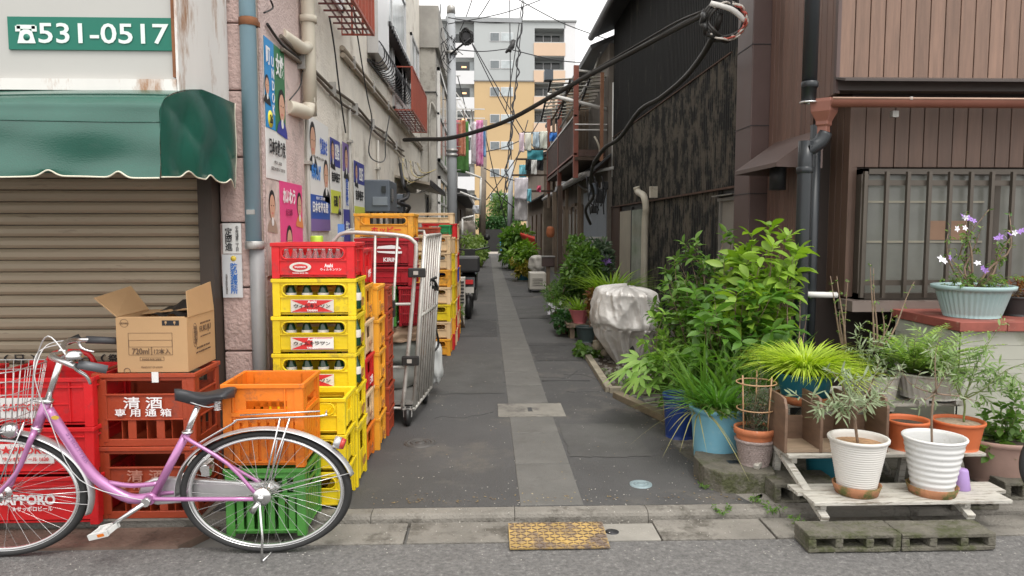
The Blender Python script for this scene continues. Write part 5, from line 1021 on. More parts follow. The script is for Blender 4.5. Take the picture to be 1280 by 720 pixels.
for i in range(8):
    A0, A1, Z0, Z1 = ring(1)[i], ring(1)[(i+1) % 8], ring(0)[i], ring(0)[(i+1) % 8]
    n_ = {1: 9, 5: 9, 3: 6, 7: 6}.get(i, 2)
    for k in range(n_): mb.tube([V(A0).lerp(V(A1), k/n_), V(Z0).lerp(V(Z1), k/n_)], .0014, 4)
for k in range(7): t_ = k/6; r_ = ring(0); mb.tube([V(r_[1]).lerp(V(r_[2]), t_), V(r_[6]).lerp(V(r_[5]), t_)], .0014, 4)
bp_(mb, 'basket', wm); bp_(MB().tube([B(30, 528, -.05), WF_+V((0, -.055, 0))], .003, 5).tube([B(30, 528, .05), WF_+V((0, .055, 0))], .003, 5).tube([B(38, 500), B(58, 503)], .004, 5), 'basket_stay', chrome)
bp_(MB().lathe([(0, 0), (.028, 0), (.032, .03), (.02, .05), (0, .05)], B(6, 538, -.05), 14, ax='x'), 'front_light', chrome)
# ================================================================ PLANT KIT
def norm(a): return a/(np.linalg.norm(a, axis=-1, keepdims=True)+1e-9)
TPL = {
 'oval': (np.array([(0,0,0),(.15,.11,.04),(.35,.19,.06),(.6,.19,.045),(.83,.10,-.02),(1,0,-.13),(.83,-.10,-.02),(.6,-.19,.045),(.35,-.19,.06),(.15,-.11,.04),(.35,0,.0),(.7,0,-.02)], float), [(0,10,2,1),(2,10,11,3),(3,11,5,4),(0,9,8,10),(8,7,11,10),(7,6,5,11)]),
 'round': (np.array([(0,0,0),(.1,.18,.04),(.35,.31,.05),(.6,.29,.03),(.85,.14,-.02),(1,0,-.1),(.85,-.14,-.02),(.6,-.29,.03),(.35,-.31,.05),(.1,-.18,.04),(.35,0,.0),(.7,0,-.03)], float), [(0,10,2,1),(2,10,11,3),(3,11,5,4),(0,9,8,10),(8,7,11,10),(7,6,5,11)]),
 'narrow': (np.array([(0,0,0),(.3,.085,.02),(.7,.075,.01),(1,0,-.03),(.7,-.075,.01),(.3,-.085,.02)], float), [(0,5,1),(1,5,4,2),(2,4,3)]),
 'tiny': (np.array([(0,0,0),(.5,.25,.04),(1,0,0),(.5,-.25,.04)], float), [(0,3,2,1)]),
}
def leaf_arrays(items, tp):
    T, F_ = TPL[tp]; n = len(items); pos = np.array([i[0] for i in items], float); d = norm(np.array([i[1] for i in items], float)); up = np.array([i[2] for i in items], float); s = np.array([i[3] for i in items], float)
    side = norm(np.cross(up, d)); nn = norm(np.cross(d, side))
    vs = pos[:, None]+s[:, None, None]*(T[None, :, :1]*d[:, None]+T[None, :, 1:2]*side[:, None]+T[None, :, 2:]*nn[:, None]); k = len(T)
    return vs.reshape(-1, 3), [tuple(j+i*k for j in f) for i in range(n) for f in F_]
def leaves(name, items, tp, m, parent, kind='stuff'):
    if not items: return
    v, f = leaf_arrays(items, tp); me = D.meshes.new(name); me.from_pydata(v.tolist(), [], f); me.materials.append(m); me.polygons.foreach_set('use_smooth', [True]*len(f)); o = D.objects.new(name, me); COL.objects.link(o); adopt(o, parent)
    if kind: o['kind'] = kind
    return o
def single_leaves(items, tp, m, parent, name='leaf'):
    T, F_ = TPL[tp]; me = D.meshes.new(name); me.from_pydata(T.tolist(), [], F_); me.materials.append(m); me.polygons.foreach_set('use_smooth', [True]*len(F_))
    inv = world(parent).inverted()
    for p, d, up, s in items:
        d = V(d).normalized(); sd = V(up).cross(d).normalized(); nn = d.cross(sd).normalized()
        o = D.objects.new(name, me); COL.objects.link(o); o.parent = parent; o.matrix_parent_inverse = inv
        o.matrix_basis = M4(((d.x*s, sd.x*s, nn.x*s, p[0]), (d.y*s, sd.y*s, nn.y*s, p[1]), (d.z*s, sd.z*s, nn.z*s, p[2]), (0, 0, 0, 1)))
def rv(r, s=1): return V((r.gauss(0, s), r.gauss(0, s), r.gauss(0, s)))
def curve(a, b, r, bend=.12, n=7):
    a = V(a); b = V(b); L = (b-a).length; k = rv(r, bend*L); k2 = rv(r, bend*L*.5)
    return [a.lerp(b, i/n)+k*math.sin(math.pi*i/n)*.6+k2*math.sin(2*math.pi*i/n)*.5 for i in range(n+1)]
def plant(name, label, cat, base, tips, tp, size, m, twigs=5, tlen=.12, per=6, r0=.008, seed=1, t0=.3, group=None, wood=None, single=0, bend=.1, droop=.2, up=.8, spread=1.0, cluster=False, parent=None, fork=None):
    """stems run from the base to the given tips; twigs leave them from t0 on; leaves sit along each twig"""
    r = random.Random(seed); root = parent or empty(name, base, label, cat, group); st = MB(); it = []
    if fork is not None:
        c = curve(base, fork, r, bend*.5, 5); st.tube(c, r0*1.25, 7); base = V(fork)
    for tip in tips:
        tip = V(tip); c = curve(V(base)+V((r.uniform(-1, 1), r.uniform(-1, 1), 0))*r0*2, tip, r, bend); n = len(c)-1
        st.tube(c, [r0*(1-.75*i/n) for i in range(n+1)], 5)
        for k in range(twigs):
            t = t0+(1-t0)*(k+r.random()*.8)/twigs; t = min(t, 1); i = min(int(t*n), n-1); p = c[i].lerp(c[i+1], t*n-i); ax = (c[i+1]-c[i]).normalized()
            d = (rv(r, spread)+ax*.7+V((0, 0, .25*up))).normalized() if k < twigs-1 else ax
            L = tlen*r.uniform(.6, 1.15); q = [p, p+d*L*.5+V((0, 0, L*.05)), p+d*L-V((0, 0, L*droop*.5))]
            st.tube(q, [r0*.28, r0*.2, r0*.12], 4)
            for j in range(per):
                u = .25+.8*j/per if not cluster else .75+.25*j/per; pp = q[0].lerp(q[1], min(1, u*2)) if u < .5 else q[1].lerp(q[2], min(1, u*2-1))
                a_ = j*2.4+r.random(); e1 = d.cross(V((0, 0, 1)) if abs(d.z) < .95 else V((1, 0, 0))).normalized(); e2 = d.cross(e1)
                ld = (e1*math.cos(a_)+e2*math.sin(a_)*.6+d*r.uniform(.3, .9)+V((0, 0, r.uniform(-.4, .3)-droop))).normalized()
                it.append((tuple(pp), tuple(ld), tuple((V((0, 0, 1))*up+rv(r, .35))), size*r.uniform(.6, 1.2)))
    adopt(st.build('stem', wood or bark), root)
    r.shuffle(it)
    it.sort(key=lambda q: q[0][1])
    if single: single_leaves(it[:single], tp, m, root)
    leaves('foliage', it[single:], tp, m, root); return root
def blades(c, n, L, w, m, parent, seed=1, lean=1.0, droop=.6, r=.04, seg=6, name='blades', single=0, dirv=None, zs=.8):
    rd = random.Random(seed); objs = []; mb = MB()
    for i in range(n):
        a = rd.uniform(0, 2*math.pi); out = V((math.cos(a), math.sin(a), 0)); le = rd.uniform(.15, 1)*lean; d = (out*le+V((0, 0, 1))).normalized()
        if dirv: d = (d+V(dirv)*rd.uniform(0, 1)).normalized()
        l = L*rd.uniform(.55, 1.1); p = V(c)+out*r*rd.random(); sd = d.cross(V((0, 0, 1))).normalized()*w*rd.uniform(.6, 1.2)/2; pts = []
        if single and i < single: m2 = MB()
        else: m2 = mb
        vs = []
        for k in range(seg+1):
            t = k/seg; q = p+d*l*t+out*droop*l*t*t*.5-V((0, 0, droop*l*t**2.2*.55*(.4+le))); q.z = p.z+(q.z-p.z)*zs; wd = (1-t**2.2)*(.6+.4*min(1, t*5))+.03
            vs += [q-sd*wd, q+V((0, 0, -abs(w)*.12*wd)), q+sd*wd]
        m2.add(vs, [(3*k+j, 3*k+j+1, 3*k+j+4, 3*k+j+3) for k in range(seg) for j in (0, 1)], 0, True)
        if m2 is not mb: adopt(m2.build('leaf', m), parent)
    if mb.v:
        o = adopt(mb.build(name, m), parent); o['kind'] = 'stuff'
        return o
def pot(name, label, c, rt, rb, h, m, cat='pot', group=None, rim=.006, rings=0, flutes=0, soilz=.85, wall=.006, saucer=None, n=32, ex=1, ringamp=.003, sm=soil, rimh=.12):
    o = empty(name, c, label, cat, group); x, y, z = c
    prof = [(0, 0), (rb, 0)]
    N = 30 if rings else 8
    for i in range(N*3 if rings else N+1):
        t = i/((N*3-1) if rings else N); r_ = rb+(rt-rb)*t
        if rings: r_ += ringamp*math.sin(2*math.pi*rings*t)
        if t < 1-rimh: prof.append((r_, h*t))
    prof += [(rb+(rt-rb)*(1-rimh), h*(1-rimh)), (rt+rim*.8, h*(1-rimh)+.002), (rt+rim, h*.985), (rt+rim*.6, h), (rt-wall, h), (rt-wall-.002, h*.93), ((rb+(rt-rb)*soilz)-wall, h*soilz)]
    mb = MB()
    if flutes:
        vs = []; fs = []; nn = flutes*4
        for r_, z_ in prof:
            for k in range(nn):
                a = 2*math.pi*k/nn; rr = r_*(1+(.022*math.cos(flutes*a) if h*.06 < z_ < h*(1-rimh)+.001 and r_ > rb*.9 else 0)); vs.append((rr*math.cos(a)*ex, rr*math.sin(a), z_))
        for i in range(len(prof)-1):
            for k in range(nn): fs.append((i*nn+k, i*nn+(k+1) % nn, (i+1)*nn+(k+1) % nn, (i+1)*nn+k))
        mb.add(vs, fs, 0, True)
    else: mb.lathe(prof, n=n, ex=ex)
    b = mb.build('pot_body', m, o)
    if sm: MB().lathe([(0, h*soilz+.004), ((rb+(rt-rb)*soilz)*.6, h*soilz+.006), ((rb+(rt-rb)*soilz)-wall*.7, h*soilz)], n=n, ex=ex).build('soil', sm, o)
    if saucer: MB().lathe([(0, -.022), (rb*1.10, -.022), (rb*1.27, .020), (rb*1.21, .022), (rb*1.08, -.012), (0, -.012)], n=n, ex=ex).build('saucer', saucer, o)
    return o
def potpx(pxl, pxr, yt, yb, Y, **k):
    a = P(pxl, yt, Y); b = P(pxr, yt, Y); c = P((pxl+pxr)/2, yb, Y); return ((a.x+b.x)/2, Y, c.z), (b.x-a.x)/2, a.z-c.z
def crown(c, rx, ry, rz, n, size, tp, m, parent, seed=1, clumps=14, name='crown'):
    r = random.Random(seed); it = []; cl = []
    for i in range(clumps):
        d = rv(r).normalized()*r.uniform(.45, .9); cl.append((V((c[0]+d.x*rx, c[1]+d.y*ry, c[2]+d.z*rz)), r.uniform(.25, .5)))
    for i in range(n):
        q, s = cl[r.randrange(clumps)]; d = rv(r).normalized(); rr = s*r.random()**.4
        p = q+V((d.x*rx*rr, d.y*ry*rr, d.z*rz*rr)); it.append((tuple(p), tuple((d+V((0, 0, -.3))+rv(r, .5)).normalized()), tuple(V((0, 0, 1))+rv(r, .5)), size*r.uniform(.6, 1.3)))
    return leaves(name, it, tp, m, parent)
Lb = leafmat('leaf_bright', (.16, .29, .03), (.32, .48, .07)); Lg = leafmat('leaf_mid', (.06, .145, .022), (.15, .27, .045)); Ld = leafmat('leaf_dark', (.022, .07, .018), (.05, .13, .03)); Ly = leafmat('leaf_yellow', (.30, .43, .03), (.54, .66, .10))
Lo = leafmat('leaf_olive', (.19, .25, .13), (.38, .45, .29)); Ls = leafmat('leaf_strap', (.05, .15, .025), (.14, .30, .045), (.35, .36, .12)); Lr = leafmat('leaf_red', (.22, .06, .03), (.25, .18, .05)); Lm = leafmat('leaf_mixed', (.06, .15, .03), (.20, .32, .06), (.40, .42, .14)); Ll = leafmat('leaf_fern', (.16, .30, .05), (.34, .48, .10))
twig = mat('twig_brown', (.22, .155, .11), .85, var=.3, vs=40); twg = mat('twig_green', (.16, .20, .07), .8, var=.3, vs=40)
# ================================================================ RIGHT FOREGROUND: PLANT STAND
T1z = P(1120, 627, 3.0).z; T1b = G(1120, 603, T1z).y; T2z = P(1100, 568, 3.32).z; T2b = G(1100, 546, T2z).y; T3z = P(1080, 505, 3.63).z; T3b = G(1080, 492, T3z).y+.1
ps = empty('plant_stand', (1.7, 3.3, 0), 'weathered white wooden stepped plant stand with three tiers', 'plant stand')
def plank(x0, x1, y0, y1, z): part(MB().box(x0, x1, y0, y1, z-.016, z), 'board', white_w, ps, bevel=.002)
m_ = (T1b+3.0)/2
plank(P(1018, 628, 3.0).x, P(1266, 628, 3.0).x, 3.0, m_-.003, T1z); plank(P(984, 604, T1b).x, P(1236, 604, T1b).x, m_+.003, T1b, T1z-.001)
m_ = (T2b+3.32)/2
plank(P(986, 568, 3.32).x, P(1233, 568, 3.32).x, 3.32, m_-.003, T2z); plank(P(966, 548, T2b).x, P(1222, 548, T2b).x, m_+.003, T2b+.04, T2z-.001)
plank(P(972, 505, 3.63).x, P(1208, 505, 3.63).x, 3.63, T3b, T3z); plank(P(952, 492, T3b).x, P(1200, 492, T3b).x, T3b+.006, T3b+.1, T3z-.001)
xl, xr_2 = P(1024, 640, 3.0).x, P(1206, 640, 3.0).x
for x in (xl, xr_2):
    part(MB().bar((x, T3b, T3z-.02), (x+.02, 2.985, .045), .035, .022, up=(0, 0, 1)), 'leg', white_w, ps)
    part(MB().bar((x+.02, 3.50, T2z-.02), (x+.02, 3.54, -.01), .03, .03), 'leg', white_w, ps); part(MB().bar((x, T3b+.06, T3z-.02), (x, T3b+.1, -.01), .03, .03), 'leg', white_w, ps)
    for y0, y1, z in ((3.03, T1b-.01, T1z), (3.34, T2b, T2z), (3.65, T3b+.08, T3z)): part(MB().box(x+.02, x+.045, y0, y1, z-.045, z-.018), 'batten', white_w, ps)
    part(MB().bar((x+.02, 3.5, .02), (x+.0, 3.2, T1z-.02), .025, .02), 'brace', white_w, ps)
part(MB().bar((xl-.1, 3.47, .11), (xl+.35, 3.9, .33), .025, .02), 'brace', white_w, ps); part(MB().bar((xl+.5, 3.47, T2z-.04), (xr_2, 3.6, .03), .025, .02), 'brace', white_w, ps)
# concrete blocks
def cblock(x0, x1, y0, y1, z0, z1, label, rz=0, holes=3):
    mb = MB(); w_ = (x1-x0)/2; L_ = (y1-y0)/2; h_ = z1-z0; t = .018
    N = 10
    mb.box(-w_, w_, -L_, L_, h_-t, h_).box(-w_, w_, -L_, L_, 0, t)
    ws = [-w_+i*(2*w_)/holes for i in range(holes+1)]
    for i, x in enumerate(ws): hw = .016; x = min(max(x, -w_+hw), w_-hw); mb.box(x-hw, x+hw, -L_, L_, t, h_-t)
    
    o = mb.build('concrete_block', conc_m, loc=((x0+x1)/2, (y0+y1)/2, z0), rz=rz, bevel=.004); tag(o, label, 'concrete block', 'mossy hollow concrete blocks')
    b = o.modifiers.new('sub', 'SUBSURF'); b.subdivision_type = 'SIMPLE'; b.levels = 3; b.render_levels = 3
    tx = D.textures.get('rough') or D.textures.new('rough', 'CLOUDS'); tx.noise_scale = .03; d_ = o.modifiers.new('disp', 'DISPLACE'); d_.texture = tx; d_.strength = .007; d_.mid_level = .5
    return o
yb0 = G(1100, 690, -.036).y; zt_b = P(1100, 668, yb0).z; yb1 = G(1100, 650, zt_b).y
xa, xm, xb = P(1011, 680, yb0).x, P(1127, 680, yb0).x, P(1245, 682, yb0).x
cblock(xa, xm-.002, yb0, yb1, -.036, zt_b, 'left one of the two mossy hollow blocks in the gutter under the plant stand'); cblock(xm+.002, xb, yb0, yb1, -.036, zt_b-.002, 'right one of the two mossy hollow blocks in the gutter under the plant stand', .006)
cblock(P(963, 620, 3.35).x, P(1012, 620, 3.35).x+.12, 3.3, 3.5, -.01, .085, 'mossy hollow block behind the left end of the lower tier'); cblock(P(1245, 650, 3.35).x, P(1245, 650, 3.35).x+.3, 3.3, 3.5, -.01, .08, 'mossy hollow block below the pink-brown planter at the right edge')
cblock(P(1140, 640, 3.5).x, P(1195, 640, 3.5).x, 3.2, 3.45, -.01, .06, 'low hollow block in the shade beneath the middle of the plant stand')
tag(MB().box(0, .3, -.08, .08, 0, .014).box(.01, .29, -.07, .07, .022, .036).build('plank', white_w, loc=(P(1128, 640, 3.2).x, 3.18, .062)), 'two short grey planks stacked beneath the plant stand', 'plank')
# cubby boxes on the middle tier
cw = mat('brown_box_wood', (.17, .105, .07), .6, var=.25, vs=4, stretch=(2, 2, 8), dirt=(.27, .19, .13), da=.25)
cu = empty('wooden_rack', (1.6, 3.4, T2z), 'dark brown wooden divided rack lying on the middle tier of the plant stand', 'rack')
zc1 = P(1000, 497, 3.36).z
hC = zc1-T2z
for px in (981, 1025, 1066, 1107):
    x = P(px, 550, 3.36).x; part(MB().prism([(3.345, 0), (3.345, hC*.80), (3.37, hC*.97), (3.41, hC), (3.56, hC), (3.56, 0)], 0, x-.007, x+.007), 'divider', cw, cu, bevel=.003).location.z = T2z+.001
x0, x1 = P(981, 550, 3.36).x+.008, P(1107, 550, 3.36).x-.008
part(MB().box(x0, x1, 3.35, 3.55, T2z+.003, T2z+.016), 'bottom_board', mat('rack_board', (.30, .22, .155), .6, var=.2, vs=5, stretch=(1, 6, 6)), cu); part(MB().box(x0, x1, 3.54, 3.552, T2z+.016, T2z+hC*.5), 'back_board', cw, cu)
# pots on the stand
wpl = mat('white_glazed_plastic', (.74, .74, .73), .3, var=.05, dirt=(.55, .52, .46), da=.3, ds=8); wtr = mat('mossy_terracotta', (.36, .16, .08), .85, var=.2, vs=20, dirt=(.10, .11, .03), da=.62, ds=14)
c, rt, h_ = potpx(1039, 1107, 546, 609, 3.11); pot('flower_pot', 'white fine-ribbed pot with an olive tree, left one on the lower tier', c, rt, rt*.66, h_, mat('white_rib_plastic', (.70, .68, .64), .45, var=.06, dirt=(.5, .46, .38), da=.34, ds=8), rings=22, ringamp=.0012, saucer=wtr, soilz=.86, sm=mat('tan_mulch', (.36, .21, .11), .9, var=.4, vs=60), rimh=.07); pA = (c, rt, h_)
c, rt, h_ = potpx(1133, 1203, 545, 611, 3.10); pot('flower_pot', 'glossy white pot with bold horizontal ridges, right one on the lower tier', c, rt, rt*.66, h_, wpl, rings=9, ringamp=.0015, saucer=wtr, soilz=.55, rimh=.05); pB = (c, rt, h_)
c, rt, h_ = potpx(1109, 1159, 524, 560, 3.42); pot('flower_pot', 'empty orange terracotta pot, left one of two on the middle tier', (c[0], c[1], T2z), rt, rt*.8, h_, mat('orange_plastic_pot', (.55, .135, .045), .55, var=.1), soilz=.82)
c, rt, h_ = potpx(1169, 1226, 528, 562, 3.42); pot('flower_pot', 'wider orange terracotta pot, right one of two on the middle tier', (c[0], c[1], T2z), rt, rt*.8, h_, MC['orange_plastic_pot'], soilz=.88, sm=mat('pale_grit', (.35, .27, .2), .9, var=.4, vs=60)); pC = (c, rt, h_)
c, rt, h_ = potpx(972, 1040, 464, 496, 3.70); pot('flower_pot', 'round teal pot with yellow grass on the upper tier', (c[0], c[1], T3z+.02), rt, rt*.78, h_, mat('teal_plastic', (.015, .13, .19), .4, var=.1), saucer=terra, soilz=.9); pD = (c, rt, h_)
gpl = mat('grey_planter', (.44, .42, .39), .6, var=.12, dirt=(.25, .22, .18), da=.4, ds=9)
c, rt, h_ = potpx(1054, 1120, 470, 502, 3.74); pot('flower_pot', 'weathered grey fluted planter, left one on the upper tier', (c[0], c[1], T3z+.004), rt, rt*.86, h_, gpl, flutes=28, soilz=.92, rimh=.1); pE = (c, rt, h_)
c, rt, h_ = potpx(1121, 1200, 468, 500, 3.73); pot('flower_pot', 'weathered grey fluted planter on feet, right one on the upper tier', (c[0], c[1], T3z+.02), rt, rt*.84, h_-.01, gpl, flutes=32, soilz=.92, rimh=.1); pF = (c, rt, h_)
for xx in (-.12, .07): part(MB().box(c[0]+xx, c[0]+xx+.05, 3.6, 3.68, T3z+.001, T3z+.02), 'foot', gpl, D.objects[[o.name for o in D.objects if o.get('label', '').startswith('weathered grey fluted planter on feet')][0]])
c = P(1201, 614, 3.14); tag(MB().lathe([(0, 0), (.036, 0), (.038, .004), (.026, .085), (.022, .092), (0, .093)], n=20).build('cup', mat('lilac_plastic', (.36, .24, .50), .5), loc=(c.x, 3.14, T1z)), 'lilac plastic cup upside down beside the ridged white pot', 'cup')
c, rt, h_ = potpx(1008, 1058, 566, 605, 3.62); pot('bucket', 'teal bucket in the shade behind the lower tier', (c[0], c[1], -.01), rt, rt*.85, T2z*.8, mat('teal_bucket', (.02, .18, .24), .45), soilz=.8, cat='bucket')
# big planter right edge
c, rt, h_ = potpx(1214, 1300, 583, 640, 3.42); pot('planter', 'large pinkish brown oval planter full of herbs at the right edge', (c[0]+.03, 3.5, .03), rt*1.02, rt*.74, h_*.95, mat('pinkish_clay', (.36, .235, .195), .75, var=.2, dirt=(.2, .13, .1), da=.3), ex=1.15, soilz=.9, cat='planter'); pG = (c, rt, h_)
for k in range(2): a = P(1252+k*14, 588, 3.4); tag(MB().torus((a.x+.03, 3.42, a.z-.01), .06, .004, 'y', 20, 6, a0=0, a1=math.pi).build('plant_hoop', mat('tan_cane', (.45, .25, .12), .6)), ['left', 'right'][k]+' tan cane hoop stuck in the pinkish brown planter', 'hoop')
bw = empty('parked_wheel', (2.55, 3.1, 0), 'black bicycle wheel edge just entering the picture at the right', 'bicycle wheel')
T_s = M4.Translation((P(1272, 636, 3.1).x+.33, 3.1, .24)) @ M4.Diagonal((1, 1, .72, 1)); mb = MB(); mb.T = T_s; mb.torus((0, 0, 0), .315, .018, 'y', 60, 8); part(mb, 'tyre', tyre, bw); mb = MB(); mb.T = T_s; mb.torus((0, 0, 0), .29, .010, 'y', 60, 6); part(mb, 'rim', chrome, bw)
mb = MB(); mb.T = T_s; mb.lathe([(0, -.04), (.02, -.04), (.02, .04), (0, .04)], n=12, ax='y'); [mb.tube([(math.cos(a)*.02, 0, math.sin(a)*.02), (math.cos(a)*.285, 0, math.sin(a)*.285)], .0014, 4) for a in [k*math.pi/14 for k in range(28)]]; part(mb, 'spokes', chrome, bw)
# ---- plants on the stand
up1 = V((0, 0, 1))
(c, rt, h_) = pA; b0 = V((c[0]+.0, c[1], c[2]+h_*.84))
plant('olive_tree', 'young silvery olive tree in the fine-ribbed white pot', 'plant', b0, [P(1000, 497, 3.05), P(1042, 468, 3.1), P(1075, 478, 3.0), P(1098, 455, 3.2), P(1062, 500, 2.95), P(1120, 470, 3.2), P(1030, 510, 3.0), P(1090, 500, 3.0)], 'narrow', .052, Lo, twigs=7, tlen=.07, per=8, r0=.005, seed=4, t0=.3, wood=twig, single=90, bend=.12, fork=P(1068, 518, 3.1))
(c, rt, h_) = pB; b0 = V((c[0]-.005, c[1], c[2]+h_*.5))
plant('olive_tree', 'thin sparse olive tree in the ridged white pot', 'plant', b0, [P(1172, 432, 3.1), P(1130, 468, 3.12), P(1215, 500, 3.1), P(1180, 470, 3.1), P(1150, 500, 3.1)], 'narrow', .040, Lo, twigs=6, tlen=.08, per=5, r0=.004, seed=9, t0=.3, wood=twig, bend=.08, fork=P(1168, 492, 3.1))
plant('olive_branch', 'long leaning olive branches reaching to the right over the orange pot', 'plant', V((pC[0][0]+.03, 3.42, T2z+pC[2]*.85)), [P(1245, 415, 3.4), P(1280, 455, 3.3), P(1222, 455, 3.4), P(1278, 480, 3.4), P(1200, 440, 3.4), P(1160, 425, 3.45)], 'narrow', .055, leafmat('leaf_olive_green', (.17, .27, .09), (.32, .44, .18)), twigs=10, tlen=.11, per=10, r0=.004, seed=14, t0=.25, wood=twg, single=60, bend=.10, fork=P(1205, 500, 3.4))
root = empty('grass_plant', (pD[0][0], 3.70, T3z), 'mound of bright yellow-green bamboo grass in the teal pot', 'plant')
blades((pD[0][0], 3.70, T3z+pD[2]+.02), 950, .25, .013, Ly, root, seed=3, lean=.85, droop=1.1, r=.12, single=200, zs=.85, name='grass_blades')
blades((pD[0][0]+.10, 3.66, T3z+pD[2]+.015), 160, .22, .012, Ly, root, seed=5, lean=1.3, droop=1.3, r=.08, zs=.55, name='grass_blades', dirv=(.5, 0, 0))
def fern(name, label, c, n, L, m, seed, tp='tiny', ls=.020, group=None, droop=.35, lean=1, zs=.8):
    root = empty(name, c, label, 'plant', group); r = random.Random(seed); it = []; st = MB()
    for i in range(n):
        a = r.uniform(0, 6.28); out = V((math.cos(a), math.sin(a), 0)); e = r.uniform(.2, 1)*lean; l = L*r.uniform(.6, 1.1); d = (out*e+up1).normalized(); pts = []
        for k in range(8): t = k/7; q = V(c)+d*l*t+out*l*.25*t*t-V((0, 0, droop*l*t*t)); q.z = c[2]+(q.z-c[2])*zs; pts.append(q)
        st.tube(pts, .0012, 4)
        for k in range(2, 22):
            t = k/22; j = min(int(t*7), 6); p = pts[j].lerp(pts[j+1], t*7-j); ax = (pts[j+1]-pts[j]).normalized(); sd = ax.cross(up1).normalized()
            for s_ in (-1, 1): it.append((tuple(p), tuple(sd*s_+ax*.5), tuple(up1+rv(r, .15)), ls*(1.15-abs(t-.5))*r.uniform(.8, 1.2)))
    adopt(st.build('stem', twg), root); leaves('foliage', it, tp, m, root); return root
fern('mimosa_plant', 'bright feathery mimosa-like plant above the right grey planter', (P(1142, 440, 3.72).x, 3.72, T3z+pF[2]-.02), 44, .52, Ll, 6, ls=.036, lean=.75)
fern('mimosa_plant', 'lower feathery seedling patch spilling over the right grey planter', (P(1175, 465, 3.70).x, 3.70, T3z+pF[2]-.01), 44, .24, Ll, 16, ls=.024, lean=1.3)
plant('herb_plant', 'small green seedlings filling the left grey planter', 'plant', (pE[0][0], 3.74, T3z+pE[2]-.01), [(pE[0][0]+random.uniform(-.14, .14), 3.70+random.uniform(-.06, .06), T3z+pE[2]+random.uniform(.04, .14)) for _ in range(16)], 'oval', .026, Lm, twigs=4, tlen=.05, per=6, r0=.002, seed=6, wood=twg)
for (px, py), tips, lab_, s_ in (((1056, 440), [(1050, 388), (1046, 345), (1060, 350), (1038, 345)], 'tall thorny bare rose stem left of the window bars', 21), ((1094, 440), [(1102, 385), (1092, 335), (1143, 352), (1088, 330), (1115, 390)], 'forked bare rose stem in front of the barred window', 22)):
    b_ = P(px, py, 3.8); plant('rose_bush', lab_, 'plant', b_, [P(a, b, 3.8) for a, b in tips], 'oval', .018, Lm, twigs=4, tlen=.02, per=4, r0=.0065, seed=s_, t0=.45, wood=twig, bend=.05)
plant('seedling_plant', 'pair of fresh upright olive shoots between the rose stems', 'plant', P(1078, 465, 3.66), [P(1075, 412, 3.66), P(1085, 428, 3.66), P(1110, 420, 3.62), P(1128, 432, 3.6), P(1095, 440, 3.6)], 'narrow', .05, Lo, twigs=4, tlen=.05, per=8, r0=.003, seed=31, t0=.35, wood=twg, single=30)
rr_ = random.Random(5); c = V((pG[0][0]+.05, 3.5, .03+pG[2]*.85))
plant('herb_plant', 'tall leafy green herbs in the pinkish brown planter at the right edge', 'plant', c, [P(rr_.uniform(1222, 1300), rr_.uniform(490, 575), rr_.uniform(3.35, 3.6)) for _ in range(18)], 'round', .042, Lg, twigs=7, tlen=.06, per=5, r0=.003, seed=8, wood=twg, t0=.2, single=80)
# ---- window-ledge planters on the red cap
Lc = mat('pale_blue_plastic', (.34, .47, .47), .45, var=.08, dirt=(.5, .5, .42), da=.25)
c, rt, h_ = potpx(1174, 1258, 360, 402, 4.36); c = (c[0], 4.36, .737); h_ = P(1200, 356, 4.36).z-.737
pot('planter', 'pale blue fluted oval planter standing on the red cap below the window', c, rt, rt*.72, h_, Lc, flutes=40, ex=1, rim=.02, soilz=.9, cat='planter', rimh=.14); pcx = c
b0 = V((c[0], 4.36, c[2]+h_*.88))
br = plant('brunfelsia_bush', 'gnarled twiggy shrub with mauve and white flowers in the pale blue planter', 'plant', b0, [P(1208, 268, 4.36), P(1185, 292, 4.34), P(1225, 290, 4.36), P(1236, 262, 4.36), P(1268, 290, 4.3), P(1250, 310, 4.36), P(1190, 325, 4.3), P(1262, 270, 4.4)], 'oval', .032, Lm, twigs=8, tlen=.06, per=4, r0=.009, seed=12, t0=.4, wood=twig, bend=.16)
def flowers(pts, m, parent, s=.02, seed=1):
    r = random.Random(seed); it = []
    me = MB(); 
    for k in range(5): a = k*1.2566; me.add([(0, 0, 0), (math.cos(a-.5)*.6, math.sin(a-.5)*.6, .15), (math.cos(a)*1, math.sin(a)*1, .1), (math.cos(a+.5)*.6, math.sin(a+.5)*.6, .15)], [(0, 1, 2, 3)])
    q = me.mesh('flower', m); inv = world(parent).inverted()
    for p in pts: o = link('flower', q, parent, p, (R(r.uniform(40, 90)), R(r.uniform(-30, 30)), r.uniform(-.6, .6)), [s*r.uniform(.8, 1.2)]*3); o.matrix_parent_inverse = inv
fp = mat('petal_mauve', (.36, .20, .58), .6, var=.2); fw = mat('petal_white', (.8, .78, .84), .6)
flowers([P(a, b, 4.25) for a, b in ((1203, 270), (1211, 273), (1217, 276), (1250, 296), (1257, 297), (1262, 293), (1278, 288), (1274, 290), (1245, 298), (1228, 335), (1232, 338), (1187, 322))], fp, br, .022, 1)
flowers([P(a, b, 4.24) for a, b in ((1207, 272), (1196, 286), (1206, 285), (1176, 324), (1268, 291), (1222, 329), (1180, 326))], fw, br, .024, 2)
plant('ground_cover', 'low trailing greenery with red berries in the pale blue planter', 'plant', b0, [(c[0]+rr_.uniform(-.17, .19), 4.3+rr_.uniform(-.1, .1), c[2]+h_+rr_.uniform(.0, .06)) for _ in range(16)], 'oval', .025, Lm, twigs=4, tlen=.05, per=7, r0=.002, seed=13, wood=twg, droop=.4)
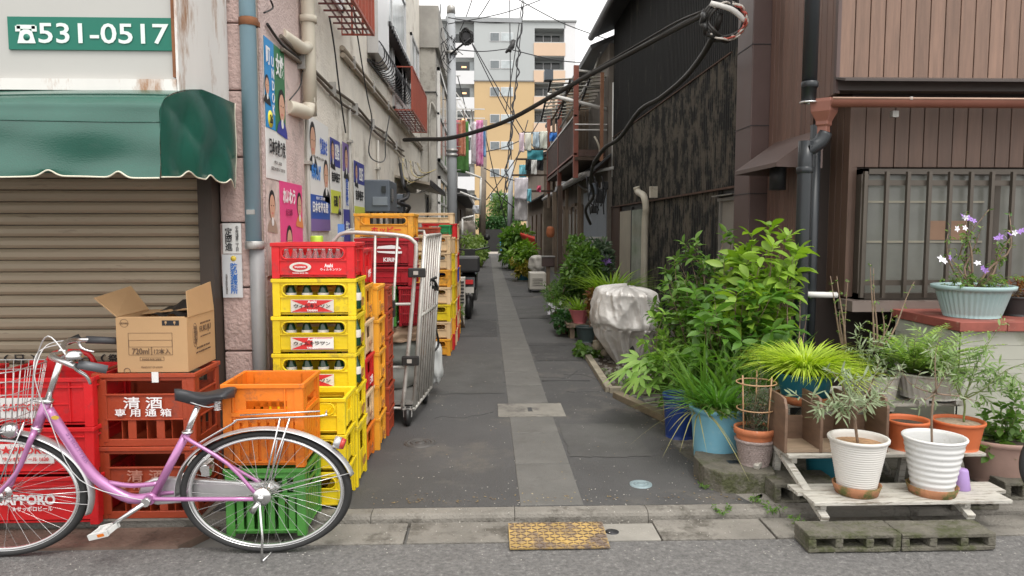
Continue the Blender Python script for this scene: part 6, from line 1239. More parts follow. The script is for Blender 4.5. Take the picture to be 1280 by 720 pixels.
c, rt, h_ = potpx(1250, 1300, 378, 402, 4.4); c = (c[0], 4.42, .737); pot('flower_pot', 'dark pot with reddish foliage on the red cap at the right edge', c, rt, rt*.8, h_, mat('black_pot', (.03, .03, .03), .5), soilz=.9)
plant('red_plant', 'reddish leafy plant in the dark pot at the right edge', 'plant', (c[0], 4.42, .737+h_), [P(rr_.uniform(1252, 1300), rr_.uniform(345, 375), 4.4) for _ in range(12)], 'oval', .032, Lr, twigs=5, tlen=.05, per=6, r0=.003, seed=17, wood=twig)
# ================================================================ RIGHT MIDDLE
hb_ = MB(); a_ = [(0, 0), (.03, 0), (.30, -.0), (.33, .05)]
q0 = G(884, 612, 0); xh0, xh1 = P(881, 600, 3.5).x, P(966, 600, 3.5).x
o = MB().prism([(xh0, 3.52), (xh0+.06, 3.42), (xh1-.02, 3.42), (xh1, 3.5), (xh1, 3.72), (xh0+.03, 3.78), (xh0, 3.7)], 2, -.01, .10).build('stone_block', conc_m, bevel=.006); tag(o, 'dark angular concrete block under the woven pot', 'concrete block')
adopt(MB().box(xh0+.14, xh0+.20, 3.56, 3.61, .098, .1015).build('slot', black_p), o)
c, rt, h_ = potpx(923, 971, 560, 592, 3.52); wv = mat('woven_grey_pink', (.36, .29, .27), .8, var=.25, vs=90, bump=.8, bs=200)
pw_ = pot('flower_pot', 'pinkish woven-pattern pot on the angular concrete block', (c[0], 3.56, .101), rt*.98, rt*.74, h_, wv, soilz=.8, sm=None)
kn = MB()
for i in range(9):
    for k in range(34):
        a = 2*math.pi*(k+.5*(i % 2))/34; t = .12+.08*i; r_ = (rt*.74+(rt*.24)*t)*1.005; kn.bar((r_*math.cos(a-.05), r_*math.sin(a-.05), h_*t), (r_*math.cos(a+.05), r_*math.sin(a+.05), h_*(t+.04)), .004, .003)
q = kn.build('woven_relief', wv, pw_)
q['kind'] = 'stuff'
pt_ = pot('flower_pot', 'terracotta pot sitting inside the woven pot', (c[0], 3.56, .101+h_*.72), rt*1.02, rt*.86, h_*.72, terra, soilz=.85, rimh=.35); zt_p = .101+h_*1.4
rg_ = empty('ring_trellis', (c[0], 3.56, zt_p), 'tan ring trellis standing in the terracotta pot', 'trellis'); tan = mat('tan_plastic', (.40, .24, .13), .5)
for py, f_ in ((542, .85), (514, .95), (481, 1.0)):
    z = P(945, py, 3.5).z; part(MB().torus((c[0], 3.56, z), rt*f_, .0035, 'z', 28, 6), 'ring', tan, rg_)
for a in (3.6, 5.2, 1.2): part(MB().tube([(c[0]+rt*.8*math.cos(a), 3.56+rt*.8*math.sin(a), zt_p-.03), (c[0]+rt*.98*math.cos(a), 3.56+rt*.98*math.sin(a), P(945, 470, 3.5).z)], .004, 6), 'stake', tan, rg_)
plant('climbing_plant', 'fine dark twiggy climber inside the ring trellis', 'plant', (c[0], 3.56, zt_p-.02), [(c[0]+rr_.uniform(-.08, .1), 3.56+rr_.uniform(-.08, .08), P(945, rr_.uniform(455, 520), 3.56).z) for _ in range(14)], 'narrow', .026, leafmat('leaf_dull', (.035, .07, .03), (.09, .13, .06)), twigs=8, tlen=.07, per=8, r0=.002, seed=18, wood=twig, t0=.1)
c, rt, h_ = potpx(866, 932, 520, 576, 3.78); blt = mat('sky_blue_plastic', (.17, .40, .52), .45, var=.08, dirt=(.3, .45, .5), da=.3)
pot('tub', 'large sky-blue plastic tub with strap-leaved plants', (c[0]+.01, 3.84, 0), rt, rt*.82, P(895, 515, 3.7).z, blt, soilz=.92, rim=.01, rimh=.08, cat='tub'); pT = (c[0]+.01, 3.84, P(895, 515, 3.7).z*.93)
c, rt, h_ = potpx(900, 960, 492, 530, 4.15); pot('planter', 'brown plastic planter behind the sky-blue tub', (c[0], 4.2, .05), rt, rt*.8, c[2]+h_-.05, mat('brown_plastic', (.20, .13, .095), .5, var=.1), soilz=.85, cat='planter')
c, rt, h_ = potpx(834, 872, 492, 545, 4.35); pot('tub', 'dark blue tub half hidden behind the sky-blue tub', (c[0], 4.4, -.01), rt*1.1, rt*.9, c[2]+h_, mat('navy_plastic', (.012, .04, .19), .4, var=.1), soilz=.9, cat='tub')
root = empty('strap_plant', pT, 'arching strap-leaved plant spilling from the sky-blue tub', 'plant')
blades(pT, 150, .38, .014, Ls, root, seed=41, lean=.8, droop=.8, r=.10, zs=.8, single=90, dirv=(-.35, -.1, 0))
blades((pT[0]-.1, pT[1], pT[2]-.02), 36, .30, .010, leafmat('leaf_dry', (.2, .24, .06), (.40, .34, .16)), root, seed=42, lean=1.6, droop=1.5, r=.06, zs=.8, single=30, dirv=(-.5, -.1, -.1))
root = empty('iris_plant', P(910, 505, 4.3), 'dense dark upright iris leaves behind the sky-blue tub', 'plant')
for k, (px, py) in enumerate(((880, 515), (915, 512), (950, 505))):
    a = P(px, py, 4.05+.05*k); blades(a, 45, .70, .022, Lg, root, seed=50+k, lean=.55, droop=.35, r=.08, zs=.72, single=30)
plant('leafy_weed', 'small round-leaved weeds at the foot of the tubs', 'plant', P(905, 522, 3.72), [P(a, b, 3.7) for a, b in ((880, 505), (900, 502), (915, 508), (890, 512), (925, 510))], 'round', .035, Lg, twigs=3, tlen=.04, per=5, r0=.002, seed=52, wood=twg)
# the big shrub: bright large-leaved part to the right, duller small-leaved part to the left
rs = random.Random(77)
b0 = P(925, 540, 4.8); b0.z = .0
tips = [P(a, b, y_) for a, b, y_ in ((985, 300, 4.6), (962, 296, 4.7), (940, 302, 4.7), (920, 320, 4.8), (990, 330, 4.5), (950, 330, 4.5), (975, 345, 4.5), (935, 350, 4.5), (905, 345, 4.8), (965, 315, 4.5), (1000, 318, 4.6), (920, 375, 4.4), (950, 380, 4.4))]
plant('hydrangea_bush', 'tall bright green large-leaved shrub beside the black downpipe', 'shrub', b0, tips+[t+V((rs.uniform(-.12, .08), rs.uniform(-.15, .15), rs.uniform(-.12, 0))) for t in tips[:5]], 'oval', .125, Lb, twigs=6, tlen=.12, per=6, r0=.009, seed=61, t0=.6, wood=twig, single=260, bend=.05, spread=.9, droop=.2)
tips = [P(rs.uniform(870, 990), rs.uniform(365, 460), rs.uniform(4.2, 4.8)) for _ in range(30)]
plant('hydrangea_bush', 'middle green leafy lower part of the shrub in front of the brown house', 'shrub', b0+V((-.05, -.05, 0)), tips, 'oval', .115, leafmat('leaf_mid_bright', (.065, .16, .022), (.14, .29, .04)), twigs=7, tlen=.13, per=6, r0=.006, seed=62, t0=.4, wood=twig, single=110, bend=.08)
b1 = P(885, 520, 5.3); b1.z = 0
tips = [P(a, b, y_) for a, b, y_ in ((872, 312, 5.2), (865, 330, 5.2), (850, 330, 5.3), (835, 345, 5.3), (880, 345, 5.1), (895, 360, 5.0), (858, 362, 5.0), (905, 330, 5.2), (845, 385, 4.9), (870, 390, 4.8), (820, 383, 5.2), (905, 300, 5.3))]
plant('privet_bush', 'open small-leaved shrub with dark glossy leaves against the black wall', 'shrub', b1, tips+[t+V((rs.uniform(-.15, .15), 0, rs.uniform(-.2, .05))) for t in tips], 'oval', .075, Lg, twigs=9, tlen=.16, per=9, r0=.009, seed=63, t0=.4, wood=twig, single=90, bend=.08)
tips = [P(rs.uniform(822, 910), rs.uniform(395, 475), rs.uniform(4.5, 5.1)) for _ in range(34)]
plant('azalea_bush', 'dense rounded mid-green bush low behind the fatsia leaves', 'shrub', P(865, 510, 4.95), tips, 'oval', .065, leafmat('leaf_fresh', (.11, .23, .03), (.24, .40, .07)), twigs=9, tlen=.14, per=9, r0=.006, seed=64, t0=.3, wood=twig, bend=.1)
plant('vine', 'pale twig with heart-shaped leaves climbing by the downpipe', 'plant', P(985, 470, 4.5), [P(1000, 375, 4.5), P(992, 340, 4.5), P(1008, 395, 4.5), P(985, 410, 4.4)], 'round', .05, Lg, twigs=4, tlen=.06, per=3, r0=.006, seed=65, wood=mat('pink_twig', (.38, .25, .2), .8))
# fatsia: big palmate leaves, each its own object
fa_ = empty('fatsia_plant', P(830, 480, 4.75), 'pale green fatsia with large star-shaped leaves beside the planting bed', 'plant')
Lf = leafmat('leaf_fatsia', (.20, .36, .07), (.32, .50, .12)); mb = MB()
for k in range(8):
    a = R(-112+k*32); L_ = 1-.28*abs(k-3.5)/3.5; ca, sa = math.cos(a), math.sin(a); pts = []
    for t, w_ in ((.12, .05), (.4, .115), (.65, .12), (.85, .06), (1, 0)): pts.append((t, w_))
    vs = []
    for t, w_ in pts: vs += [(L_*(t*ca-w_*sa), L_*(t*sa+w_*ca), .06*t-.22*t*t+.02), (L_*t*ca, L_*t*sa, .06*t-.22*t*t), (L_*(t*ca+w_*sa), L_*(t*sa-w_*ca), .06*t-.22*t*t+.02)]
    mb.add(vs, [(3*i+j, 3*i+j+1, 3*i+j+4, 3*i+j+3) for i in range(4) for j in (0, 1)], 0, True)
fm = mb.mesh('palmate_leaf', Lf); st = MB(); b0 = P(835, 505, 4.8)
for i, (px, py, y_, s_) in enumerate(((785, 462, 4.6, .15), (800, 448, 4.7, .14), (815, 460, 4.6, .15), (800, 470, 4.5, .13), (822, 440, 4.8, .13), (832, 452, 4.7, .13), (812, 478, 4.6, .13), (840, 436, 4.9, .12), (795, 455, 4.9, .12), (845, 455, 4.8, .11), (826, 470, 4.6, .11))):
    p = P(px, py, y_); st.tube([b0, b0.lerp(p, .5)+V((0, 0, .04)), p], .003, 5, sub=3)
    o = link('leaf', fm, None, p, (R(rs.uniform(-25, 25)), R(rs.uniform(10, 40)), R(180+rs.uniform(-60, 60))), (s_*1.3, s_*1.3, s_)); adopt(o, fa_)
adopt(st.build('stalk', twg), fa_)
# planting bed
bed = struct('planting_bed', MB().prism([(.95, 5.66), (1.35, 5.62), (1.9, 6.0), (2.2, 7.2), (.99, 7.15)], 2, -.05, .012), soil)
es = mat('edging_stone', (.30, .265, .20), .9, var=.25, vs=8, bump=.6, bs=60, dirt=(.15, .13, .1), da=.4)
A_, B_, C_ = V((P(735, 450, 7.1).x, 7.1, 0)), V((P(762, 497, 5.6).x, 5.62, 0)), V((P(806, 492, 5.7).x, 5.62, 0))
for a, b, n_ in ((A_, B_, 4), (B_, C_, 2)):
    for i in range(n_): p0 = a.lerp(b, i/n_); p1 = a.lerp(b, (i+.985)/n_); part(MB().bar(p0+V((0, 0, .015)), p1+V((0, 0, .015)), .06, .06), 'edging_stone', es, bed, bevel=.006)
gr_ = MB(); r = random.Random(4)
for i in range(260):
    x, y = r.uniform(1.0, 1.55), r.uniform(5.68, 7); s_ = r.uniform(.006, .022); gr_.lathe([(0, -s_*.4), (s_, 0), (s_*.7, s_*.6), (0, s_*.7)], (x, y, .014), 5, sm=False)
o = gr_.build('gravel', conc); tag(o, 'scattered pebbles on the soil of the planting bed', 'gravel'); o['kind'] = 'stuff'
for k, (px, py, s_, m_) in enumerate(((748, 431, .06, 'left'), (757, 440, .05, 'right'))):
    lump('stone', P(px, py, 7.0), s_, s_, s_*.8, es, m_+' of the two round stones at the head of the planting bed', 'stone', k+3, .1, 12)
r = random.Random(9)
for k, (px, py) in enumerate(((770, 470), (790, 478), (780, 488))):
    a = G(px, py, .012); plant('weed', ['feathery weed at the back of the planting bed', 'low weed in the middle of the planting bed', 'low weed at the front corner of the planting bed'][k], 'plant', a, [a+V((r.uniform(-.12, .12), r.uniform(-.1, .1), r.uniform(.02, .07))) for _ in range(9)], 'narrow', .03, Lg, twigs=4, tlen=.05, per=6, r0=.0015, seed=70+k, wood=twg)
a = G(735, 446, 0); plant('hosta', 'low clump of dark rounded leaves on the asphalt edge before the bed', 'plant', a, [a+V((r.uniform(-.14, .17), r.uniform(-.15, .25), r.uniform(.02, .09))) for _ in range(16)], 'round', .075, Lg, twigs=3, tlen=.05, per=4, r0=.002, seed=73, wood=twg, single=60)
rub = MB()
for i in range(90):
    t = r.random(); x = 1.08+t*.35+r.uniform(-.12, .12); y = 5.5-t*1.4+r.uniform(-.2, .2); s_ = r.uniform(.012, .05); rub.lathe([(0, -s_*.3), (s_, 0), (s_*.8, s_*.35), (0, s_*.4)], (x, y, -.012), 6, sm=False)
o = rub.build('rubble', conc); tag(o, 'broken concrete rubble along the right edge of the asphalt', 'rubble'); o['kind'] = 'stuff'
for (x0, y0, x1, y1), lab_ in (((.97, 5.45, 1.22, 4.55), 'rotting board lying along the asphalt edge before the blue tubs'), ((1.06, 5.3, 1.06, 5.32), None)):
    if lab_: tag(MB().bar((x0, y0, .02), (x1, y1, .03), .07, .05).build('plank', mat('rotten_wood', (.20, .165, .11), .9, var=.3), bevel=.006), lab_, 'plank')
tag(MB().box(-.02, .02, -.02, .02, 0, .22).build('stake', mat('tan_wood', (.36, .27, .16), .8), loc=(P(834, 500, 4.7).x, 4.7, 0)), 'short tan wooden stake between the tubs and the fatsia', 'stake')
o = MB()
for i, (x, y, s_) in enumerate(((1.25, 3.42, .12), (1.32, 3.36, .09), (1.2, 3.62, .1), (1.42, 3.4, .08), (1.17, 4.3, .1), (1.2, 4.75, .12))):
    o.lathe([(0, -.02), (s_, -.02), (s_*.95, -.002), (s_*.6, .004), (0, .004)], (x, y, -.006), 7, sm=False)
o = o.build('concrete_scraps', conc); tag(o, 'flat cracked concrete patches at the right foot of the alley mouth', 'rubble'); o['kind'] = 'stuff'
# covered scooter
tarp = mat('silver_tarp', (.60, .58, .55), .33, var=.08, vs=6, metal=.15, bump=.3, bs=30, dirt=(.47, .45, .42), da=.4, ds=3)
cx, cy = P(786, 400, 6.75).x, 6.85; zt_c = P(786, 357, 6.6).z
r = random.Random(31); ph = [r.uniform(0, 6) for _ in range(9)]
from mathutils import noise as NZ
def tarp_pt(u, v):
    """cover sculpted by hand: overhanging upper hood, tapering skirt, sharp-ridged folds"""
    a = 2*math.pi*u; ca, sa = math.cos(a), math.sin(a)
    zt_ = zt_c-.005; T = .80
    if v < T: z = .012+(zt_-.075)*(v/T); cap = 0
    else: cap = (v-T)/(1-T); z = zt_-.063+.063*math.sin(cap*math.pi/2)
    h = z/zt_; Lh = np.interp(h, [0, .15, .35, .55, .8, 1], [.10, .17, .27, .305, .29, .235]); Rh = np.interp(h, [0, .15, .35, .55, .8, 1], [.11, .17, .22, .235, .25, .21]); Dp = np.interp(h, [0, .2, .5, .9, 1], [.14, .22, .31, .32, .27])
    hx = Rh if ca > 0 else Lh; E = 3.6; sq = (abs(ca)**E+abs(sa)**E)**(-1/E); k = 1 if cap == 0 else max(0, 1-cap**2.2)
    zr = zt_*(.46+.07*math.sin(a*2+.6)+.03*math.sin(5*a)); hood = .030/(1+math.exp(-(z-zr)/.006))*(1-.3*h)
    q = V((ca*1.3, sa*1.3, h*1.2)); q2 = V((ca*2.2+.6*h, sa*2.2, h*2.0+ca*.5))
    c_ = (.20-abs(NZ.noise(q*1.9+V((4, 2, 9)))))*.065+(.16-abs(NZ.noise(q2*1.6+V((1, 8, 3)))))*.045+(.14-abs(NZ.noise(q2*4.5)))*.012
    if h < .46: c_ = c_*.7+(.2-abs(NZ.noise(V((ca*3.4, sa*3.4, h*.9+5)))))*.13
    f = 1+(c_+0)/.28*.75
    if cap: f = 1+(f-1)*(1-cap*.6)
    x = cx+(hx*sq*ca*f+hood*ca)*k; y = cy+(Dp*sq*sa*f+hood*sa)*k
    return (x, y, max(.004, z+c_*.45*(h > .85)*(1 if cap else (h-.85)/.1 if h < .95 else 1)-.03*(ca+1)*(h > .5)*(h-.5)))
o = MB().grid(tarp_pt, 260, 150).build('covered_scooter', tarp); tag(o, 'scooter wrapped in a crumpled silver-grey tarpaulin by the black wall', 'covered scooter')
adopt(MB().torus((cx+.02, cy, .12), .16, .05, 'x', 24, 8).build('tyre', tyre), o)

# litter, grit and weeds where the lane meets the walls and kerb
r = random.Random(123); it = []
for i in range(420):
    k = r.random()
    if k < .5: x, y = 1.0+r.gauss(0, .06)+.1, r.uniform(3.4, 8)
    elif k < .75: x, y = r.uniform(-.55, 1.2), 3.33+abs(r.gauss(0, .05))
    else: x, y = r.uniform(-.5, 1.3), r.uniform(3.4, 9)
    it.append(((x, y, .004), (r.uniform(-1, 1), r.uniform(-1, 1), .02), (r.uniform(-.2, .2), r.uniform(-.2, .2), 1), r.uniform(.008, .02)))
root = empty('leaf_litter', (1, 5, 0)); D.objects.remove(root)
v, f = leaf_arrays(it, 'tiny'); me = D.meshes.new('leaf_litter'); me.from_pydata(v.tolist(), [], f); me.materials.append(leafmat('dry_leaf', (.14, .09, .04), (.30, .22, .09), (.6, .58, .5), tl=.1)); o = D.objects.new('leaf_litter', me); COL.objects.link(o); tag(o, 'scattered dry leaves and scraps on the alley surface', 'litter'); o['kind'] = 'stuff'
gr_ = MB()
for i in range(900):
    x, y, z = (r.uniform(-.5, 1.2), 3.2+r.random()**2*5, .002) if i % 3 else (r.uniform(-1, 2.4), r.uniform(3.0, 3.2), -.034)
    if i % 7 == 0: x, y, z = r.uniform(-2, 2.2), r.uniform(2.8, 2.98), -.039
    s_ = r.uniform(.0012, .0042); gr_.lathe([(0, -s_*.4), (s_, 0), (0, s_*.7)], (x, y, z), 4, sm=False)
o = gr_.build('grit', mat('pale_grit_stone', (.42, .40, .36), .9, var=.4, vs=90)); tag(o, 'fine pale grit scattered over the asphalt and gutter', 'grit'); o['kind'] = 'stuff'
for k, (px, py) in enumerate(((905, 640), (965, 640), (940, 628), (990, 655), (880, 612))):
    a = G(px, py, -.01); plant('weed', ['small weed at the cracked corner of the alley mouth', 'weed at the foot of the plant stand beside the kerb', 'tiny weed between the broken concrete pieces', 'weed squeezed beside the mossy gutter blocks', 'weed under the angular concrete block'][k], 'plant', a, [a+V((r.uniform(-.05, .05), r.uniform(-.04, .04), r.uniform(.01, .035))) for _ in range(6)], 'oval', .016, Lg, twigs=3, tlen=.02, per=5, r0=.001, seed=170+k, wood=twg)
# ================================================================ RIGHT FAR: HOUSES, BALCONY, LAUNDRY
dkw = mat('dark_old_wood', (.075, .05, .036), .8, var=.4, vs=6, stretch=(4, 4, .6)); rdp = mat('red_brown_post', (.24, .075, .05), .6, var=.2); tnw = mat('weathered_board', (.24, .18, .13), .85, var=.3, vs=5, stretch=(5, 5, .5))
bgs = mat('blue_grey_siding', (.34, .38, .44), .6, var=.1); cblk = mat('dark_corrugated', (.10, .06, .048), .7, var=.4, vs=8)
h1 = empty('wooden_house', (3, 17, 0), 'old two-storey wooden house with a lean-to roof beyond the black building', 'building')
part(MB().box(2.22, 6, 13.62, 24, 0, 4.6), 'wall', mat('old_mortar', (.20, .175, .15), .9, var=.3, vs=2), h1)
part(MB().prism([(1.9, 4.5), (6, 6.2), (6, 6.3), (1.88, 4.58)], 1, 13.65, 24.3), 'roof', MC['roof_slate'], h1)
for i in range(19): part(MB().box(2.205, 2.22, 13.75+i*.17, 13.9+i*.17, .05, 2.05), 'siding_board', bgs, h1)
for y0, y1, z1, m_, nm in ((17.0, 18.1, 1.72, MC['door_brown'], 'door'), (18.3, 18.9, 1.8, dkw, 'door'), (19, 20.2, 1.75, MC['door_brown'], 'door'), (21, 22.5, 1.8, dkw, 'door')):
    d_ = part(MB().box(2.17, 2.225, y0, y1, .03, z1), nm, m_, h1); part(MB().box(2.163, 2.171, y0+.12, y1-.12, .75, z1-.12), 'pane', MC['grey_curtain'], d_); part(MB().box(2.15, 2.23, y0-.08, y0, .0, z1+.08).box(2.15, 2.23, y1, y1+.08, .0, z1+.08).box(2.15, 2.23, y0, y1, z1, z1+.08), 'frame', tnw, d_)
part(MB().prism([(2.24, 2.62), (1.84, 2.26), (1.84, 2.23), (2.24, 2.57)], 1, 13.4, 24.2), 'lean_to_roof', MC['roof_slate'], h1)
for i in range(18): part(MB().prism([(2.24, 2.575), (1.88, 2.225), (1.88, 2.18), (2.24, 2.52)], 1, 13.5+i*.6, 13.56+i*.6), 'rafter', dkw, h1)
part(MB().tube([(1.82, 13.35, 2.24), (1.82, 24.2, 2.20)], .05, 8), 'gutter', mat('gutter_grey', (.20, .19, .18), .5), h1)
part(MB().tube([(2.3, 13.5, 2.36), (1.80, 14.2, 2.30), (1.80, 18.5, 2.28)], .03, 8), 'white_gutter_pipe', white_p, h1)
part(MB().tube([(1.86, 15.1, 2.16), (2.0, 15.0, 2.05), (2.2, 14.2, 1.96)], .03, 8, sub=3), 'gutter_elbow', MC['gutter_grey'], h1)
for y in (15.2, 17.6, 20.4): part(MB().box(1.86, 1.93, y, y+.07, 0, 2.2), 'post', tnw, h1)
# balcony
bc = empty('balcony', (1.9, 17, 2.4), 'rusty red-brown balcony with corrugated side and reddish posts on the wooden house', 'balcony')
part(MB().box(1.62, 2.22, 13.75, 20, 2.52, 2.58), 'deck', dkw, bc)
for y in (13.8, 16.9, 19.9): part(MB().box(1.60, 1.69, y, y+.09, 2.2, 4.25), 'post', rdp, bc)
mb = MB(); y = 13.95
while y < 19.8: mb.box(1.615+.012*(int(y*10) % 2), 1.635+.012*(int(y*10) % 2), y, y+.095, 2.62, 3.30); y += .1
part(mb, 'corrugated_panel', cblk, bc, kind='stuff')
for z in (2.62, 3.32): part(MB().box(1.605, 1.665, 13.8, 19.95, z, z+.035), 'rail', rdp if z < 3 else steel, bc)
for z in (3.08, 3.18): part(MB().bar((1.62, 13.8, z), (2.35, 13.8, z), .02, .02), 'end_rail', white_p, bc)
part(MB().box(1.66, 2.2, 13.82, 13.86, 2.60, 2.72), 'end_board', cblk, bc)
for i in range(7): part(MB().box(1.72+i*.07, 1.785+i*.07, 16.2, 16.22, 2.6, 4.2), 'wall_board', tnw, bc)
part(MB().tube([(2.1, 13.8, 2.62), (2.05, 13.7, 2.8), (1.98, 13.75, 2.95)], .02, 7, sub=3), 'pipe', beige, bc)
for x, z0, z1 in ((2.22, 2.4, 4.2), (2.08, 2.5, 4.1)): part(MB().box(x, x+.06, 13.7, 13.76, z0, z1), 'post', mat('orange_brown_wood', (.33, .16, .09), .7, var=.2), bc)
part(MB().tube([(2.30, 13.6, 2.2), (2.30, 13.6, 3.9)], .022, 8), 'white_pipe', white_p, bc)
an = empty('slat_awning', (1.7, 16, 4), 'tilted slatted balcony awning of pale translucent strips', 'awning')
pts4 = [P(690, 96, 14.2), P(764, 84, 14.2), P(735, 128, 19), P(676, 148, 19)]
A0, A1, A2, A3 = P(688, 100, 14.0), P(762, 96, 14.0), P(742, 142, 16.5), P(676, 149, 16.5)
for i in range(12):
    t = i/11; a, b = A0.lerp(A3, t), A1.lerp(A2, t); part(MB().bar(a, b, .125, .012), 'slat', mat('pale_strip', (.62, .60, .53), .6), an)
for u in (0, .33, .66, 1): part(MB().bar(A0.lerp(A1, u)+V((0, 0, -.03)), A3.lerp(A2, u)+V((0, 0, -.03)), .035, .035), 'beam', dark_m, an)
part(MB().tube([P(684, 118, 13.9), P(760, 137, 13.9)], .035, 8), 'white_pole', white_p, an)
part(MB().box(A0.x-.12, A0.x+.04, 13.85, 14.1, A0.z-.02, A0.z+.16), 'bracket_box', grb, an)
for a, b in (((722, 88), (764, 92)), ((730, 108), (766, 110)), ((690, 150), (722, 95)), ((742, 92), (700, 160)), ((752, 60), (736, 110))): part(MB().tube([P(*a, 14.3), P(*b, 14.6)], .02, 6), 'strut', steel if a[0] > 720 else dkw, an)
mc_ = empty('meter_cluster', P(745, 260, 13.4), 'cluster of dark service boxes, wires and silver lamp at the wooden house corner', 'meter box')
for px, py, w_, h_ in ((741, 236, 9, 14), (750, 246, 10, 16), (756, 232, 8, 10), (742, 262, 7, 9)):
    c = P(px, py, 13.35); part(MB().box(c.x-w_/924*6.7, c.x+w_/924*6.7, 13.3, 13.45, c.z-h_/924*6.7, c.z+h_/924*6.7), 'service_box', grb if px % 2 else black_p, mc_, bevel=.01)
for k in range(9):
    a = P(733+k*3.2, 220+7*(k % 3), 13.3); b = P(738+k*2.1, 268-5*(k % 4), 13.25); part(MB().tube([a, (a+b)/2+V((.08*math.sin(k*2.3), -.03, -.05)), b], .012, 5, sub=4), 'wire', dark_m, mc_)
part(MB().tube([P(734, 302, 13.2), P(756, 302, 13.2)], .045, 10), 'lamp_tube', steel, mc_); part(MB().box(P(733, 300, 13.2).x, P(757, 300, 13.2).x, 13.15, 13.3, P(745, 299, 13.2).z, P(745, 296, 13.2).z), 'lamp_cover', steel, mc_)
for k, (px, y0, y1, lb, m9) in enumerate(((700, 232, 335, 'dark weathered post close under the lean-to eave', dkw), (708, 262, 345, 'pale weathered post beside the wooden door', tnw), (693, 240, 330, 'thin brown post farther under the lean-to eave', tnw))):
    tag(MB().bar(P(px, y1, 14.6+k), P(px, y0, 14.6+k), .09, .09).build('post', m9), lb, 'post')
lump('hanging_pot', P(688, 290, 16), .09, .09, .12, terra, 'small clay pot hanging under the lean-to eave', 'pot', 31, .05, 12)
# second house farther on
h2 = empty('wooden_house', (3, 28, 0), 'dim wooden house farther down the right side of the alley', 'building')
part(MB().box(1.85, 6, 24.3, 34, 0, 3.6), 'wall', mat('brown_mortar', (.21, .165, .125), .9, var=.3, vs=2), h2); part(MB().prism([(1.45, 3.5), (6, 5), (6, 5.1), (1.45, 3.6)], 1, 24.2, 34.2), 'roof', MC['roof_slate'], h2)
for y in (25, 27.5, 30): part(MB().box(1.8, 1.87, y, y+1.4, .05, 1.75), 'door', MC['door_brown'], h2)
part(MB().prism([(1.87, 2.4), (1.35, 2.1), (1.35, 2.06), (1.87, 2.35)], 1, 24.3, 34), 'lean_to_roof', MC['roof_dark'], h2)
pr_ = empty('laundry_rack', (1.2, 20, 2), 'dark laundry frame with horizontal bars over the right of the alley', 'rail')
for py, x0, x1, Y in ((166, 652, 695, 20), (187, 655, 700, 20), (199, 645, 697, 20.5), (219, 640, 700, 20), (239, 645, 692, 19.5)): part(MB().bar(P(x0, py, Y), P(x1, py, Y), .045, .05), 'bar', dkw, pr_)
for px, y0, y1 in ((692, 110, 262), (700, 150, 250), (686, 190, 260)): part(MB().bar(P(px, y0, 20), P(px, y1, 20), .07, .07), 'post', tnw, pr_)
part(MB().bar(P(690, 262, 20), P(722, 152, 15), .05, .05), 'strut', dkw, pr_)
for k, (a, b, c_, d_, Y, cc_, lb) in enumerate(((649, 166, 655, 190, 19.8, (.72, .60, .66), 'pale pink cloth pegged at the far left of the right laundry'), (656, 166, 664, 188, 19.9, (.70, .70, .62), 'cream cloth beside the pale pink one'), (666, 165, 674, 184, 19.7, (.45, .55, .62), 'pale blue-grey cloth in the upper laundry row'), (675, 164, 684, 186, 19.8, (.66, .68, .60), 'greenish white cloth in the upper laundry row'), (687, 166, 696, 177, 19.6, (.06, .22, .62), 'small bright blue bin-like cloth by the balcony'),
    (659, 188, 679, 200, 19.9, (.08, .36, .42), 'teal shorts hanging in the middle laundry row'), (657, 199, 663, 213, 19.9, (.02, .02, .022), 'left leg of black trousers in the middle laundry row'), (671, 199, 679, 213, 19.9, (.02, .02, .022), 'right leg of black trousers in the middle laundry row'), (664, 200, 671, 218, 19.8, (.65, .65, .62), 'white top with dark print in the middle laundry row'), (649, 206, 658, 224, 20.1, (.25, .62, .72), 'light turquoise towel left of the black trousers'), (643, 222, 660, 249, 19.4, (.72, .68, .72), 'white shirt in the lower laundry row'), (643, 247, 659, 276, 19.5, (.48, .46, .46), 'grey trousers hanging below the white shirt'), (659, 236, 664, 252, 19.3, (.2, .55, .65), 'thin turquoise towel in the lower laundry row'), (671, 232, 676, 240, 19.2, (.65, .12, .2), 'small red cloth in the lower laundry row'))):
    o = cloth(a, b, c_, d_, Y, mat('cloth_r%d' % k, cc_, .9, var=.18, vs=8), 'laundry', lb, 'laundry'); o['group'] = 'laundry at the right house'
# street clutter right, far to near
def G2(px, py): q = G(px, py, 0); return q
ab = empty('outdoor_unit', G2(672, 368), 'beige outdoor unit on feet standing on the right edge of the lane', 'air conditioner'); q = G2(672, 366)
part(MB().box(q.x-.16, q.x+.17, q.y, q.y+.5, .06, P(672, 341, q.y).z), 'case', mat('unit_beige', (.55, .52, .46), .6, var=.05), ab, bevel=.02); part(MB().box(q.x-.12, q.x+.12, q.y-.006, q.y, .14, .30), 'grille', MC['unit_beige'], ab)
for k in range(5): part(MB().box(q.x-.10, q.x+.10, q.y-.012, q.y-.006, .15+k*.03, .16+k*.03), 'slat', conc, ab)
for x in (-.14, .15): part(MB().box(q.x+x-.02, q.x+x+.02, q.y+.02, q.y+.45, 0, .06), 'foot', dark_m, ab)
mbx = empty('mail_box', P(685, 340, 16), 'dark mailbox on a post before the wooden house', 'mailbox'); q = P(685, 330, 15.5)
part(MB().box(q.x-.13, q.x+.13, 15.4, 15.6, q.z-.05, q.z+.15), 'box', MC['mauve_brown'], mbx, bevel=.01); part(MB().box(q.x-.14, q.x+.14, 15.38, 15.62, q.z+.15, q.z+.17), 'lid', steel, mbx); part(MB().box(q.x-.04, q.x+.04, 15.46, 15.54, 0, q.z-.05), 'post', tnw, mbx)
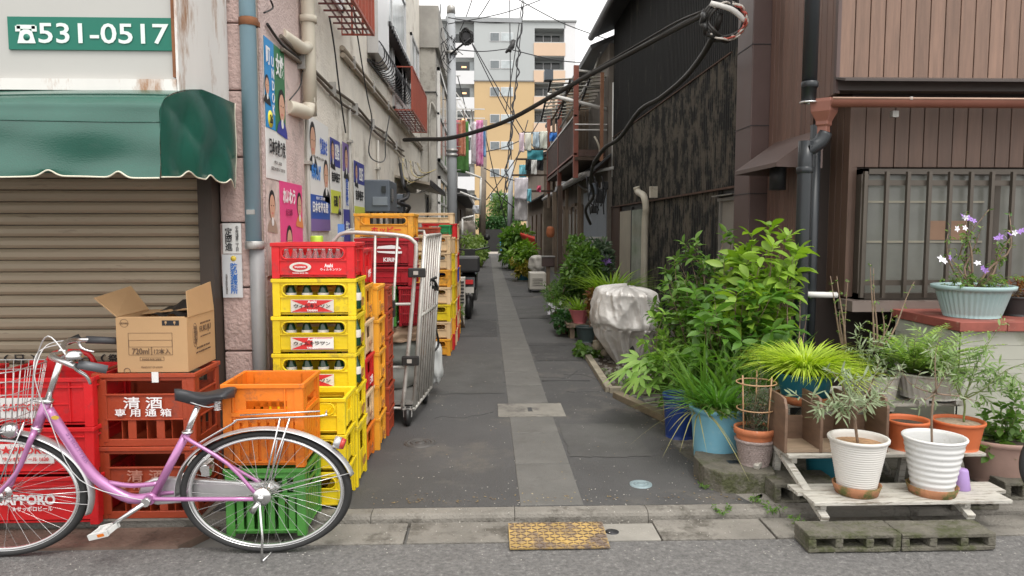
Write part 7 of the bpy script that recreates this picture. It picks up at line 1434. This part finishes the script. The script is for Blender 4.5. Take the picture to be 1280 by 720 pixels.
tag(MB().add([P(650, 293, 22), P(668, 300, 21), P(671, 312, 21), P(655, 303, 22), P(650, 290, 23), P(668, 297, 22.5)], [(0, 1, 2, 3), (0, 4, 5, 1), (3, 2, 1, 0)]).build('red_parasol', mat('red_canvas', (.6, .05, .03), .6)), 'small red canvas shade sticking out beside the far shrubs', 'parasol')
par_ = D.objects['red_parasol']; s__ = par_.modifiers.new('t', 'SOLIDIFY'); s__.thickness = .03
lump('white_bundle', P(672, 330, 17), .18, .2, .2, WHT, 'white tarpaulin bundle leaning by the mailbox', 'bundle', 6, .15, 14)
# planted pots of the far right edge
def potat(px, py, wpx, hpx, m, label, nm='flower_pot'):
    q = G2(px, py); rr = wpx/2/924*q.y; hh = hpx/924*q.y; return q, rr, hh, pot(nm, label, (q.x, q.y+rr, 0), rr, rr*.75, hh, m, n=20)
q, rr, hh, o = potat(655, 352, 20, 14, mat('deep_teal', (.02, .12, .17), .4), 'dark teal pot on a flat tray in front of the far shrubs')
tag(MB().box(-rr*1.7, rr*1.7, -rr, rr, 0, .03).build('tray', conc, loc=(q.x+.05, q.y+rr, 0)), 'flat grey tray under the dark teal pot', 'tray')
plant('coleus', 'yellow-red bushy plant in the dark teal pot', 'plant', (q.x, q.y+rr, hh), [P(r_ := rr_.uniform(640, 664), rr_.uniform(324, 346), q.y) for _ in range(16)], 'oval', .10, leafmat('leaf_coleus', (.16, .22, .03), (.42, .30, .06)), twigs=5, tlen=.12, per=8, r0=.005, seed=81)
def bushbox(name, label, x0, x1, y0, y1, Y, n, size, m, seed, tp='oval', dz=.5, cat='shrub', flow=None):
    a, b = P(x0, y1, Y), P(x1, y0, Y); root = empty(name, ((a.x+b.x)/2, Y, 0), label, cat); cx_, cz_ = (a.x+b.x)/2, (a.z+b.z)/2
    st = MB(); r = random.Random(seed)
    for k in range(7): st.tube(curve((cx_+r.uniform(-.05, .05), Y, 0), (cx_+r.uniform(-.4, .4)*(b.x-a.x), Y+r.uniform(-.2, .2), cz_+r.uniform(-.2, .4)*(b.z-a.z)), r, .06), [.02, .018, .015, .012, .01, .008, .006, .004], 5)
    adopt(st.build('stem', twig), root); crown((cx_, Y, cz_), (b.x-a.x)/2, dz, (b.z-a.z)/2, n, size, tp, m, root, seed, clumps=22, name='foliage')
    if flow: flowers([P(r.uniform(*flow[0]), r.uniform(*flow[1]), Y-dz*.7) for _ in range(flow[3])], flow[2], root, flow[4], seed)
    return root
bushbox('round_bush', 'bright round shrub in the middle distance on the right', 636, 668, 303, 334, 18, 1500, .13, leafmat('leaf_lime', (.12, .24, .03), (.25, .40, .06)), 82)
bushbox('small_tree', 'layered dark green tree over the lane end', 626, 662, 284, 340, 23, 2300, .20, Lg, 83, dz=1.2, cat='tree')
bushbox('garden_bush', 'big dense leafy bush in front of the wooden house', 702, 748, 298, 372, 10.3, 3600, .085, Lg, 84, dz=.7)
bushbox('garden_bush', 'grey-green bush with purple flowers beside the blue-grey siding', 736, 766, 300, 352, 10.6, 1300, .085, leafmat('leaf_grey', (.06, .11, .06), (.15, .21, .12)), 85, dz=.4, flow=((744, 762), (318, 332), fp, 14, .045))
bushbox('fern_bush', 'low feathery green bush spreading toward the lane', 680, 712, 348, 392, 10.2, 2200, .06, Lg, 86, tp='narrow', dz=.5, flow=((686, 702), (376, 392), fw, 14, .03))
bushbox('ivy_patch', 'ivy tumbling onto the asphalt below the pink pot', 690, 726, 388, 420, 8.8, 1300, .055, Ld, 87, tp='round', dz=.4)
bushbox('left_shrubs', 'light green shrubs along the left side beyond the scooter', 577, 606, 294, 330, 15.5, 1800, .10, leafmat('leaf_pale', (.12, .2, .04), (.26, .36, .09)), 88, dz=1.5)
bushbox('left_bush', 'small dark bush in a pot at the far left of the lane', 594, 609, 303, 326, 24, 700, .13, Lg, 89, dz=.6)
bushbox('roadside_weeds', 'little weeds at the foot of the farthest crates', 571, 579, 378, 402, 9.4, 300, .05, Lm, 90, tp='narrow', dz=.2)
bushbox('red_leaf_bush', 'reddish leaved plant beside the silver tarpaulin', 734, 752, 362, 392, 8.3, 700, .06, Lr, 91, dz=.2)
root = empty('spider_lily', P(765, 365, 8.6), 'bright arching grassy plant behind the silver tarpaulin', 'plant')
blades(P(764, 372, 8.6), 130, .62, .035, Lb, root, seed=92, lean=.9, droop=.7, r=.2, zs=.8, single=50)
q, rr, hh, o = potat(734, 429, 26, 20, mat('dark_green_pot', (.04, .06, .06), .5), 'dark grey-green pot low beside the tarpaulin')
c = P(726, 405, 8.4); o = pot('flower_pot', 'pink swirled bowl pot on a ledge beside the tarpaulin', (c.x, 8.5, c.z), .125, .07, .16, mat('pink_plastic', (.60, .18, .20), .45, var=.1), flutes=14, n=24, rimh=.12); zb2 = c.z
tag(MB().box(c.x-.16, c.x+.16, 8.38, 8.68, zb2-.04, zb2-.001).box(c.x-.12, c.x-.07, 8.42, 8.6, 0, zb2-.04).box(c.x+.07, c.x+.12, 8.42, 8.6, 0, zb2-.04).build('plant_table', tnw), 'little wooden table under the pink bowl pot', 'table')
root = empty('spider_plant', (c.x, 8.5, c.z+.15), 'spiky light green plant in the pink bowl pot', 'plant'); blades((c.x, 8.5, c.z+.14), 110, .34, .014, Lb, root, seed=93, lean=1.1, droop=.6, r=.1, zs=.75)
# ================================================================ END OF THE ALLEY
gt_ = empty('dark_gate', (.4, 40, 0), 'dark sliding gate closing the far end of the alley', 'gate')
part(MB().box(-.3, 1.3, 40, 40.2, 0, 1.2), 'panel', mat('gate_black', (.02, .02, .02), .6), gt_)
part(MB().box(-.35, -.25, 39.9, 40.1, 0, 1.35).box(1.3, 1.4, 39.9, 40.1, 0, 1.35), 'post', dark_m, gt_)
hd_ = empty('hedge', (.5, 41, 1), 'dark green hedge above the gate at the end of the alley', 'hedge'); crown((.4, 41, 1.5), 1.6, .5, .45, 1800, .18, 'oval', Ld, hd_, 95, clumps=20, name='foliage')
tr = empty('street_tree', (1.2, 44, 0), 'green tree rising behind the gate in front of the orange building', 'tree'); part(MB().tube([(1.3, 44, 0), (1.2, 44, 1.6), (1.3, 44, 3.2)], [.12, .1, .05], 8), 'trunk', bark, tr); crown((1.15, 44, 2.35), 1.15, 1, 1.15, 2600, .22, 'oval', leafmat('leaf_tree', (.05, .11, .03), (.14, .24, .05)), tr, 96, clumps=20)
struct('cross_street', MB().box(-14, 14, 36.5, 39.8, -.05, .004), mat('pale_paving', (.36, .32, .27), .9, var=.1))
tag(MB().box(-.18, .18, -.1, .1, .1, .8).box(-.16, -.12, -.08, .08, 0, .1).box(.12, .16, -.08, .08, 0, .1).build('blue_cart', mat('cart_blue', (.03, .2, .42), .5), loc=(.85, 39, 0)), 'small blue cart parked by the gate at the alley end', 'cart')
eb = empty('left_end_house', (-4, 36, 0), 'plain pale house closing the left row near the alley end', 'building')
part(MB().box(-6, -.6, 33.3, 36, 0, 2.6), 'wall', cream, eb); part(MB().box(-6.1, -.5, 33.2, 36.1, 2.6, 2.75), 'roof', MC['roof_dark'], eb)
part(MB().box(1.9, 6, 34.3, 36, 0, 2.6), 'wall', g2, h2)
# apartment building
ap = empty('apartment_building', (1.8, 82, 0), 'pale grey and orange apartment block rising at the end of the alley', 'building')
YA_ = 80; X = lambda px, Y=YA_: P(px, 150, Y).x; Z = lambda py, Y=YA_: P(640, py, Y).z
gy = mat('apt_grey', (.40, .42, .42), .8, var=.04, vs=.3); og = mat('apt_orange', (.52, .37, .20), .8, var=.04, vs=.3); wh = mat('apt_white', (.66, .66, .67), .8, var=.03, vs=.3); pc = mat('apt_peach', (.60, .44, .32), .8, var=.04, vs=.3)  # wall paints made paler so their colour stands in for distance haze
part(MB().box(X(593), X(668), 80, 90, Z(101), Z(27)), 'wall', gy, ap); part(MB().box(X(593), X(668), 80.02, 90, -1, Z(101)), 'wall', og, ap)
part(MB().box(X(592.5), X(668), 79.9, 79.98, Z(102), Z(100.6)), 'band', mat('apt_line', (.2, .2, .2), .7), ap)
part(MB().box(X(668), X(706), 82, 90, -1, Z(27)), 'wall', gy, ap); part(MB().box(X(705), X(719), 80, 90, -1, Z(27.5)), 'column', wh, ap); part(MB().box(X(540), X(593), 81, 90, -1, Z(24)), 'wall', gy, ap)
part(MB().box(X(540), X(720), 79.8, 90.2, Z(27), Z(25)), 'parapet', mat('apt_roofline', (.28, .29, .29), .8), ap)
part(MB().box(X(668), X(706), 80, 82, Z(35), Z(27)), 'lintel', gy, ap)
floors = [(35.5, 53.5, 69.5), (70.5, 88, 102.5), (103.5, 121, 136), (137, 154, 169), (170, 187, 202), (203, 220, 235), (236, 253, 268)]
for a_, b_, c_ in floors:
    bl_ = part(MB().box(X(667), X(706), 79.9, 80.1, Z(c_), Z(b_)), 'balcony', pc, ap); part(MB().box(X(668), X(705), 80.1, 82, Z(c_)-.1, Z(c_)), 'floor_slab', gy, bl_)
    part(MB().box(X(667.5), X(705.5), 79.95, 80.0, Z(b_), Z(b_)+.1), 'handrail', steel, bl_)
    wd = part(MB().box(X(671), X(701), 81.9, 82.0, Z(b_+3), Z(a_+3)), 'window', glassd, ap); part(MB().box(X(680), X(681), 81.85, 81.9, Z(b_+3), Z(a_+3)).box(X(690), X(691), 81.85, 81.9, Z(b_+3), Z(a_+3)), 'mullion', wh, wd)
    bl_ = part(MB().box(X(540), X(593), 79.9, 80.05, Z(c_+3), Z(b_+1)), 'balcony', wh, ap)
    wd = part(MB().box(X(569), X(587), 80.9, 81.02, Z(b_+1), Z(a_+5)), 'window', glassd, ap); part(MB().box(X(587.2), X(592.5), 80.9, 81.05, Z(b_+1), Z(a_+5)), 'pane', MC['pale_glass'], wd); part(MB().box(X(577), X(583), 80.88, 80.9, Z(b_-7), Z(b_-5)), 'lamp', mat('warm_lamp', (.9, .5, .25), .5, emit=1.2), wd)
for py0, py1 in ((41, 52), (75.5, 86), (109, 120.5), (143, 154), (177, 187), (211, 221), (241, 251)):
    for x0, x1, m_ in ((612.5, 624.5, glassd), (626, 641.5, MC['pale_glass'])):
        w_ = part(MB().box(X(x0), X(x1), 79.93, 80.03, Z(py1), Z(py0)), 'window', wh, ap); part(MB().box(X(x0+.6), X(x1-.6), 79.91, 79.935, Z(py1-.6), Z(py0+.6)), 'pane', mat('far_glass', (.16, .18, .19), .3) if m_ is glassd else MC['pale_glass'], w_)
# ================================================================ POLES AND WIRES
pm_ = mat('pole_grey', (.42, .44, .46), .7, var=.08)
up_ = empty('utility_pole', (P(565, 200, 13.6).x, 13.6, 0), 'grey concrete utility pole at the end of the left wall', 'utility pole')
xp = P(565, 200, 13.6).x; zt_ = P(565, 16, 13.6).z
part(MB().tube([(xp, 13.6, 0), (xp, 13.6, zt_)], [.098, .075], 14), 'shaft', pm_, up_); part(MB().lathe([(0, 0), (.08, 0), (.08, .12), (.05, .15), (0, .15)], (xp, 13.6, zt_-.02), 12), 'cap', steel, up_)
part(MB().bar((xp-.1, 13.6, P(600, 24, 13.6).z), (P(652, 27, 13.6).x, 13.6, P(652, 26, 13.6).z), .06, .08), 'cross_arm', pm_, up_)
for z in (P(565, 68, 13.6).z, P(565, 190, 13.6).z, P(565, 196, 13.6).z): part(MB().lathe([(.1, z), (.106, z), (.106, z+.05), (.1, z+.05)], (xp, 13.6, 0), 14), 'band', steel, up_)
r = random.Random(8); mb = MB()
for k in range(16):
    a = P(r.uniform(552, 572), r.uniform(22, 70), 13.5); mb.tube([a, a+V((r.uniform(-.1, .1), .05, -.15)), a+V((r.uniform(-.12, .12), 0, -.32))], .007, 4, sub=4)
part(mb, 'dropper_wires', dark_m, up_)
mb = MB()
for k in range(9): mb.tube([P(583+7*math.cos(q*.9+k)*(1+.25*math.sin(k*3+q)), 46+9*math.sin(q*.9+k)*(1+.3*math.sin(q*2+k)), 13.5-.01*k) for q in range(8)], .010, 5, sub=4)
part(mb, 'wire_coil', black_p, up_); part(MB().box(P(574, 38, 13.5).x, P(592, 38, 13.5).x, 13.45, 13.6, P(580, 52, 13.5).z, P(580, 40, 13.5).z), 'junction_box', dark_m, up_, bevel=.02)
part(MB().tube([P(563, 68, 13.5), P(575, 58, 13.5), P(588, 48, 13.4)], .018, 6), 'stay', dark_m, up_)
for k in range(7): part(MB().tube([(xp-.16, 13.6, 1.9+k*.42), (xp+.16, 13.6, 1.9+k*.42)], .008, 5), 'step_bolt', steel, up_)
up2 = empty('utility_pole', (P(603, 300, 33).x, 33, 0), 'thin dull brown utility pole deeper in the alley on the left', 'utility pole')
part(MB().tube([P(602, 320, 33), P(606, 150, 33)], [.16, .11], 10), 'shaft', mat('wood_pole', (.24, .2, .16), .9, var=.2), up2)
tag(MB().tube([P(637, 292, 30), P(639, 200, 30)], .10, 8).build('utility_pole', pm_), 'short grey pole before the orange building on the right', 'utility pole')
blk_c = mat('cable_black', (.03, .028, .026), .55, var=.2)
# heavy cable across the alley and the loop against the black wall
cable([zz(505, 175, -1.1), P(530, 174, 9.6), P(560, 173, 9.3), P(600, 163, 9), P(640, 148, 8.6), P(690, 120, 8.2), P(740, 92, 7.8), P(800, 60, 7.4), P(850, 33, 6.6), P(880, 18, 6.05)], .026, 'thick black cable sagging across the alley to the coil on the black wall', blk_c, sub=4, n=8)
cable([P(700, 113, 8.15), P(750, 83, 7.75), P(800, 54, 7.4), P(845, 28, 6.6), P(878, 14, 6.05)], .010, 'thinner cable lashed above the thick one near the coil', blk_c)
cable([P(742, 204, 10), P(756, 185, 9.6), P(775, 172, 9.2), P(800, 138, 8.4), P(825, 123, 8.0), P(855, 98, 7.5), P(880, 66, 6.6), P(896, 34, 6.05), P(900, 18, 6.0)], .026, 'thick black cable snaking down along the black wall', blk_c, sub=4, n=8)
cable([P(742, 204, 10), P(738, 225, 10.5), P(742, 245, 10.8), P(732, 262, 11), P(738, 280, 11.4)], .022, 'cable end dropping in front of the lean-to roof', blk_c)
cl = empty('cable_coil', P(904, 26, 5.98), 'coil of taped black cable with red and white wires hanging on the black wall', 'cable coil'); c = P(904, 26, 5.98)
def ringel(rx, rz_, th, off, m, nm, a0=0, a1=6.283): part(MB().tube([(c.x+off[0]+math.cos(a0+(a1-a0)*i/28)*rx, 5.98+off[1]+.02*math.sin(i), c.z+off[2]+math.sin(a0+(a1-a0)*i/28)*rz_) for i in range(29)], th, 7), nm, m, cl)
for k in range(4): ringel(.172-.012*k, .152-.012*k, .012, (.004*k, -.014*k, -.004*k), blk_c, 'cable_turn')
ringel(.165, .15, .026, (0, -.01, 0), mat('tape_black', (.02, .02, .02), .45), 'tape_wrap', 2.6, 5.0)
for k, (col, a0, a1) in enumerate((((.6, .55, .5), 3.9, 7.6), ((.5, .1, .07), 4.6, 7.0), ((.62, .58, .52), 5.0, 8.6), ((.4, .08, .06), 5.4, 7.4))): ringel(.165-.008*k, .15-.01*k, .008, (.01, -.05-.01*k, -.01), mat('core_%d' % k, col, .5), 'wire_core', a0, a1)
part(MB().tube([P(888, 4, 5.92), P(915, 12, 5.90), P(931, 26, 5.92)], .022, 7, sub=4), 'cable_end', white_p, cl); part(MB().box(c.x-.02, c.x+.05, 5.92, 6.0, c.z+.10, c.z+.24), 'clamp', black_p, cl)
# thin overhead wires
W = [((637, 0), (640, 300), 30, 'vertical'), ((655, 0), (630, 245), 31, 'twisted vertical'), ((653, 0), (632, 140), 29, 'slanting'), ((560, 22), (651, 28), 13.4, 'crossarm'), ((588, 50), (720, 260), 24, 'upper diagonal'), ((590, 55), (668, 200), 23, 'lower diagonal'), ((570, 62), (635, 61), 22, 'short level'), ((635, 61), (760, 80), 20, 'rising right'), ((640, -5), (762, 50), 16, 'high right'), ((612, 0), (590, 30), 14, 'left dropper'), ((592, -6), (575, 38), 13.5, 'near dropper'), ((551, 5), (545, 110), 15, 'house dropper'), ((572, 95), (600, 200), 26, 'far left'), ((605, 210), (660, 230), 27, 'low cross'), ((605, 190), (652, 175), 28, 'middle cross'), ((606, 225), (650, 265), 27, 'lower slanting'), ((607, 170), (638, 300), 28, 'steep far'), ((625, 262), (660, 150), 29, 'rising far'), ((560, 30), (700, -10), 12, 'top left'), ((608, 250), (692, 120), 26, 'long rising')]
for (a, b, Y, w_) in W:
    A, Bq = P(*a, Y), P(*b, Y+(1 if w_ != 'crossarm' else .3)); mid = (A+Bq)/2-V((0, 0, .035*(Bq-A).length*(0 if 'vertical' in w_ else 1)))
    rad_ = .0007*Y
    cable([A, mid, Bq], rad_, w_+' thin overhead wire across the sky and the apartment block', dark_m, 'overhead_wire', 'wire', sub=8, n=5, group='thin overhead wires')
mb = MB(); r = random.Random(3)
pts = [P(655-i*.8, i*8.2, 30)+V((r.uniform(-.1, .1), 0, 0)) for i in range(1, 30)]
cable(pts, .03, 'rough hanging twisted cable in front of the orange building', dark_m, 'hanging_cable', sub=3)
o = empty('cable_joint', P(640, 57, 22), 'dark cable joint cluster hanging in the air by the apartment block', 'cable joint'); part(MB().tube([P(632, 66, 22), P(640, 58, 22), P(643, 50, 22)], [.03, .09, .05], 7).tube([P(641, 50, 22), P(637, 65, 22)], .05, 6), 'joint', black_p, o)
# clutter under the left low roof
for k, (px, py, s_, col, lb) in enumerate(((583, 288, .22, (.25, .22, .19), 'grey-brown bundle stacked under the low left roof'), (590, 305, .16, (.55, .55, .55), 'white bag among the left shrubs'), (596, 262, .10, (.6, .62, .66), 'white cloth hanging from the thin pole'), (598, 300, .12, (.12, .16, .1), 'dark pot plant under the low left roof'))):
    lump('bundle', P(px, py, 19), s_, s_, s_*1.1, mat('bundle_%d' % k, col, .8, var=.3), lb, 'bundle', k+40, .2, 12)
fr2 = empty('clothes_stand', P(588, 285, 18), 'white metal frame standing before the low left house', 'frame')
for a, b in (((578, 300), (578, 273)), ((578, 273), (592, 270)), ((582, 215), (601, 222)), ((601, 222), (600, 268)), ((575, 240), (600, 250))): part(MB().tube([P(*a, 18), P(*b, 18)], .025, 6), 'rail', white_p, fr2)
